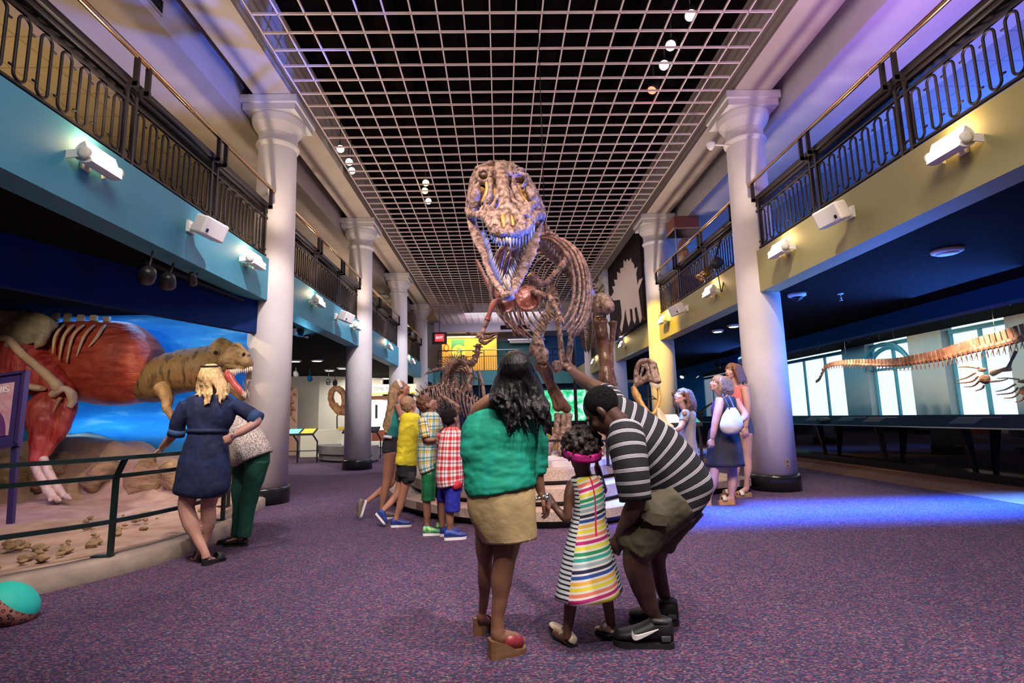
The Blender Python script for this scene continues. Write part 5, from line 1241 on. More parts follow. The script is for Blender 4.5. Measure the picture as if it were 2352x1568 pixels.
n_.limb([(490, 1070, .04, 20), (482, 1140, .06, 18), (478, 1165, .07, 16), (479, 1195, .08, 16), (472, 1235, .1, 10), (462, 1262, .1, 8), (460, 1274, .1, 9)])
n_.limb([(474, 1282, -.02, 10), (480, 1287, .02, 9), (492, 1287, .08, 7)]); n_.limb([(460, 1276, .1, 9), (450, 1284, .14, 8), (440, 1286, .2, 6)])
n_.done(.008)
b = MB()
n_.outl([(452, 905, 524, 906, 0, .06), (428, 914, 540, 918, 0, .09), (424, 940, 542, 942, 0, .12), (428, 970, 534, 970, 0, .115), (434, 990, 522, 990, 0, .118), (424, 1020, 522, 1020, 0, .13), (412, 1060, 526, 1056, 0, .14), (404, 1100, 527, 1096, 0, .14), (400, 1132, 524, 1124, 0, .135), (424, 1142, 505, 1140, 0, .11)], b)
n_.limb([(430, 924, 0, 17), (412, 962, .0, 17), (405, 996, .03, 17)], b); n_.limb([(535, 928, 0, 17), (566, 946, .02, 16.5), (592, 962, 0, 16)], b)
n_.cloth(b, 'navy_dress', 'navy_denim', .010, (.011, 7, 7, 4), 2)
b = MB(); n_.outl([(432, 984, 524, 984, 0, .128), (431, 994, 524, 994, 0, .129)], b, 28, sub=1); n_.cloth(b, 'waist_tie', 'navy_denim', None, None)
b = MB(); n_.limb([(408, 985, .02, 18.5), (404, 1000, .03, 18.5)], b, sub=1, n=16); n_.cloth(b, 'rolled_cuff', 'navy_cuff', None, None); b = MB(); n_.limb([(580, 955, .01, 17.5), (594, 963, 0, 17.5)], b, sub=1, n=16); n_.cloth(b, 'rolled_cuff', 'navy_cuff', None, None)
b = MB(); b.ball(n_.L(0, -.016, .042), (.086, .100, .086), n_.hR, 18, 12); random.seed(6)
for k in range(46):
    a = random.uniform(PI*.95, PI*2.05); cx = math.cos(a); yl = random.uniform(905, 934)
    m2 = n_.p(488+cx*33+random.uniform(-3, 3), 893, -.10*abs(math.sin(a)))
    b.tube([n_.L(.06*cx, -.03-.05*abs(math.sin(a)), .10), n_.L(.094*cx, -.02-.09*abs(math.sin(a)), .01), m2, n_.p(487+cx*30+random.uniform(-5, 5), yl, -.12*abs(math.sin(a))-.02)], [.016, .019, .016, .004], 7, sub=4)
for sgn, x in ((-1, 437), (1, 529)): b.tube([n_.p(488+sgn*30, 880, -.03), n_.p(488+sgn*30, 903, -.06), n_.p(x, 907, -.09)], [.018, .014, .003], 7, sub=4)
n_.cloth(b, 'blonde_hair', 'hair_blonde', .009, (.005, 25), 1)
b = MB(); b.tube([n_.L(.09*math.cos(t), -.0+.10*math.sin(t), .105) for t in [PI+PI*k/10 for k in range(11)]], .007, 6); n_.cloth(b, 'sunglasses', 'rubber_black', None, None)
b = MB(); b.tube([n_.p(537, 1000, -.12)+V((.0, .033*math.cos(t), .033*math.sin(t))) for t in [2*PI*k/12 for k in range(12)]], .006, 6, closed=True); n_.cloth(b, 'bracelet', 'silver', None, None)
for (hx, hy), (tx, ty), dd in (((478, 1300), (498, 1296), -.03), ((462, 1296), (436, 1294), .08)):
    h0 = at(hx, hy, Z=0); t0 = at(tx, ty, Z=0); f = (t0-h0).normalized(); f = (f+V((0, .8, 0))).normalized(); h0 = n_.p(hx, hy, dd); h0.z = 0
    wedge(n_, h0-f*.05, h0+f*.17, .04, .045, .02, 'rubber_black', 0, 'rubber_black')

# ------------------------------------------------------------------ person in green trousers bending behind her
r = Fig('person in spotted top and dark green trousers bending beside the blonde woman', 5.65, (548, 1248), 'skin_fair'); r.hair_m = MT['hair_ash']
r.head(r.p(478, 945, .25), (-.75, .35, -.1), .96, neck=r.p(522, 955, .2))
r.limb([(540, 985, .1, 12), (505, 1010, .2, 10), (470, 1010, .35, 8)]); r.hand(r.p(470, 1010, .35), (-.8, .2, -.3), (0, 0, 1), 1, .9, .4)
r.outl([(522, 980, 545, 955, .15, .06), (545, 1030, 590, 1000, .05, .08), (555, 1060, 605, 1048, 0, .08)], r.b, 16)
r.limb([(590, 1060, 0, 18), (575, 1130, 0, 17), (566, 1180, 0, 14), (560, 1232, 0, 10)]); r.limb([(572, 1060, .1, 18), (556, 1130, .1, 16), (552, 1180, .1, 13), (545, 1232, .1, 10)]); r.limb([(560, 1232, 0, 9), (545, 1242, .02, 8), (520, 1246, .05, 6)]); r.limb([(545, 1232, .1, 9), (530, 1240, .12, 8), (512, 1244, .14, 6)])
r.done(.009)
b = MB(); r.outl([(516, 985, 545, 948, .15, .10), (522, 1010, 572, 962, .1, .13), (526, 1040, 602, 990, .04, .16), (528, 1062, 618, 1018, 0, .17), (540, 1072, 624, 1036, 0, .17)], b, 30); r.limb([(540, 985, .08, 18), (515, 1005, .18, 15)], b)
r.cloth(b, 'spotted_blouse', 'print_spotted', .010, (.006, 8), 2)
b = MB(); r.outl([(534, 1042, 619, 1030, .02, .13), (538, 1062, 618, 1056, .02, .14)], b, 24, sub=2); r.limb([(592, 1056, 0, 27), (585, 1090, 0, 24), (576, 1130, 0, 20), (566, 1180, 0, 17), (560, 1232, 0, 16)], b); r.limb([(562, 1056, .1, 26), (555, 1110, .1, 22), (552, 1170, .1, 17), (546, 1230, .1, 15)], b)
r.cloth(b, 'green_trousers', 'pine_cloth', .010, (.006, 7), 2)
for (x, y, dd) in ((560, 1248, 0), (545, 1244, .1)):
    h0 = r.p(x+8, y, dd); h0.z = 0; r.shoe(h0+V((-.25, .03, 0)), h0, .042, .07, 'rubber_black', 'rubber_black', .015)
# ------------------------------------------------------------------ children at the platform
GRP = None
def simple_legs(F, legs):
    for L in legs: F.limb(L)
def hair_cap(F, m, k=1.0, back=-.014, up=.043, name='hair', nz=(.006, 40), extra=None, vox=.009):
    b = MB(); b.ball(F.L(0, back, up), (.083*k*F.hs, .099*k*F.hs, .084*k*F.hs), F.hR, 18, 12)
    b.ball(F.L(0, back-.02, up-.04), (.078*k*F.hs, .078*k*F.hs, .072*k*F.hs), F.hR, 16, 10)
    if extra: extra(b)
    return F.cloth(b, name, m, vox, nz, 1)
# teenage girl in teal
t_ = Fig('teenage girl in teal tank top with white headband gazing up, one heel raised', 6.9, (880, 1188), 'skin_tan'); t_.hair_m = MT['hair_ash']
t_.head(t_.p(921, 893), (.88, .18, .42), .98, neck=t_.p(908, 925))
t_.outl([(893, 920, 920, 918, 0, .07), (890, 950, 920, 950, 0, .09), (888, 1000, 912, 1000, 0, .09), (884, 1035, 910, 1035, 0, .1)], t_.b, 16)
t_.limb([(912, 928, -.12, 7), (922, 955, -.1, 6.5), (934, 975, -.02, 5.5), (948, 972, .1, 4.5)]); t_.hand(t_.p(948, 972, .1), (.8, .4, 0), (0, 0, 1), -1, .85, .5)
t_.limb([(896, 1035, -.03, 14), (891, 1075, 0, 12), (888, 1104, 0, 9.5), (883, 1132, 0, 9), (878, 1162, 0, 6), (877, 1176, 0, 6)])
t_.limb([(900, 1035, .1, 14), (903, 1075, .1, 11), (900, 1106, .08, 8.5), (878, 1124, .04, 8), (852, 1144, 0, 5.5), (843, 1152, 0, 5.5)])
t_.done(.009)
b = MB(); t_.outl([(893, 918, 918, 916, 0, .085), (888, 950, 922, 948, 0, .105), (886, 985, 916, 985, 0, .10), (884, 1004, 915, 1004, 0, .105)], b); t_.cloth(b, 'teal_tank_top', 'teal_tank', .010, (.005, 9))
b = MB(); t_.outl([(882, 1000, 914, 1000, 0, .11), (878, 1022, 914, 1022, .02, .13), (879, 1040, 913, 1038, .02, .13)], b); t_.cloth(b, 'denim_shorts', 'dark_denim', .010, (.005, 12))
b = MB(); b.tube([t_.p(882, 1003, -.12), t_.p(890, 1003, -.13), t_.p(900, 1005, -.12)], .02, 8); t_.cloth(b, 'white_shirt_tail', 'rubber_white', None, None)
def th(b):
    random.seed(9)
    for k in range(30):
        f = k/29; x0 = 898+f*14
        b.tube([t_.L(-.02, -.06-.03*f, .09), t_.p(x0-2, 900, -.09+.1*random.random()), t_.p(892+f*14, 940, -.10+.12*random.random()), t_.p(884+f*12+random.uniform(-2, 2), 975, -.10+.12*random.random()), t_.p(882+f*10, random.uniform(985, 1000), -.1+.1*random.random())], [.022, .026, .026, .022, .006], 7, sub=3)
hair_cap(t_, 'hair_ash', 1.03, -.022, .04, 'long_hair', (.005, 25), th)
b = MB(); rows = []
for yy in (-.012, .010, .030): rows.append([t_.L(.096*math.cos(a), yy, .035+.104*math.sin(a)) for a in [-.3+(PI+.6)*k/16 for k in range(17)]])
b.sheet(rows); t_.cloth(b, 'headband', 'headband_white', None, None, solid=.006)
h0 = t_.p(841, 1148, 0); t0 = t_.p(827, 1187, -.05); t0.z = .03; t_.shoe(t0, h0, .042, .075, 'shoe_taupe', 'rubber_white', .022, 'sneaker')
h0 = t_.p(872, 1184, 0); h0.z = 0; t_.shoe(h0+V((.22, .08, 0)), h0, .042, .075, 'shoe_taupe', 'rubber_white', .022, 'sneaker')
# boy in yellow
y_ = Fig('boy in yellow shirt and charcoal cargo shorts with blue sneakers', 6.4, (905, 1205), 'skin_tan'); y_.hair_m = MT['hair_ash']
y_.head(y_.p(939, 930), (.55, .75, .35), .92, neck=y_.p(941, 952), nr=.045)
y_.outl([(925, 955, 958, 955, 0, .07), (918, 1000, 958, 1000, 0, .09), (914, 1060, 952, 1060, 0, .09)], y_.b, 16)
y_.limb([(962, 962, .02, 8), (968, 985, .05, 7), (972, 1005, .12, 6), (985, 1000, .25, 5)]); y_.hand(y_.p(985, 1000, .25), (.7, .6, .2), (0, 0, 1), -1, .78, .5)
y_.limb([(922, 960, .05, 8), (928, 990, .2, 7), (950, 1000, .3, 5)])
y_.limb([(938, 1070, 0, 15), (932, 1108, 0, 11.5), (926, 1132, 0, 10), (920, 1158, 0, 9), (912, 1184, 0, 6.5), (910, 1194, 0, 7)])
y_.limb([(925, 1070, .1, 14), (920, 1105, .1, 10.5), (914, 1132, .08, 9.5), (898, 1153, .05, 8), (880, 1172, .02, 6), (872, 1180, 0, 6)])
y_.done(.009)
b = MB(); y_.outl([(930, 948, 954, 948, 0, .055), (921, 954, 966, 955, 0, .085), (916, 985, 963, 985, 0, .105), (911, 1030, 961, 1030, 0, .115), (906, 1066, 958, 1070, 0, .12)], b); y_.limb([(960, 957, .02, 10), (967, 980, .04, 9.5), (969, 998, .07, 9)], b)
y_.cloth(b, 'yellow_shirt', 'yellow_cloth', .010, (.011, 6, 6, 9))
b = MB(); y_.outl([(912, 1062, 956, 1062, 0, .115), (911, 1080, 957, 1080, .02, .125), (912, 1092, 956, 1094, .02, .125)], b, 20, sub=2); y_.limb([(940, 1085, -.02, 16), (936, 1108, -.01, 14)], b); y_.limb([(924, 1085, .1, 15), (918, 1104, .1, 13)], b)
y_.cloth(b, 'cargo_shorts', 'charcoal', .010, (.006, 12))
b = MB(); b.box(y_.p(945, 1094, -.115), (.085, .03, .10), bevel=.01); y_.cloth(b, 'cargo_pocket', 'dark_denim', None, None)
hair_cap(y_, 'hair_ash', 1.0, -.016, .040)
h0 = y_.p(898, 1208, 0); h0.z = 0; t0 = y_.p(945, 1208, .02); t0.z = 0; y_.shoe(t0, h0, .044, .08, 'shoe_blue', 'rubber_white', .022, 'sneaker')
h0 = y_.p(862, 1180, 0); t0 = y_.p(884, 1211, .02); t0.z = .02; y_.shoe(t0, h0, .044, .08, 'shoe_blue', 'rubber_white', .022, 'sneaker')
# boy in multicoloured plaid
k_ = Fig('boy in teal and yellow plaid shirt and shiny green shorts looking up', 5.95, (990, 1222), 'skin_brown'); k_.hair_m = MT['hair_chestnut']
k_.head(k_.p(982, 929), (.80, .05, .55), .92, neck=k_.p(988, 955), nr=.042)
k_.outl([(972, 958, 1004, 958, 0, .06), (967, 1000, 1004, 1000, 0, .09), (970, 1060, 1000, 1060, 0, .09)], k_.b, 16)
k_.limb([(972, 968, -.1, 8), (976, 990, -.13, 7.5), (979, 1009, -.14, 6.5), (992, 1010, -.13, 5.5), (1004, 1009, -.1, 4.5)]); k_.hand(k_.p(1004, 1009, -.1), (.9, .2, 0), (0, -1, .2), -1, .75, .5)
k_.limb([(1000, 968, .1, 8), (1008, 990, .14, 7), (1010, 1006, .12, 6), (1015, 1008, .05, 5)])
k_.limb([(986, 1075, -.03, 16), (982, 1110, -.03, 12), (980, 1150, -.03, 9.5), (981, 1175, -.03, 9), (981, 1200, -.03, 6.5), (981, 1212, -.03, 7)])
k_.limb([(998, 1075, .12, 15), (1005, 1110, .12, 12), (1011, 1142, .12, 9), (1012, 1165, .12, 8), (1012, 1188, .12, 6), (1012, 1198, .12, 6.5)])
k_.done(.009)
b = MB(); k_.outl([(976, 946, 1002, 946, 0, .05), (966, 956, 1010, 956, 0, .08), (962, 990, 1010, 988, 0, .105), (959, 1030, 1006, 1030, 0, .115), (960, 1066, 1004, 1058, 0, .125), (966, 1090, 1004, 1073, 0, .125)], b, 32)
k_.limb([(970, 962, -.1, 11), (974, 985, -.125, 11), (978, 1004, -.135, 10.5)], b, n=16); k_.limb([(1003, 962, .1, 10), (1009, 985, .13, 10)], b, n=16)
k_.cloth(b, 'plaid_shirt', 'plaid_multi', None, (.004, 9))
b = MB(); k_.outl([(968, 1062, 1006, 1060, 0, .11), (968, 1090, 1010, 1090, .03, .125)], b, 20, sub=2); k_.limb([(986, 1085, -.03, 18), (984, 1120, -.03, 17), (984, 1150, -.03, 16.5)], b); k_.limb([(1000, 1085, .12, 16), (1006, 1115, .12, 14), (1009, 1140, .12, 13)], b)
k_.cloth(b, 'green_shorts', 'green_satin', .010, (.007, 9))
hair_cap(k_, 'hair_chestnut', 1.03, -.018, .044, nz=(.010, 30))
h0 = k_.p(971, 1222, -.05); h0.z = 0; t0 = k_.p(1013, 1222, -.03); t0.z = 0; k_.shoe(t0, h0, .042, .075, 'shoe_green', 'rubber_white', .022, 'sneaker')
h0 = k_.p(1000, 1206, .12); h0.z = 0; t0 = k_.p(1026, 1206, .14); t0.z = 0; t0.x = h0.x+.2; k_.shoe(t0, h0, .042, .075, 'shoe_green', 'rubber_white', .022, 'sneaker')
# boy in red check
e_ = Fig('boy in red and white checked shirt and royal blue shorts', 5.7, (1040, 1236), 'skin_brown'); e_.hair_m = MT['hair_crop']
e_.head(e_.p(1035, 961), (.55, .80, .20), .92, neck=e_.p(1037, 988), nr=.042)
e_.outl([(1016, 996, 1056, 996, 0, .065), (1010, 1040, 1056, 1040, 0, .09), (1012, 1110, 1054, 1110, 0, .09)], e_.b, 16)
e_.limb([(1058, 1000, .03, 8), (1062, 1025, .06, 7.5), (1064, 1046, .12, 6.5), (1072, 1040, .25, 5)]); e_.hand(e_.p(1072, 1040, .25), (.4, .8, .3), (0, 0, 1), -1, .75, .5)
e_.limb([(1014, 1000, .05, 8), (1018, 1030, .18, 7), (1040, 1036, .28, 5)])
e_.limb([(1038, 1110, -.02, 17), (1035, 1150, -.02, 12), (1033, 1176, -.02, 10), (1033, 1195, -.02, 9.5), (1033, 1214, -.02, 7), (1033, 1224, -.02, 7.5)])
e_.limb([(1024, 1110, .12, 15), (1018, 1150, .14, 10), (1016, 1176, .14, 8.5), (1016, 1200, .14, 7), (1016, 1212, .14, 6.5)])
e_.done(.009)
b = MB(); e_.outl([(1024, 980, 1050, 980, 0, .05), (1013, 992, 1060, 992, 0, .08), (1007, 1020, 1063, 1020, 0, .11), (1003, 1060, 1064, 1060, 0, .12), (1001, 1095, 1065, 1090, 0, .13), (1005, 1120, 1064, 1108, 0, .13)], b, 40)
e_.limb([(1057, 998, .02, 11), (1063, 1020, .05, 11), (1065, 1040, .09, 10.5)], b, n=16); e_.limb([(1015, 998, .04, 10), (1012, 1022, .1, 10)], b, n=16)
e_.cloth(b, 'checked_shirt', 'plaid_red', None, (.004, 9))
b = MB(); e_.outl([(1030, 1104, 1062, 1100, .0, .118), (1034, 1124, 1064, 1116, 0, .122)], b, 20, sub=1); e_.cloth(b, 'red_undershirt', 'red_cloth', None, None)
b = MB(); e_.outl([(1014, 1106, 1062, 1106, 0, .11), (1014, 1128, 1062, 1128, .03, .12)], b, 20, sub=2); e_.limb([(1040, 1120, -.02, 19), (1040, 1150, -.02, 18), (1039, 1174, -.02, 17)], b); e_.limb([(1022, 1120, .12, 15), (1018, 1150, .14, 14)], b)
e_.cloth(b, 'blue_shorts', 'royal', .010, (.008, 10))
hair_cap(e_, 'hair_crop', .985, -.014, .040, nz=(.003, 60))
h0 = e_.p(1020, 1238, -.04); h0.z = 0; t0 = e_.p(1071, 1234, .0); t0.z = 0; e_.shoe(t0, h0, .045, .08, 'shoe_blue', 'rubber_white', .024, 'sneaker')
h0 = e_.p(1010, 1226, .14); h0.z = 0; e_.shoe(h0+V((.21, .08, 0)), h0, .045, .08, 'shoe_blue', 'rubber_white', .024, 'sneaker')

# ------------------------------------------------------------------ women and girl at the right
c_ = Fig('smiling girl with brown hair and grey cold-shoulder tunic looking up at right of platform', 6.55, (1585, 1192), 'skin_fair'); c_.hair_m = MT['hair_brown']
c_.head(c_.p(1567, 912), (-.84, -.28, .42), .94, neck=c_.p(1577, 942), nr=.042)
c_.outl([(1565, 946, 1592, 946, .02, .08), (1562, 990, 1596, 990, .02, .09), (1560, 1040, 1600, 1040, .02, .1)], c_.b, 16)
c_.limb([(1573, 950, -.12, 8.5), (1568, 970, -.16, 7.5), (1560, 984, -.18, 6.5), (1547, 990, -.1, 5.5), (1538, 985, 0, 4.5)]); c_.hand(c_.p(1538, 985, 0), (-.8, .4, .2), (0, 0, 1), 1, .8, .5)
c_.limb([(1590, 955, .15, 8), (1585, 980, .18, 7), (1560, 990, .15, 5.5), (1545, 985, .12, 4.5)])
for x, dd in ((1576, -.05), (1592, .1)): c_.limb([(x, 1040, dd, 14), (x, 1090, dd, 11), (x, 1110, dd, 9.5), (x, 1140, dd, 9), (x, 1175, dd, 6), (x, 1186, dd, 6.5)])
c_.done(.009)
b = MB(); c_.outl([(1570, 940, 1590, 942, .03, .06), (1562, 950, 1597, 950, .02, .10), (1561, 980, 1597, 980, .02, .11), (1562, 1010, 1598, 1010, .02, .115), (1556, 1050, 1604, 1050, .02, .13), (1552, 1085, 1608, 1085, .02, .14)], b); c_.limb([(1578, 944, -.11, 9), (1574, 955, -.135, 10.5), (1569, 968, -.16, 10)], b)
c_.cloth(b, 'grey_tunic', 'grey_tunic', .010, (.005, 10))
b = MB(); b.ball(c_.p(1572, 947, -.19), (.034, .02, .038)); c_.cloth(b, 'bare_shoulder', 'skin_fair', None, None)
def gh(b):
    random.seed(12)
    for k in range(22):
        f = k/21
        b.tube([c_.L(0, -.04, .10), c_.p(1576+f*10, 900, -.12+.18*f), c_.p(1582+f*14, 925, -.13+.2*f), c_.p(1578+f*21+random.uniform(-3, 3), random.uniform(940, 953), -.13+.2*f)], [.02, .026, .026, .006], 7, sub=4)
hair_cap(c_, 'hair_brown', 1.04, -.014, .044, extra=gh)
for x, dd in ((1576, -.05), (1592, .1)):
    h0 = c_.p(x+5, 1190, dd); h0.z = 0; c_.shoe(h0+V((-.2, -.05, 0)), h0, .04, .06, 'sandal_tan', 'sandal_tan', .015)
# woman with a bag
l_ = Fig('woman with blonde bob in black sleeveless dress carrying a cream shoulder bag', 7.3, (1665, 1158), 'skin_fair'); l_.hair_m = MT['hair_ash']
l_.head(l_.p(1649, 882), (-.92, -.10, .30), 1.0, neck=l_.p(1665, 914))
l_.outl([(1648, 915, 1688, 915, 0, .10), (1640, 945, 1690, 945, 0, .11), (1646, 980, 1682, 980, 0, .09), (1648, 1030, 1685, 1030, 0, .09)], l_.b, 18)
l_.limb([(1655, 915, -.17, 11), (1650, 940, -.19, 10), (1644, 964, -.19, 8.5), (1640, 985, -.18, 7.5), (1636, 1006, -.17, 5.5)]); l_.hand(l_.p(1636, 1008, -.17), (-.15, 0, -1), (0, -1, 0), 1, .95, .5)
l_.limb([(1688, 918, .12, 10), (1700, 936, .08, 9), (1711, 952, .02, 8), (1706, 962, -.06, 7), (1697, 968, -.13, 5.5)]); l_.hand(l_.p(1697, 968, -.13), (-.8, -.3, -.2), (.3, -1, 0), -1, .9, .6)
l_.limb([(1650, 1030, -.05, 12), (1643, 1073, -.06, 11), (1640, 1090, -.06, 10.5), (1637, 1110, -.05, 10.5), (1630, 1135, -.02, 6), (1627, 1146, -.02, 7)])
l_.limb([(1680, 1030, .06, 17), (1681, 1073, .04, 12), (1682, 1092, .03, 11), (1681, 1112, .02, 10.5), (1680, 1136, .0, 6.5), (1680, 1146, 0, 7.5)])
l_.limb([(1680, 1146, 0, 7.5), (1668, 1148, 0, 6.5), (1655, 1154, 0, 4.5)])
l_.done(.010)
b = MB(); l_.outl([(1660, 912, 1684, 910, .01, .10), (1642, 924, 1689, 922, .01, .135), (1638, 950, 1690, 950, .01, .14), (1640, 972, 1689, 972, .01, .135), (1630, 990, 1695, 990, .01, .15), (1626, 1030, 1702, 1030, .01, .19), (1624, 1072, 1707, 1068, .01, .21)], b, 60, wob=lambda f, t: .03*max(0, f-.5)*math.sin(11*t), caps=(True, False))
l_.cloth(b, 'black_dress', 'black_dress', None, (.004, 9), solid=.006)
b = MB(); l_.outl([(1640, 922, 1652, 918, -.05, .10), (1635, 940, 1650, 940, -.04, .11), (1638, 957, 1650, 957, -.03, .11)], b, 18); l_.cloth(b, 'violet_scarf_front', 'violet_top', None, None)
def bh(b):
    random.seed(14)
    for k in range(26):
        f = k/25; b.tube([l_.L(0, -.03, .11), l_.p(1655+f*20, 872, -.13+.2*f), l_.p(1655+f*27, 892, -.14+.22*f), l_.p(1654+f*29, random.uniform(903, 909), -.13+.2*f)], [.025, .028, .028, .010], 7, sub=4)
hair_cap(l_, 'hair_ash', 1.06, -.012, .044, 'bob_hair', extra=bh)
bag = thing('shoulder_bag', 'slouchy cream shoulder bag on the arm of the woman in black', 'bag', l_.p(1680, 996, -.3))
b = MB(); P = [(1672, 936, 1688, 936, -.25, .05), (1660, 955, 1700, 955, -.26, .08), (1653, 978, 1707, 975, -.26, .09), (1660, 992, 1700, 990, -.26, .08), (1672, 998, 1690, 997, -.26, .04)]; l_.outl(P, b, 24); b.build('pouch', MT['canvas'], bag, nz=(.008, 12))
b = MB(); b.tube([l_.p(1676, 938, -.29), l_.p(1668, 922, -.27), l_.p(1660, 908, -.20), l_.p(1664, 905, -.06)], .018, 8, sub=4, flat=.5); b.tube([l_.p(1686, 938, -.27), l_.p(1680, 922, -.22), l_.p(1672, 908, -.15)], .012, 8, sub=4); b.build('strap', MT['shoe_grey'], bag)
wedge(l_, l_.p(1687, 1160, 0), l_.p(1651, 1158, -.02), .04, .10, .05, 'wedge_light', 0, 'shoe_cream'); wedge(l_, l_.p(1633, 1160, -.02), l_.p(1600, 1158, -.04), .04, .10, .05, 'wedge_light', 0, 'shoe_cream')
# tall woman
w_ = Fig('tall woman in coral tank top and denim shorts beside the right column', 8.0, (1712, 1138), 'skin_fair'); w_.hair_m = MT['hair_brown']
w_.head(w_.p(1681, 853), (-.82, -.42, .10), 1.05, neck=w_.p(1693, 884))
w_.outl([(1684, 886, 1712, 886, 0, .10), (1686, 920, 1712, 920, 0, .10), (1692, 960, 1718, 960, 0, .10), (1698, 995, 1726, 995, 0, .11)], w_.b, 18)
w_.limb([(1710, 889, -.16, 9), (1714, 912, -.18, 8), (1717, 936, -.18, 7), (1715, 960, -.18, 6), (1713, 980, -.18, 4.8)]); w_.hand(w_.p(1713, 982, -.18), (0, 0, -1), (0, -1, 0), 1, 1.0, .35)
w_.limb([(1688, 890, .16, 8.5), (1684, 915, .18, 7.5), (1682, 938, .16, 6.5), (1688, 965, .14, 5)])
w_.limb([(1714, 995, -.08, 14), (1716, 1025, -.08, 11), (1717, 1050, -.08, 8.5), (1718, 1075, -.08, 8.5), (1715, 1105, -.08, 5.5), (1715, 1122, -.08, 6.5)])
w_.limb([(1702, 995, .08, 14), (1698, 1025, .08, 11), (1694, 1050, .08, 8.5), (1692, 1075, .08, 8), (1688, 1105, .08, 5.5), (1688, 1120, .08, 6)])
w_.limb([(1715, 1122, -.08, 6.5), (1706, 1128, -.1, 6), (1693, 1134, -.12, 4)]); w_.limb([(1688, 1120, .08, 6), (1678, 1126, .06, 5.5), (1664, 1132, .04, 4)])
w_.done(.010)
b = MB(); w_.outl([(1694, 884, 1708, 884, 0, .06), (1682, 892, 1713, 890, 0, .115), (1680, 915, 1713, 915, 0, .125), (1686, 940, 1714, 940, 0, .115), (1692, 965, 1720, 965, 0, .12)], b); w_.cloth(b, 'coral_tank_top', 'coral', .010, (.005, 10))
b = MB(); w_.outl([(1692, 958, 1722, 958, 0, .118), (1696, 980, 1728, 978, 0, .135), (1699, 1000, 1729, 998, 0, .135)], b); w_.cloth(b, 'denim_shorts', 'denim_blue', .010, (.004, 12))
def wh(b):
    random.seed(15)
    for k in range(22):
        f = k/21; b.tube([w_.L(0, -.03, .11), w_.p(1686+f*14, 842, -.12+.18*f), w_.p(1692+f*16, 860, -.13+.2*f), w_.p(1697+f*20, random.uniform(872, 882), -.12+.2*f)], [.024, .027, .026, .008], 7, sub=4)
hair_cap(w_, 'hair_brown', 1.05, -.014, .044, extra=wh)
for x0, x1, dd in ((1725, 1689, -.08), (1698, 1656, .08)): wedge(w_, w_.p(x0, 1138, dd), w_.p(x1, 1138, dd-.06), .045, .055, .025, 'sandal_tan', 0, 'shoe_cream')
# ================================================================== skinless model dinosaur in the diorama
mat('muscle', (.26, .022, .016), .42, c2=(.52, .10, .06), ns=3.2, lo=.3, hi=.7, bump=.7, bs=13, stretch=(1.2, 1, 4))
mat('muscle_leg', (.30, .018, .018), .36, c2=(.62, .14, .13), ns=4, lo=.35, hi=.75, bump=.5, bs=12, stretch=(4, 2, 1.0))
mat('tendon', (.66, .54, .42), .4, c2=(.52, .26, .20), ns=6, lo=.55, hi=.85, bump=.4, bs=16, stretch=(4, 2, .8))
mat('old_bone', (.30, .27, .19), .6, c2=(.46, .42, .30), ns=5, bump=.5, bs=16); mat('pale_bone', (.62, .48, .32), .5, c2=(.50, .34, .22), ns=5, bump=.3, bs=20)
mat('hide', (.16, .095, .035), .55, c2=(.36, .23, .10), ns=6, lo=.35, hi=.65, bump=1.0, bs=26); mat('hide_wrinkle', (.20, .12, .05), .55, c2=(.06, .035, .015), ns=5, lo=.52, hi=.62, bump=.8, bs=16, stretch=(3.5, 2, .8))
mat('mouth_red', (.42, .05, .045), .3, c2=(.60, .14, .12), ns=8); mat('ivory', (.80, .70, .52), .35); mat('dark_eye', (.012, .01, .008), .15)
dino = thing('dinosaur_model', 'life-like dinosaur model half skinned to show red muscle, mouth open', 'dinosaur model', (-5.4, 8.2, .2))
def dbone(name, pts, m, vox=.02, nz=(.008, 8), flat=1., extra=None, sub=4, n=14):
    b = MB(); pbone(b, pts, n, sub, flat)
    if extra:
        for x, y, Y, rx, ry, rz in extra:
            p = at(x, y, Y=Y); k = PXM(p); b.ball(p, (rx*k, ry, rz*k), n=20, m=14)
    return b.build(name, MT[m], dino, voxel=vox, sm=2, nz=nz)
# barrel of the body
b = MB(); sec = []
for x, yt, yb, th, Y in ((95, 790, 905, .20, 8.75), (130, 745, 910, .34, 8.72), (180, 738, 922, .44, 8.7), (240, 737, 930, .50, 8.68), (300, 742, 930, .50, 8.66), (340, 765, 920, .44, 8.62), (366, 800, 905, .34, 8.6)):
    a, c = at(x, yt, Y=Y), at(x, yb, Y=Y); sec.append(((a+c)/2, V((0, th, 0)), (a-c)/2))
b.loft(sec, 32, sub=5); b.build('muscle_body', MT['muscle'], dino, voxel=.022, sm=2, nz=(.018, 4))
# neck and shoulder with skin on
b = MB(); sec = []
for x, yt, yb, th, Y, sl in ((318, 860, 920, .30, 8.70, 0), (345, 840, 925, .33, 8.58, 10), (372, 818, 918, .34, 8.48, 8), (405, 806, 905, .32, 8.42, 0), (440, 800, 900, .30, 8.36, 0), (475, 795, 895, .27, 8.3, 0), (505, 790, 880, .24, 8.25, -6)):
    a, c = at(x-sl*.3, yt, Y=Y), at(x+sl*.6, yb, Y=Y); sec.append(((a+c)/2, V((0, th, 0)), (a-c)/2))
b.loft(sec, 28, sub=5); b.build('skin_neck', MT['hide_wrinkle'], dino, voxel=.018, sm=2, nz=(.012, 6))
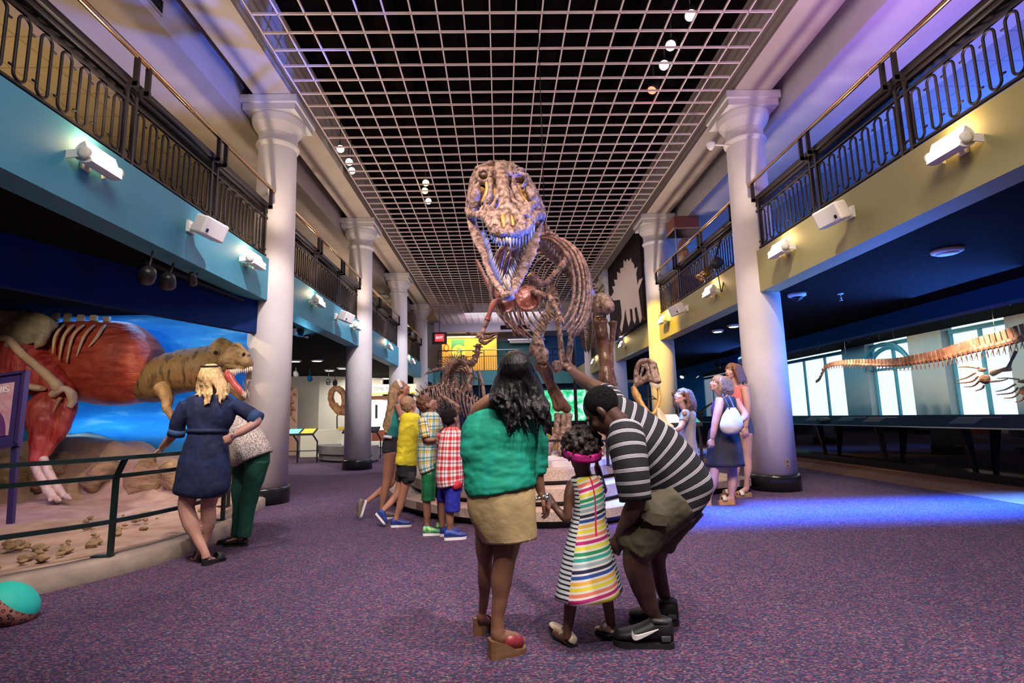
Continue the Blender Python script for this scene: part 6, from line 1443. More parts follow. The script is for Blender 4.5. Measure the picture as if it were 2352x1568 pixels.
# head
b = MB()
def hb(x, y, Y, rx, ry, rz): p = at(x, y, Y=Y); k = PXM(p); b.ball(p, (rx*k, ry, rz*k), n=20, m=14)
sec = []
for x, yt, yb, th, Y in ((488, 790, 880, .20, 8.22), (500, 778, 872, .21, 8.2), (512, 775, 864, .20, 8.18), (524, 783, 857, .17, 8.16), (538, 791, 853, .15, 8.13), (551, 796, 850, .14, 8.11), (563, 804, 848, .13, 8.09), (572, 816, 846, .105, 8.07), (579, 829, 842, .05, 8.06)):
    a, c = at(x, yt, Y=Y), at(x, yb, Y=Y); sec.append(((a+c)/2, V((0, th, 0)), (a-c)/2))
b.loft(sec, 24, sub=4); hb(512, 826, 8.02, 17, .05, 15); hb(562, 832, 7.99, 12, .03, 10)
pbone(b, [(495, 790, 8.12, 6), (508, 782, 8.10, 8), (522, 786, 8.08, 7), (536, 794, 8.06, 6), (546, 792, 8.06, 6), (556, 800, 8.05, 5), (570, 818, 8.04, 7)], 10, 4)
pbone(b, [(500, 785, 8.28, 8), (512, 778, 8.25, 7)], 8, 3); pbone(b, [(544, 792, 8.05, 5), (546, 788, 8.05, 3)], 8, 2); pbone(b, [(520, 838, 8.05, 7), (545, 845, 8.02, 6), (575, 842, 8.02, 5)], 10, 4)
head_ = b.build('head', MT['hide'], dino, voxel=.013, sm=1, nz=(.007, 16))
b = MB(); pbone(b, [(497, 850, 8.2, 22), (515, 868, 8.15, 17), (532, 888, 8.10, 13), (548, 904, 8.06, 11), (560, 915, 8.04, 9)], 14, 5)
jaw_ = b.build('lower_jaw', MT['hide'], dino, voxel=.014, sm=1, nz=(.007, 14))
b = MB(); pbone(b, [(520, 862, 8.0, 8), (534, 878, 7.98, 8), (548, 893, 7.97, 8), (557, 906, 7.97, 6)], 12, 4); pbone(b, [(522, 852, 8.0, 7), (528, 866, 7.98, 9), (540, 884, 7.97, 7)], 12, 4); b.build('tongue', MT['mouth_red'], jaw_, voxel=.012, sm=1)
random.seed(17)
for k in range(13):
    f = k/12; x = 521+f*57; y = 850-4*f+ (3 if f < .4 else 0); L = random.uniform(9, 15)*(1.0 if f < .8 else .8); Y = 7.98+.03*f
    MB().tube([at(x, y-4, Y=Y), at(x+.5, y+L*.5, Y=Y), at(x-1, y+L, Y=Y+.01)], [.013, .011, .002], 7).build('tooth', MT['ivory'], head_)
for k in range(12):
    f = k/11; x = 525+f*38; y = 884+f*28; L = random.uniform(8, 14); Y = 7.95
    MB().tube([at(x, y+3, Y=Y), at(x+1.5, y-L*.5, Y=Y), at(x+2, y-L, Y=Y+.01)], [.012, .010, .002], 7).build('tooth', MT['ivory'], jaw_)
for k in range(5):
    x = 553+k*3.2; y = 880+k*7; MB().tube([at(x+5, y+6, Y=8.2), at(x+6, y-9, Y=8.2)], [.011, .002], 6).build('tooth', MT['ivory'], jaw_)
MB().ball(at(496, 810, Y=7.97), (.03, .03, .03)).build('eye', MT['dark_eye'], head_)
bb = MB(); p = at(496, 810, Y=7.985); bb.tube([p+V((.045*math.cos(a), 0, .045*math.sin(a))) for a in [2*PI*k/14 for k in range(14)]], .014, 7, closed=True, up=V((0, 1, 0))); bb.build('eyelid', MT['hide'], head_)
MB().ball(at(560, 813, Y=7.965), (.022, .02, .03), Matrix.Rotation(.5, 3, 'Y')).build('nostril', MT['dark_eye'], head_)
# small arm
b = MB(); pbone(b, [(372, 890, 8.2, 20), (384, 915, 8.08, 13), (383, 938, 8.0, 10)], 12, 4); pbone(b, [(383, 938, 8.0, 10), (392, 952, 7.98, 8), (402, 972, 7.96, 5)], 10, 4); pbone(b, [(402, 972, 7.96, 4), (404, 984, 7.96, 3), (399, 995, 7.96, 1)], 8, 3); pbone(b, [(402, 970, 7.94, 4), (409, 980, 7.92, 3), (407, 990, 7.92, 1)], 8, 3)
b.build('arm', MT['hide'], dino, voxel=.013, sm=1, nz=(.006, 14))
# thigh, shank, foot
dbone('thigh_muscle', [(-30, 790, 8.45, 62), (20, 815, 8.4, 66), (70, 845, 8.35, 58), (112, 875, 8.28, 44), (140, 895, 8.25, 30), (156, 915, 8.22, 18)], 'muscle_leg', .022, (.012, 5))
dbone('shank_muscle', [(120, 905, 8.15, 26), (108, 940, 8.1, 40), (105, 975, 8.06, 36), (96, 1010, 8.0, 24), (88, 1045, 7.95, 17), (84, 1066, 7.95, 15)], 'muscle_leg', .02, (.012, 6), extra=[(146, 940, 8.12, 22, .14, 34), (136, 915, 8.12, 26, .14, 26)])
dbone('shank_muscle', [(158, 905, 8.15, 15), (156, 940, 8.1, 18), (138, 985, 8.05, 18), (116, 1020, 8.0, 13), (100, 1050, 7.96, 9)], 'muscle_leg', .018, (.010, 8))
dbone('thigh_bone', [(0, 775, 8.02, 9), (22, 780, 7.98, 8), (45, 808, 7.94, 9), (80, 838, 7.92, 9), (112, 866, 7.92, 10), (132, 888, 7.94, 13), (142, 897, 7.96, 9)], 'pale_bone', .014)
dbone('knee_tendon', [(118, 908, 7.96, 8), (134, 896, 7.94, 9), (150, 892, 7.96, 7), (164, 905, 8.0, 10), (166, 922, 8.02, 9), (158, 936, 8.0, 6)], 'tendon', .013)
dbone('shin_gap_bone', [(140, 912, 7.99, 9), (128, 935, 7.97, 6), (118, 955, 7.97, 2)], 'pale_bone', .012, flat=.5)
dbone('ligament', [(60, 880, 8.05, 9), (80, 890, 8.0, 12), (100, 892, 7.98, 11)], 'tendon', .014, flat=.6)
dbone('foot', [(78, 1050, 7.93, 11), (84, 1075, 7.90, 10), (100, 1105, 7.86, 11), (116, 1132, 7.82, 11), (126, 1146, 7.78, 9)], 'tendon', .014, (.008, 12))
dbone('foot', [(98, 1050, 7.93, 9), (112, 1085, 7.90, 9), (132, 1118, 7.86, 8), (150, 1142, 7.80, 7)], 'tendon', .014, (.008, 12))
for x, y, dx in ((120, 1146, -6), (130, 1147, 8), (152, 1143, 10)): dbone('toe', [(x, y-4, 7.78, 7), (x+dx*.5, y+1, 7.70, 6), (x+dx, y+2, 7.62, 3)], 'tendon', .012)
dbone('hidden_leg_muscle', [(70, 920, 8.9, 24), (75, 975, 8.9, 18)], 'pale_bone', .02)
# hip blade, neural spines, exposed ribs
b = MB(); sec = []
for x, yt, yb in ((-70, 708, 800), (-10, 710, 802), (40, 713, 796), (75, 716, 790), (100, 722, 778), (116, 730, 762), (124, 740, 752)):
    a, c = at(x, yt, Y=8.14), at(x, yb, Y=8.14); sec.append(((a+c)/2, V((0, .09, 0)), (a-c)/2))
b.loft(sec, 24, sub=4); pbone(b, [(100, 765, 8.12, 14), (92, 785, 8.12, 10), (82, 800, 8.14, 5)], 10, 3); pbone(b, [(30, 790, 8.1, 16), (10, 800, 8.1, 12)], 10, 3)
b.build('hip_blade', MT['old_bone'], dino, voxel=.018, sm=1, nz=(.022, 6))
for x, y, h in ((128, 728, 11), (155, 731, 12), (186, 734, 12), (215, 735, 12), (245, 738, 11)):
    p = at(x, y, Y=8.62); k = PXM(p); MB().box(p, (15*k, .06, 2*h*k), bevel=.014).build('spine_plate', MT['old_bone'], dino, smooth=False)
for x0, x1, x2, y2 in ((150, 126, 121, 812), (175, 146, 136, 826), (200, 166, 153, 832), (224, 192, 176, 818), (246, 222, 204, 796)):
    MB().tube([at(x0, 744, Y=8.55), at((x0+x1)/2+2, 752, Y=8.30), at(x1, 775, Y=8.20), at(x2, y2, Y=8.16)], [.022, .026, .024, .012], 9, sub=5, flat=.7).build('rib', MT['pale_bone'], dino)

# ================================================================== marine reptile hanging at the right
mat('bone_orange', (.30, .13, .07), .45, c2=(.62, .36, .25), ns=5, bump=.4, bs=24)
els = thing('marine_reptile_skeleton', 'long-necked marine reptile skeleton hung before the right windows', 'skeleton', (9.2, 11, 1.4))
EX = 9.1
ep = [(1872, 879), (1882, 872), (1890, 856), (1898, 845), (1920, 838), (1960, 836), (2010, 838), (2060, 838), (2110, 832), (2160, 824), (2205, 812), (2250, 801), (2300, 790), (2352, 776), (2420, 760)]
EW = [at(x, y, X=EX) for x, y in ep]; esp, _ = smooth_path(EW, [0]*len(EW), 12); ev = resample(esp, .115)
for i in range(1, len(ev)-1):
    p, t = ev[i], (ev[i+1]-ev[i-1]).normalized(); f = i/len(ev); s_ = .022+.05*f; up = V((0, 0, 1)); up = (up-t*up.dot(t)).normalized(); w_s = t.cross(up)
    b = MB(); b.tube([p-t*.052, p, p+t*.052], [s_, s_*.75, s_], 8)
    h = (.05+.14*f) if i > 4 else .03
    b.prism([p+up*s_*.6-t*.045-w_s*.012, p+up*s_*.6+t*.045-w_s*.012, p+up*(s_+h)+t*.035-w_s*.012, p+up*(s_+h)-t*.048-w_s*.012], w_s*.024)
    if i > 6:
        for q in (-1, 1): b.tube([p-up*s_*.5+w_s*q*s_*.7, p-up*(s_+.03+.09*min(1, f*1.5))+w_s*q*(s_+.02)-t*.04], [.010, .006], 5)
    b.build('vertebra', MT['bone_orange'], els, smooth=False)
def chain(name, pts, r, m='bone_orange', X=None):
    P = [at(x, y, X=X) for x, y in pts]; q = resample(smooth_path(P, [0]*len(P), 8)[0], .055); b = MB()
    for k in range(len(q)-1):
        rr_ = r*(1-.6*k/len(q)); b.tube([q[k], q[k].lerp(q[k+1], .5), q[k+1].lerp(q[k], .1)], [rr_, rr_*.6, rr_], 7)
    return b.build(name, MT[m], els)
for X_, dx, dy in ((8.7, 0, 0), (9.9, 92, 26)):
    b = MB(); P = [at(x+dx, y+dy, X=X_) for x, y in ((2335, 802), (2318, 845))]; b.tube([at(2334+dx, 806+dy, X=X_), at(2322+dx, 830+dy, X=X_), at(2315+dx, 848+dy, X=X_)], [.03, .022, .04], 8); b.tube([at(2320+dx, 846+dy, X=X_), at(2300+dx, 850+dy, X=X_), at(2278+dx, 858+dy, X=X_)], [.05, .035, .055], 9); b.build('flipper_bone', MT['bone_orange'], els, voxel=.012, sm=1)
    b = MB(); b.ball(at(2262+dx, 871+dy, X=X_), (.03, .12, .09)); b.ball(at(2256+dx, 849+dy, X=X_), (.03, .1, .04)); b.build('flipper_plate', MT['bone_orange'], els, voxel=.012, sm=1, nz=(.01, 12))
    for pts in (((2248, 845), (2222, 842), (2198, 843)), ((2240, 856), (2218, 868), (2195, 873)), ((2246, 864), (2232, 876), (2196, 880)), ((2252, 872), (2236, 886), (2212, 888)), ((2260, 884), (2256, 892), (2238, 898)), ((2275, 876), (2300, 874), (2320, 868))):
        chain('flipper_digit', [(x+dx, y+dy) for x, y in pts], .022, X=X_)
for x, y in ((1945, 836), (2060, 836), (2290, 790)):
    p = at(x, y, X=EX); MB().tube([p, V((p.x, p.y, 3.13))], .004, 4).build('hanging_wire', MT['steel'], els)

# ================================================================== skeletons and skulls around the platform
def mini(name, label, cat, base): return thing(name, label, cat, base)
# hadrosaur rearing at the left of the big skeleton
hd = thing('duckbill_skeleton', 'mounted duck-billed dinosaur skeleton with crested head, left of the big skeleton', 'skeleton', (-.15, 9.3, .57))
def hbone(name, pts, vox=.016, nz=(.006, 10), root=hd, m='bone', flat=1.): return bone(name, pts, root, m, vox, nz, flat=flat)
hbone('skull', [(1082, 770, 9.6, 3), (1094, 766, 9.55, 5), (1104, 772, 9.5, 8), (1116, 776, 9.45, 5), (1130, 772, 9.4, 3.5), (1144, 766, 9.35, 2.5)])
hbone('lower_jaw', [(1102, 780, 9.5, 6), (1112, 788, 9.45, 5), (1126, 782, 9.4, 3.5), (1143, 771, 9.35, 2)])
hbone('crest', [(1100, 772, 9.55, 4), (1086, 766, 9.6, 2.5), (1074, 764, 9.65, 2), (1068, 772, 9.7, 1.5)], .013)
nk = smooth_path([pt(a) for a in ((1099, 784, 9.5), (1098, 800, 9.5), (1092, 826, 9.5), (1078, 838, 9.6), (1060, 832, 9.9), (1042, 848, 10.3), (1028, 880, 10.8), (1010, 905, 11.4))], [0]*8, 8)[0]
hv = resample(nk, .10)
for i in range(1, len(hv)-1): vertebra(hv[i], hv[i+1]-hv[i-1], .058, .08 if i > 6 else .03, .04, hd, 'bone', .012)
for k, i in enumerate(range(9, min(len(hv)-1, 22))):
    p = hv[i]
    for s_ in (-1, 1): MB().tube([p, p+V((s_*.16, .02, -.03)), p+V((s_*.24, .03, -.22)), p+V((s_*.20, .0, -.45)), p+V((s_*.08, -.1, -.55))], [.014, .016, .016, .014, .008], 6, sub=4).build('rib', MT['bone'], hd)
hbone('shoulder_blade', [(1068, 830, 9.4, 3), (1076, 848, 9.35, 5), (1084, 860, 9.3, 5)]); hbone('forelimb', [(1082, 860, 9.3, 5), (1075, 880, 9.2, 4), (1080, 890, 9.1, 5), (1086, 915, 9.1, 3), (1090, 935, 9.1, 4)])
hbone('forelimb', [(1098, 850, 9.6, 5), (1108, 880, 9.5, 4), (1110, 895, 9.45, 5), (1114, 925, 9.4, 3), (1118, 945, 9.4, 4)]); hbone('hind_limb', [(1045, 868, 10.3, 7), (1052, 905, 10.1, 6), (1048, 935, 10.2, 6), (1052, 975, 10.2, 5), (1060, 1010, 10.1, 6)]); hbone('hind_limb', [(1030, 870, 10.7, 6), (1030, 910, 10.7, 5), (1026, 950, 10.8, 5), (1030, 1000, 10.8, 5)])
for x in (1058, 1100): p = at(x, 850, Y=9.7); MB().tube([(p.x, p.y, .57), p], .016, 6).build('support_rod', MT['iron'], hd)
# low crawling skeleton with a humped rib cage
lw_ = thing('crawling_skeleton', 'low dinosaur skeleton with spiny arched back behind the plaid-shirt boys', 'skeleton', (-.9, 8.4, .57))
ls = smooth_path([pt(a) for a in ((955, 922, 8.3), (972, 902, 8.35), (992, 890, 8.4), (1015, 886, 8.45), (1040, 893, 8.5), (1065, 908, 8.6), (1085, 922, 8.7), (1105, 940, 8.9), (1120, 965, 9.1))], [0]*9, 8)[0]
lv = resample(ls, .075)
for i in range(1, len(lv)-1): vertebra(lv[i], lv[i+1]-lv[i-1], .038, .09, .05, lw_, 'bone', .009)
for i in range(3, len(lv)-3):
    p = lv[i]
    for s_ in (-1, 1): MB().tube([p, p+V((s_*.06, -.14, -.02)), p+V((s_*.05+.03, -.22, -.16)), p+V((s_*.04+.06, -.16, -.34))], [.010, .012, .011, .006], 6, sub=4).build('rib', MT['bone_pale'], lw_)
hbone('shoulder_blade', [(1010, 905, 8.1, 4), (1035, 922, 8.05, 5), (1056, 935, 8.0, 4)], root=lw_, m='bone_pale', vox=.012); hbone('forelimb', [(1010, 912, 8.1, 5), (998, 940, 8.05, 4), (1006, 965, 8.0, 5), (1002, 1000, 8.0, 4)], root=lw_); hbone('hind_limb', [(1088, 930, 8.6, 6), (1078, 965, 8.5, 5), (1086, 990, 8.5, 5), (1082, 1020, 8.5, 4)], root=lw_); hbone('skull', [(955, 924, 8.3, 7), (944, 932, 8.2, 7), (934, 942, 8.1, 4)], root=lw_, vox=.012)
MB().tube([(-.75, 8.5, .57), at(1020, 900, Y=8.5)], .014, 6).build('support_rod', MT['iron'], lw_); p = at(965, 912, Y=8.3); MB().tube([(p.x, p.y, .57), p], .012, 6).build('support_rod', MT['iron'], lw_)
# distant spiny brown animal on a high mount, behind
fm = thing('spiny_mount', 'fan-shaped spiny brown fossil mount behind the duck-billed skeleton', 'skeleton', (-1.6, 14.0, 0))
c0 = at(1040, 850, Y=14)
for k in range(16):
    a = .35+2.2*k/15; MB().tube([c0+V((.1*math.cos(a), .05*k/8, .06*math.sin(a))), c0+V((.34*math.cos(a), .04*k, .36*math.sin(a))), c0+V((.58*math.cos(a), .04*k, .52*math.sin(a)-.03))], [.022, .018, .006], 6, sub=3).build('spine', MT['bone_orange'], fm)
b = MB(); b.tube([c0+V((-.75, -.2, -.12)), c0+V((-.4, -.1, .02)), c0, c0+V((.35, .3, -.05)), c0+V((.6, .6, -.2))], [.02, .05, .075, .065, .03], 10, sub=4); b.build('trunk_bones', MT['bone'], fm, voxel=.02, sm=1, nz=(.02, 8))
for q in (-.3, .3): MB().tube([(c0.x+q, c0.y, 0), c0+V((q, 0, -.05))], .03, 6).build('support_post', MT['iron'], fm)
# toothed skull on a rod at the right
js = thing('skull_on_stand', 'gaping toothed dinosaur skull on a black rod stand, right of the striped man', 'skull', (2.55, 8.6, .57))
def jb(pts, m='bone', name='upper_skull', vox=.012): return bone(name, pts, js, m, vox, (.006, 14))
b = MB()
for pts in (((1460, 885, 9.0, 5), (1462, 850, 9.0, 6), (1470, 832, 8.95, 6), (1484, 828, 8.9, 6), (1500, 832, 8.8, 5), (1506, 845, 8.75, 5), (1509, 862, 8.7, 6), (1514, 878, 8.6, 6)), ((1466, 886, 9.0, 4), (1472, 860, 8.95, 3), (1478, 838, 8.9, 4)), ((1460, 886, 9.0, 5), (1478, 872, 8.9, 8), (1494, 868, 8.8, 9), (1512, 878, 8.65, 7)), ((1484, 835, 8.9, 5), (1490, 852, 8.85, 6), (1482, 872, 8.9, 7)), ((1496, 835, 8.8, 4), (1498, 850, 8.75, 4), (1504, 870, 8.7, 6)), ((1456, 886, 9.0, 4), (1470, 878, 8.95, 4))): pbone(b, pts, 10, 4)
us_ = b.build('upper_skull', MT['bone'], js, voxel=.012, sm=1, nz=(.008, 14))
b = MB()
for pts in (((1454, 888, 9.0, 6), (1462, 908, 8.95, 9), (1472, 925, 8.9, 7), (1486, 944, 8.8, 5), (1498, 952, 8.7, 4)), ((1512, 890, 8.9, 4), (1514, 915, 8.85, 5), (1508, 938, 8.75, 4), (1499, 952, 8.7, 4))): pbone(b, pts, 10, 4)
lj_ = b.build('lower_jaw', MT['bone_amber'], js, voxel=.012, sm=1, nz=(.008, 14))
for k in range(9):
    x = 1493+k*2.8; y = 878+.6*k; MB().tube([at(x, y, Y=8.62), at(x+.5, y+10+(k % 3)*2, Y=8.62)], [.010, .002], 6).build('tooth', MT['tooth'], us_)
b = MB(); p = at(1487, 880, Y=8.9); b.tube([(p.x, p.y, .57), p], .016, 6); b.bar(at(1476, 916, Y=8.9), at(1508, 916, Y=8.9), .015); b.bar(at(1487, 902, Y=8.9), at(1508, 917, Y=8.9), .012); b.build('stand', MT['iron'], js)
# yellow-lit small skull beside it
ys = thing('small_skull', 'small pale spiky skull beside the toothed skull stand', 'skull', (2.9, 8.3, .57))
b = MB(); random.seed(19)
for k in range(9): pbone(b, [(1512+k*1.5, 938+k*2, 8.6, 4), (1512+k*2.5+random.uniform(-3, 3), 955+k*1.5, 8.5, 4), (1516+k*4, 985+random.uniform(-6, 6), 8.4, 2)], 7, 3)
b.build('skull_bones', MT['pale_bone'], ys, voxel=.012, nz=(.006, 14)); p = at(1530, 985, Y=8.45); MB().box((p.x, p.y, (.57+p.z)/2), (.24, .2, p.z-.57)).build('stand', MT['slab_pale'], ys, smooth=False)
# knob-headed skull behind the smiling girl
kk = thing('skull_on_stand', 'brown pitted skull on a stand behind the face of the smiling girl', 'skull', (4.5, 12.0, 0))
b = MB(); pbone(b, [(1548, 900, 12, 6), (1552, 912, 12, 7), (1550, 926, 12, 5), (1555, 940, 12, 4)], 10, 4); pbone(b, [(1546, 905, 12, 5), (1558, 898, 12.1, 5)], 8, 3); o = b.build('skull_bones', MT['bone'], kk, voxel=.02, nz=(.012, 12)); p = at(1553, 930, Y=12); MB().tube([(p.x, p.y, 0), p], .03, 8).build('stand', MT['iron'], kk)
kk.location = kk.location
# thin mounted specimen seen between the girl and the woman with the bag
mt_ = thing('small_skeleton', 'small thin-necked skeleton on a mount against the white window', 'skeleton', (8.6, 19.5, 1.0))
b = MB(); b.tube([at(x, y, Y=19.5) for x, y in ((1646, 922), (1635, 926), (1626, 932), (1618, 938), (1612, 946), (1602, 952))], [.02, .03, .035, .05, .07, .03], 8, sub=4); b.build('neck_and_trunk', MT['bone_dark'], mt_)
for q in (((1614, 944), (1606, 956), (1600, 962)), ((1616, 942), (1612, 958), (1608, 964))): MB().tube([at(x, y, Y=19.5) for x, y in q], .02, 6).build('leg', MT['bone_dark'], mt_)
p = at(1612, 945, Y=19.5); MB().tube([(p.x, p.y, .14), p], .015, 6).build('mount_rod', MT['iron'], mt_)
# frilled skull in the left gallery
fs = thing('frilled_skull', 'brown frilled dinosaur skull with a hole in its frill, on a bent rod', 'skull', (-5.5, 19.6, .95))
b = MB(); ring = [(776+16*math.cos(a)+3*math.sin(a), 916+24*math.sin(a), 19.6) for a in [2*PI*k/14 for k in range(14)]]
b.tube([pt(a) for a in ring], .115, 10, closed=True, up=V((0, 1, 0))); pbone(b, [(768, 930, 19.5, 8), (778, 942, 19.4, 10), (788, 945, 19.2, 9), (795, 950, 19, 5)], 10, 4); pbone(b, [(782, 936, 19.4, 4), (790, 930, 19.2, 3), (797, 926, 19.0, 1)], 8, 3)
mat('bone_rust', (.30, .10, .04), .5, c2=(.50, .26, .12), ns=4, bump=.4, bs=14)
b.build('frill_and_face', MT['bone_rust'], fs, voxel=.02, sm=1, nz=(.02, 6)); p = at(779, 947, Y=19.5); MB().tube([p, at(774, 956, Y=19.5), V((at(774, 956, Y=19.5).x, 19.55, .95))], .022, 6).build('rod', MT['iron'], fs)
wl_ = thing('wall_fossil', 'pink slab with brown fossil bones on the left gallery wall', 'fossil', (-8.0, 20.4, 0))
mat('slab_pink', (.62, .36, .28), .8)
p = at(668, 925, Y=20.4); MB().box((p.x-.35, 20.5, 1.25), (1.1, .12, 2.5)).build('slab', MT['slab_pink'], wl_, smooth=False)
random.seed(23); b = MB()
for k in range(16): q = at(random.uniform(657, 674), random.uniform(872, 960), Y=20.38); b.tube([q, q+V((random.uniform(-.18, .18), -.03, random.uniform(-.25, .25)))], [.06, .03], 7)
b.build('fossil_bones', MT['bone_rust'], wl_, voxel=.025, nz=(.01, 9))

# ================================================================== lamps and small fixtures
def spot_head(name, label, p, aim, r=.07, L=.2, hang=None, glow='glow_white', group=None, body='dark_metal', mount=None):
    p, aim = V(p), V(aim); d = (aim-p).normalized(); t = thing(name, label, 'spotlight', p, group)
    MB().lathe([(r*.5, -L), (r*.8, -L*.85), (r, -L*.3), (r, 0), (r*.93, 0), (r*.85, -.02)], p, 18, d).build('lamp_head', MT[body], t)
    if glow: MB().lathe([(r*.86, -.012), (r*.86, -.006)], p, 18, d).build('lens', MT[glow], t)
    top = V(mount) if mount else V((p.x, p.y, hang))-d*L*.5
    MB().tube([p-d*L*.5, top], .012, 6).build('yoke', MT[body], t); return t
zc = 6.62
LG = 'spotlights above the grid ceiling'
for (x, y, tgt, gl, lb) in ((1586, 36, (1.8, 5, 0), 'glow_white', 'dazzling white spotlight above the grid, nearest of the right-hand row'), (1540, 105, (.5, 6, 2.5), 'glow_white', 'second white spotlight in the right-hand row above the grid'), (1525, 150, (.5, 6, 2.5), 'glow_white', 'third white spotlight above the grid, just before the red one'), (1497, 208, (.5, 7, 2.2), 'glow_red', 'red spotlight above the grid ceiling'),
                            (782, 342, (0, 5, 3), 'glow_white', 'white spotlight above the grid near the left edge, nearest of three'), (802, 372, (0, 5, 3), 'glow_white', 'middle of three white spotlights above the left grid edge'), (808, 392, (0, 5, 3), 'glow_white', 'last of three white spotlights above the left grid edge'), (976, 438, (0, 5.5, 3), 'glow_yellow', 'yellow spotlight above the grid left of the skull'), (978, 420, (0, 5.5, 3), 'glow_yellow', 'small yellow-rimmed spotlight just behind the yellow one'), (984, 462, (0, 6, 3), 'glow_white', 'small white lamp above the grid behind the yellow one')):
    p = at(x, y, Z=zc+.02); a = CAM.lerp(V(tgt), .6) if gl != 'glow_red' else V(tgt)
    spot_head('spotlight', lb, p, a, .085 if y > 30 else .10, .26, 7.6, gl, LG)
# diorama track
tk = thing('light_track', 'black lighting track under the left balcony above the diorama', 'track', (-4.0, 6, 3.05)); a, c = at(330, 600, Z=3.06), at(575, 697, Z=3.06)
MB().bar(a, c, .04, .03).build('rail', MT['iron'], tk, smooth=False)
for k, (x, y, lb, tg) in enumerate(((335, 640, 'black box spotlight on the diorama track, leftmost of three', (-6, 8, 1.5)), (385, 655, 'black barn-door spotlight on the diorama track, middle of three', (-5, 8, 1.5)), (443, 652, 'small black spotlight on the diorama track nearest the column', (-4.4, 8, 1.8)))):
    p = at(x, y, Y=5.6+.45*k); spot_head('track_spotlight', lb, p, tg, .085 if k < 2 else .05, .18, 3.06, None, 'spotlights over the diorama', mount=V((p.x+.05, p.y, 3.07)))
for k, (x, y) in enumerate(((673, 762), (690, 768), (702, 774), (715, 778))):
    p = at(x, y, Y=11.0+.5*k); spot_head('track_spotlight', ['track spotlight just past the nearest left column, closest to it', 'second track spotlight past the nearest left column', 'third track spotlight past the nearest left column', 'fourth track spotlight past the nearest left column'][k], p, p+V((-.5, .6, -1)), .06, .16, 3.12, None, 'track spotlights past the left column', 'white_paint' if k % 2 == 0 else 'blue_paint')
for k, (x, y) in enumerate(((680, 862), (712, 872), (755, 880), (770, 882))):
    p = at(x, y, Y=19+.4*k); spot_head('gallery_spotlight', ['white gallery spotlight over the wall fossil', 'blue-black gallery spotlight left of the frilled skull', 'small gallery spotlight above the frilled skull', 'small dark gallery spotlight nearest the second column'][k], p, p+V((-.2, 1, -.8)), .09, .2, 3.12, 'glow_white' if k == 0 else None, 'gallery spotlights at the left', ['white_paint', 'blue_paint', 'steel', 'dark_metal'][k])
def can(x, y, lb, r=.16, z=3.125, m='glow_soft', grp='round ceiling lights under the balconies'):
    p = at(x, y, Z=z); t = thing('ceiling_light', lb, 'light', (p.x, p.y, z-.05), grp)
    MB().lathe([(r*.75, -.045), (r*.95, -.03), (r, 0)], (p.x, p.y, z), 20).build('trim_ring', MT['white_paint'], t); MB().lathe([(r*.7, -.05), (r*.7, -.044)], (p.x, p.y, z), 20).build('lens', MT[m], t)
mat('glow_soft', (.9, .9, .9), .5, emis=(1, .95, .88), es=2.5)
for x, y, lb in ((678, 827, 'bright ceiling light nearest in the left gallery ceiling'), (728, 826, 'ceiling light right of the nearest one in the left gallery'), (757, 849, 'third ceiling light in the left gallery'), (786, 844, 'ceiling light close to the second left column'), (752, 868, 'faint ceiling light deep in the left gallery'), (873, 872, 'ceiling light above the welcome sign'), (887, 868, 'dazzling lamp above the teenage girl headband')):
    can(x, y, lb, .2)
can(2175, 574, 'white round fixture on the dark ceiling at far right', .17, m='white_paint'); can(1685, 746, 'small round light under the olive balcony past the first right column', .14); can(1648, 758, 'second small round light under the olive balcony', .14)
dc = thing('dome_camera', 'white dome security camera on the dark ceiling beside the right column', 'camera', at(1830, 676, Z=3.1)); p = at(1830, 674, Z=3.125)
MB().lathe([(.10, -.06), (.135, -.045), (.14, 0)], p, 24).build('housing', MT['white_paint'], dc); MB().lathe([(.02, -.125), (.06, -.11), (.085, -.075), (.085, -.05)], p, 20).build('dome', MT['black_gloss'], dc)
spk = thing('sprinkler', 'ceiling sprinkler head on the dark right ceiling', 'sprinkler', at(1930, 678, Z=3.08)); p = at(1930, 674, Z=3.125); MB().lathe([(.045, -.012), (.05, 0)], p, 14).build('rosette', MT['white_paint'], spk); MB().lathe([(.012, -.11), (.014, -.01)], p, 8).lathe([(.03, -.118), (.03, -.110)], p, 12).build('nozzle', MT['steel'], spk)
for k, (x, y) in enumerate(((1829, 806), (1882, 797), (1955, 781), (2000, 772), (2335, 690))):
    p = at(x, y, X=8.35); spot_head('window_spotlight', ['small black spotlight above the glass nearest the right column', 'second small black spotlight above the glass', 'pale-tipped spotlight above the middle of the glass', 'black wedge-shaped spotlight above the arched window', 'large black spotlight at the far right edge'][k], p, (9.3, p.y-.6, 1.6), .085 if k < 4 else .11, .17, 3.13, None, 'spotlights behind the glass')
for k, (x, y) in enumerate(((1566, 866), (1650, 846), (1665, 846), (1706, 833))):
    p = at(x, y, X=7.7); spot_head('aisle_spotlight', ['glaring small spotlight left of the blue display board', 'black spotlight above the blonde bob', 'round spotlight just left of the tall woman', 'pale spotlight right of the tall woman head'][k], p, p+V((-.6, -.5, -.8)) if k == 0 else p+V((.6, .3, -.8)), .09, .2, 3.13, 'glow_white' if k == 0 else None, 'spotlights along the right aisle', 'dark_metal' if k < 3 else 'white_paint')
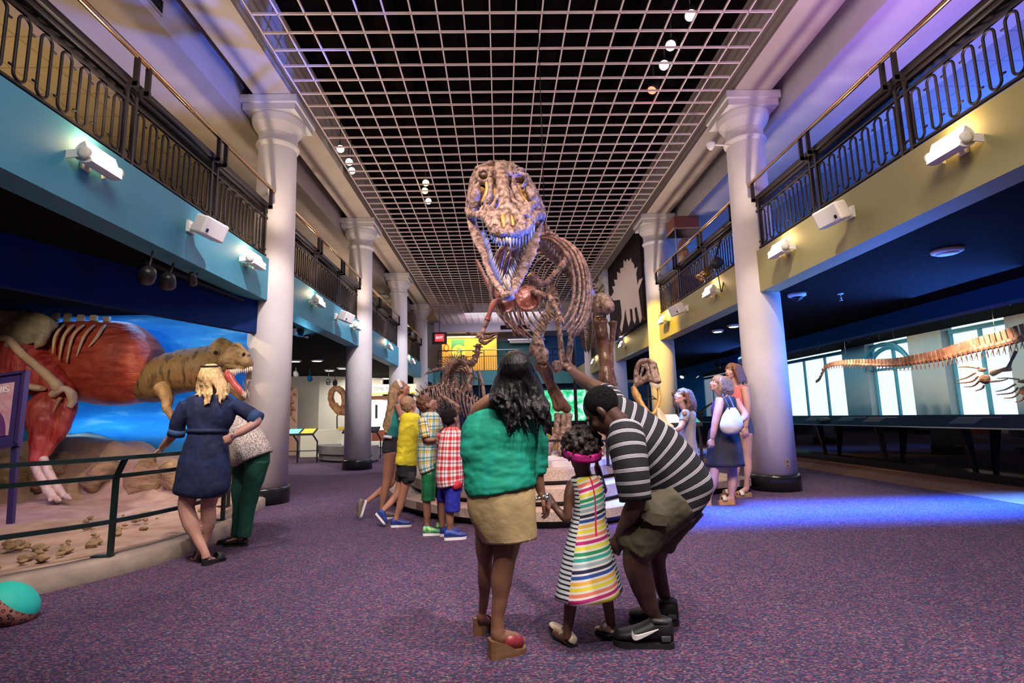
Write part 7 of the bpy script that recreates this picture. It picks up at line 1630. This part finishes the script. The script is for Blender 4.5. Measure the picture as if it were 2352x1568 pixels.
# theatre spotlight hanging at the balcony
ts = thing('theatre_spotlight', 'brass and black theatre spotlight hanging at the right balcony rail', 'spotlight', at(1637, 615, Y=9.6)); a, c = at(1608, 640, Y=9.4), at(1637, 613, Y=9.5); d_ = (c-a).normalized()
mat('gold_black', (.16, .10, .03), .25, .8)
MB().lathe([(.085, 0), (.085, .30), (.07, .32)], a, 20, d_).build('barrel', MT['gold_black'], ts); MB().lathe([(.07, 0), (.10, .06), (.10, .2), (.05, .24)], c, 20, d_).build('lamp_house', MT['rubber_black'], ts); MB().lathe([(.095, -.02), (.095, .02)], a, 20, d_).build('front_ring', MT['brass'], ts)
MB().tube([c, c+V((.1, .05, -.1)), c+V((.16, .08, -.45)), V((FR, c.y+.1, 3.62))], .010, 6, sub=5).build('cable', MT['rubber_black'], ts); MB().bar(c, V((FR, c.y+.05, 4.46)), .03).build('clamp_arm', MT['iron'], ts, smooth=False)
# display case with a figure upstairs, right
cs = thing('display_case', 'tall glass case with dark red wooden top holding a brown statue, upper right', 'case', (4.78, 13.1, 3.79))
cx, cy, wx = 4.78, 13.1, .60
MB().box((cx, cy, 4.2), (wx, .62, .82), bevel=.01).build('wooden_base', MT['red_wood'], cs, smooth=False); MB().box((cx, cy, 6.0), (wx+.04, .66, .30), bevel=.01).build('wooden_top', MT['red_wood'], cs, smooth=False); MB().box((cx, cy, 5.82), (wx+.08, .70, .06), bevel=.01).build('brass_moulding', MT['brass'], cs, smooth=False)
for a, c in (((cx-wx/2, cy-.31), (cx+wx/2, cy-.31)), ((cx-wx/2, cy-.31), (cx-wx/2, cy+.31)), ((cx+wx/2, cy-.31), (cx+wx/2, cy+.31))):
    MB().sheet([[(*a, 4.61), (*c, 4.61)], [(*a, 5.79), (*c, 5.79)]]).build('glass_pane', MT['glass'], cs, smooth=False)
for x_ in (-1, 1): MB().box((cx+x_*wx/2, cy-.31, 5.2), (.02, .02, 1.18)).build('corner_post', MT['steel'], cs, smooth=False)
st_ = thing('statue', 'brown upright statue in profile inside the tall glass case', 'statue', (cx, cy, 4.61)); b = MB()
b.tube([(cx+.02, cy, 4.61), (cx+.0, cy, 4.85), (cx-.04, cy, 5.1), (cx-.02, cy, 5.3), (cx+.03, cy, 5.42)], [.10, .13, .12, .13, .07], 14, sub=4); b.ball((cx+.05, cy, 5.56), (.085, .08, .11)); b.ball((cx+.13, cy, 5.54), (.04, .035, .03)); b.ball((cx+.03, cy, 5.62), (.09, .085, .07)); b.tube([(cx-.03, cy, 5.58), (cx-.09, cy, 5.45), (cx-.12, cy, 5.2)], [.07, .06, .03], 10, sub=4); b.tube([(cx+.02, cy-.12, 5.32), (cx+.08, cy-.15, 5.1), (cx+.13, cy-.06, 4.95)], [.045, .04, .03], 10, sub=4)
b.build('figure', MT['bone_rust'], st_, voxel=.014, sm=2)
sp_ = thing('globe_exhibit', 'large white and pink globe behind the tall glass case', 'globe', (5.55, 14.1, 3.79)); MB().ball((5.55, 14.1, 5.1), .46, n=32, m=20).build('globe', MT['egg_white'] if 'egg_white' in MT else mat('egg_white', (.80, .78, .78), .5, c2=(.75, .45, .5), ns=2, lo=.5, hi=.75), sp_); MB().lathe([(.2, 0), (.2, .05), (.06, .08), (.06, .9)], (5.55, 14.1, 3.80), 20).build('stand', MT['white_paint'], sp_)
# vents, detectors, outlet
for x0, x1, y0_, y1_, sgn, lb in (((-4.13), -4.13, 5.2, 6.1, 1, 'pale vent grille on the upper left bulkhead'), (4.82, 4.82, 9.3, 10.2, -1, 'pale vent grille on the upper right bulkhead past the near column')):
    t = thing('vent_grille', lb, 'vent', (x0, (y0_+y1_)/2, 6.3)); MB().box((x0+sgn*.01, (y0_+y1_)/2, 6.36), (.02, y1_-y0_, .20)).build('frame', MT['cream'], t, smooth=False)
    for k in range(7): MB().box((x0+sgn*.024, (y0_+y1_)/2, 6.29+.024*k), (.012, y1_-y0_-.06, .010)).build('slat', MT['black_paint' if sgn > 0 else 'cream'], t, smooth=False)
dt = thing('heat_detector', 'white detector on an arm beside the right column capital', 'detector', at(1632, 332, Y=8.3)); p = at(1632, 332, Y=8.4); MB().lathe([(.03, -.09), (.055, -.05), (.07, 0), (.07, .03)], p, 16).build('head', MT['white_paint'], dt); MB().tube([p, V((4.05, 8.5, p.z+.03))], .015, 6).build('arm', MT['white_paint'], dt)
ol = thing('power_outlet', 'brown power outlet plate on the right white column', 'outlet', at(1768, 1062, Y=8.2)); a_o = math.radians(-82); pc = V((XR+.337*math.cos(a_o), Y1+.337*math.sin(a_o), .42)); R_o = Matrix.Rotation(a_o+PI/2, 3, 'Z')
mat('plate_brown', (.20, .15, .12), .5); MB().box(pc, (.08, .014, .13), R_o, bevel=.003).build('plate', MT['plate_brown'], ol, smooth=False)
for z in (-.03, .03): MB().box(pc+V((0, 0, z))+R_o @ V((0, -.008, 0)), (.034, .006, .03), R_o).build('socket', MT['ink'], ol, smooth=False)
# reading stand by the bag woman, bag on the floor at left
q = at(1610, 985, Y=8.2); lectern(2.95, 8.75, .55, 'reading stand with green sheet between the smiling girl and the woman with a bag', ['sheet_white', 'sheet_teal'])
C.objects['reading_stand.002'].location.z = .19 if 'reading_stand.002' in C.objects else 0
leopard('leopard', (.46, .20, .15), (.03, .018, .018), 42); mat('aqua', (.02, .60, .47), .6)
bq = at(8, 1440, Z=0); pf = thing('round_bag', 'round bag with aqua top and leopard print side on the floor at bottom left', 'bag', (bq.x-.02, bq.y+.1, 0))
o0 = V((bq.x-.05, bq.y+.10, .105)); Rb = Matrix.Rotation(.7, 3, 'Y') @ Matrix.Rotation(-.25, 3, 'X')
def dome(n, m, z0, z1, k):
    b = MB(); rows = []
    for i in range(11):
        z = z0+(z1-z0)*i/10; rad = math.sqrt(max(0.0004, 1-z*z))
        rows.append([o0+Rb @ V((.165*rad*math.cos(t), .165*rad*math.sin(t), .115*z)) for t in [2*PI*j/28 for j in range(29)]])
    b.sheet(rows); return b.build(n, MT[m], pf)
dome('leopard_side', 'leopard', -1, .38, 0); dome('aqua_top', 'aqua', .38, 1, 0)
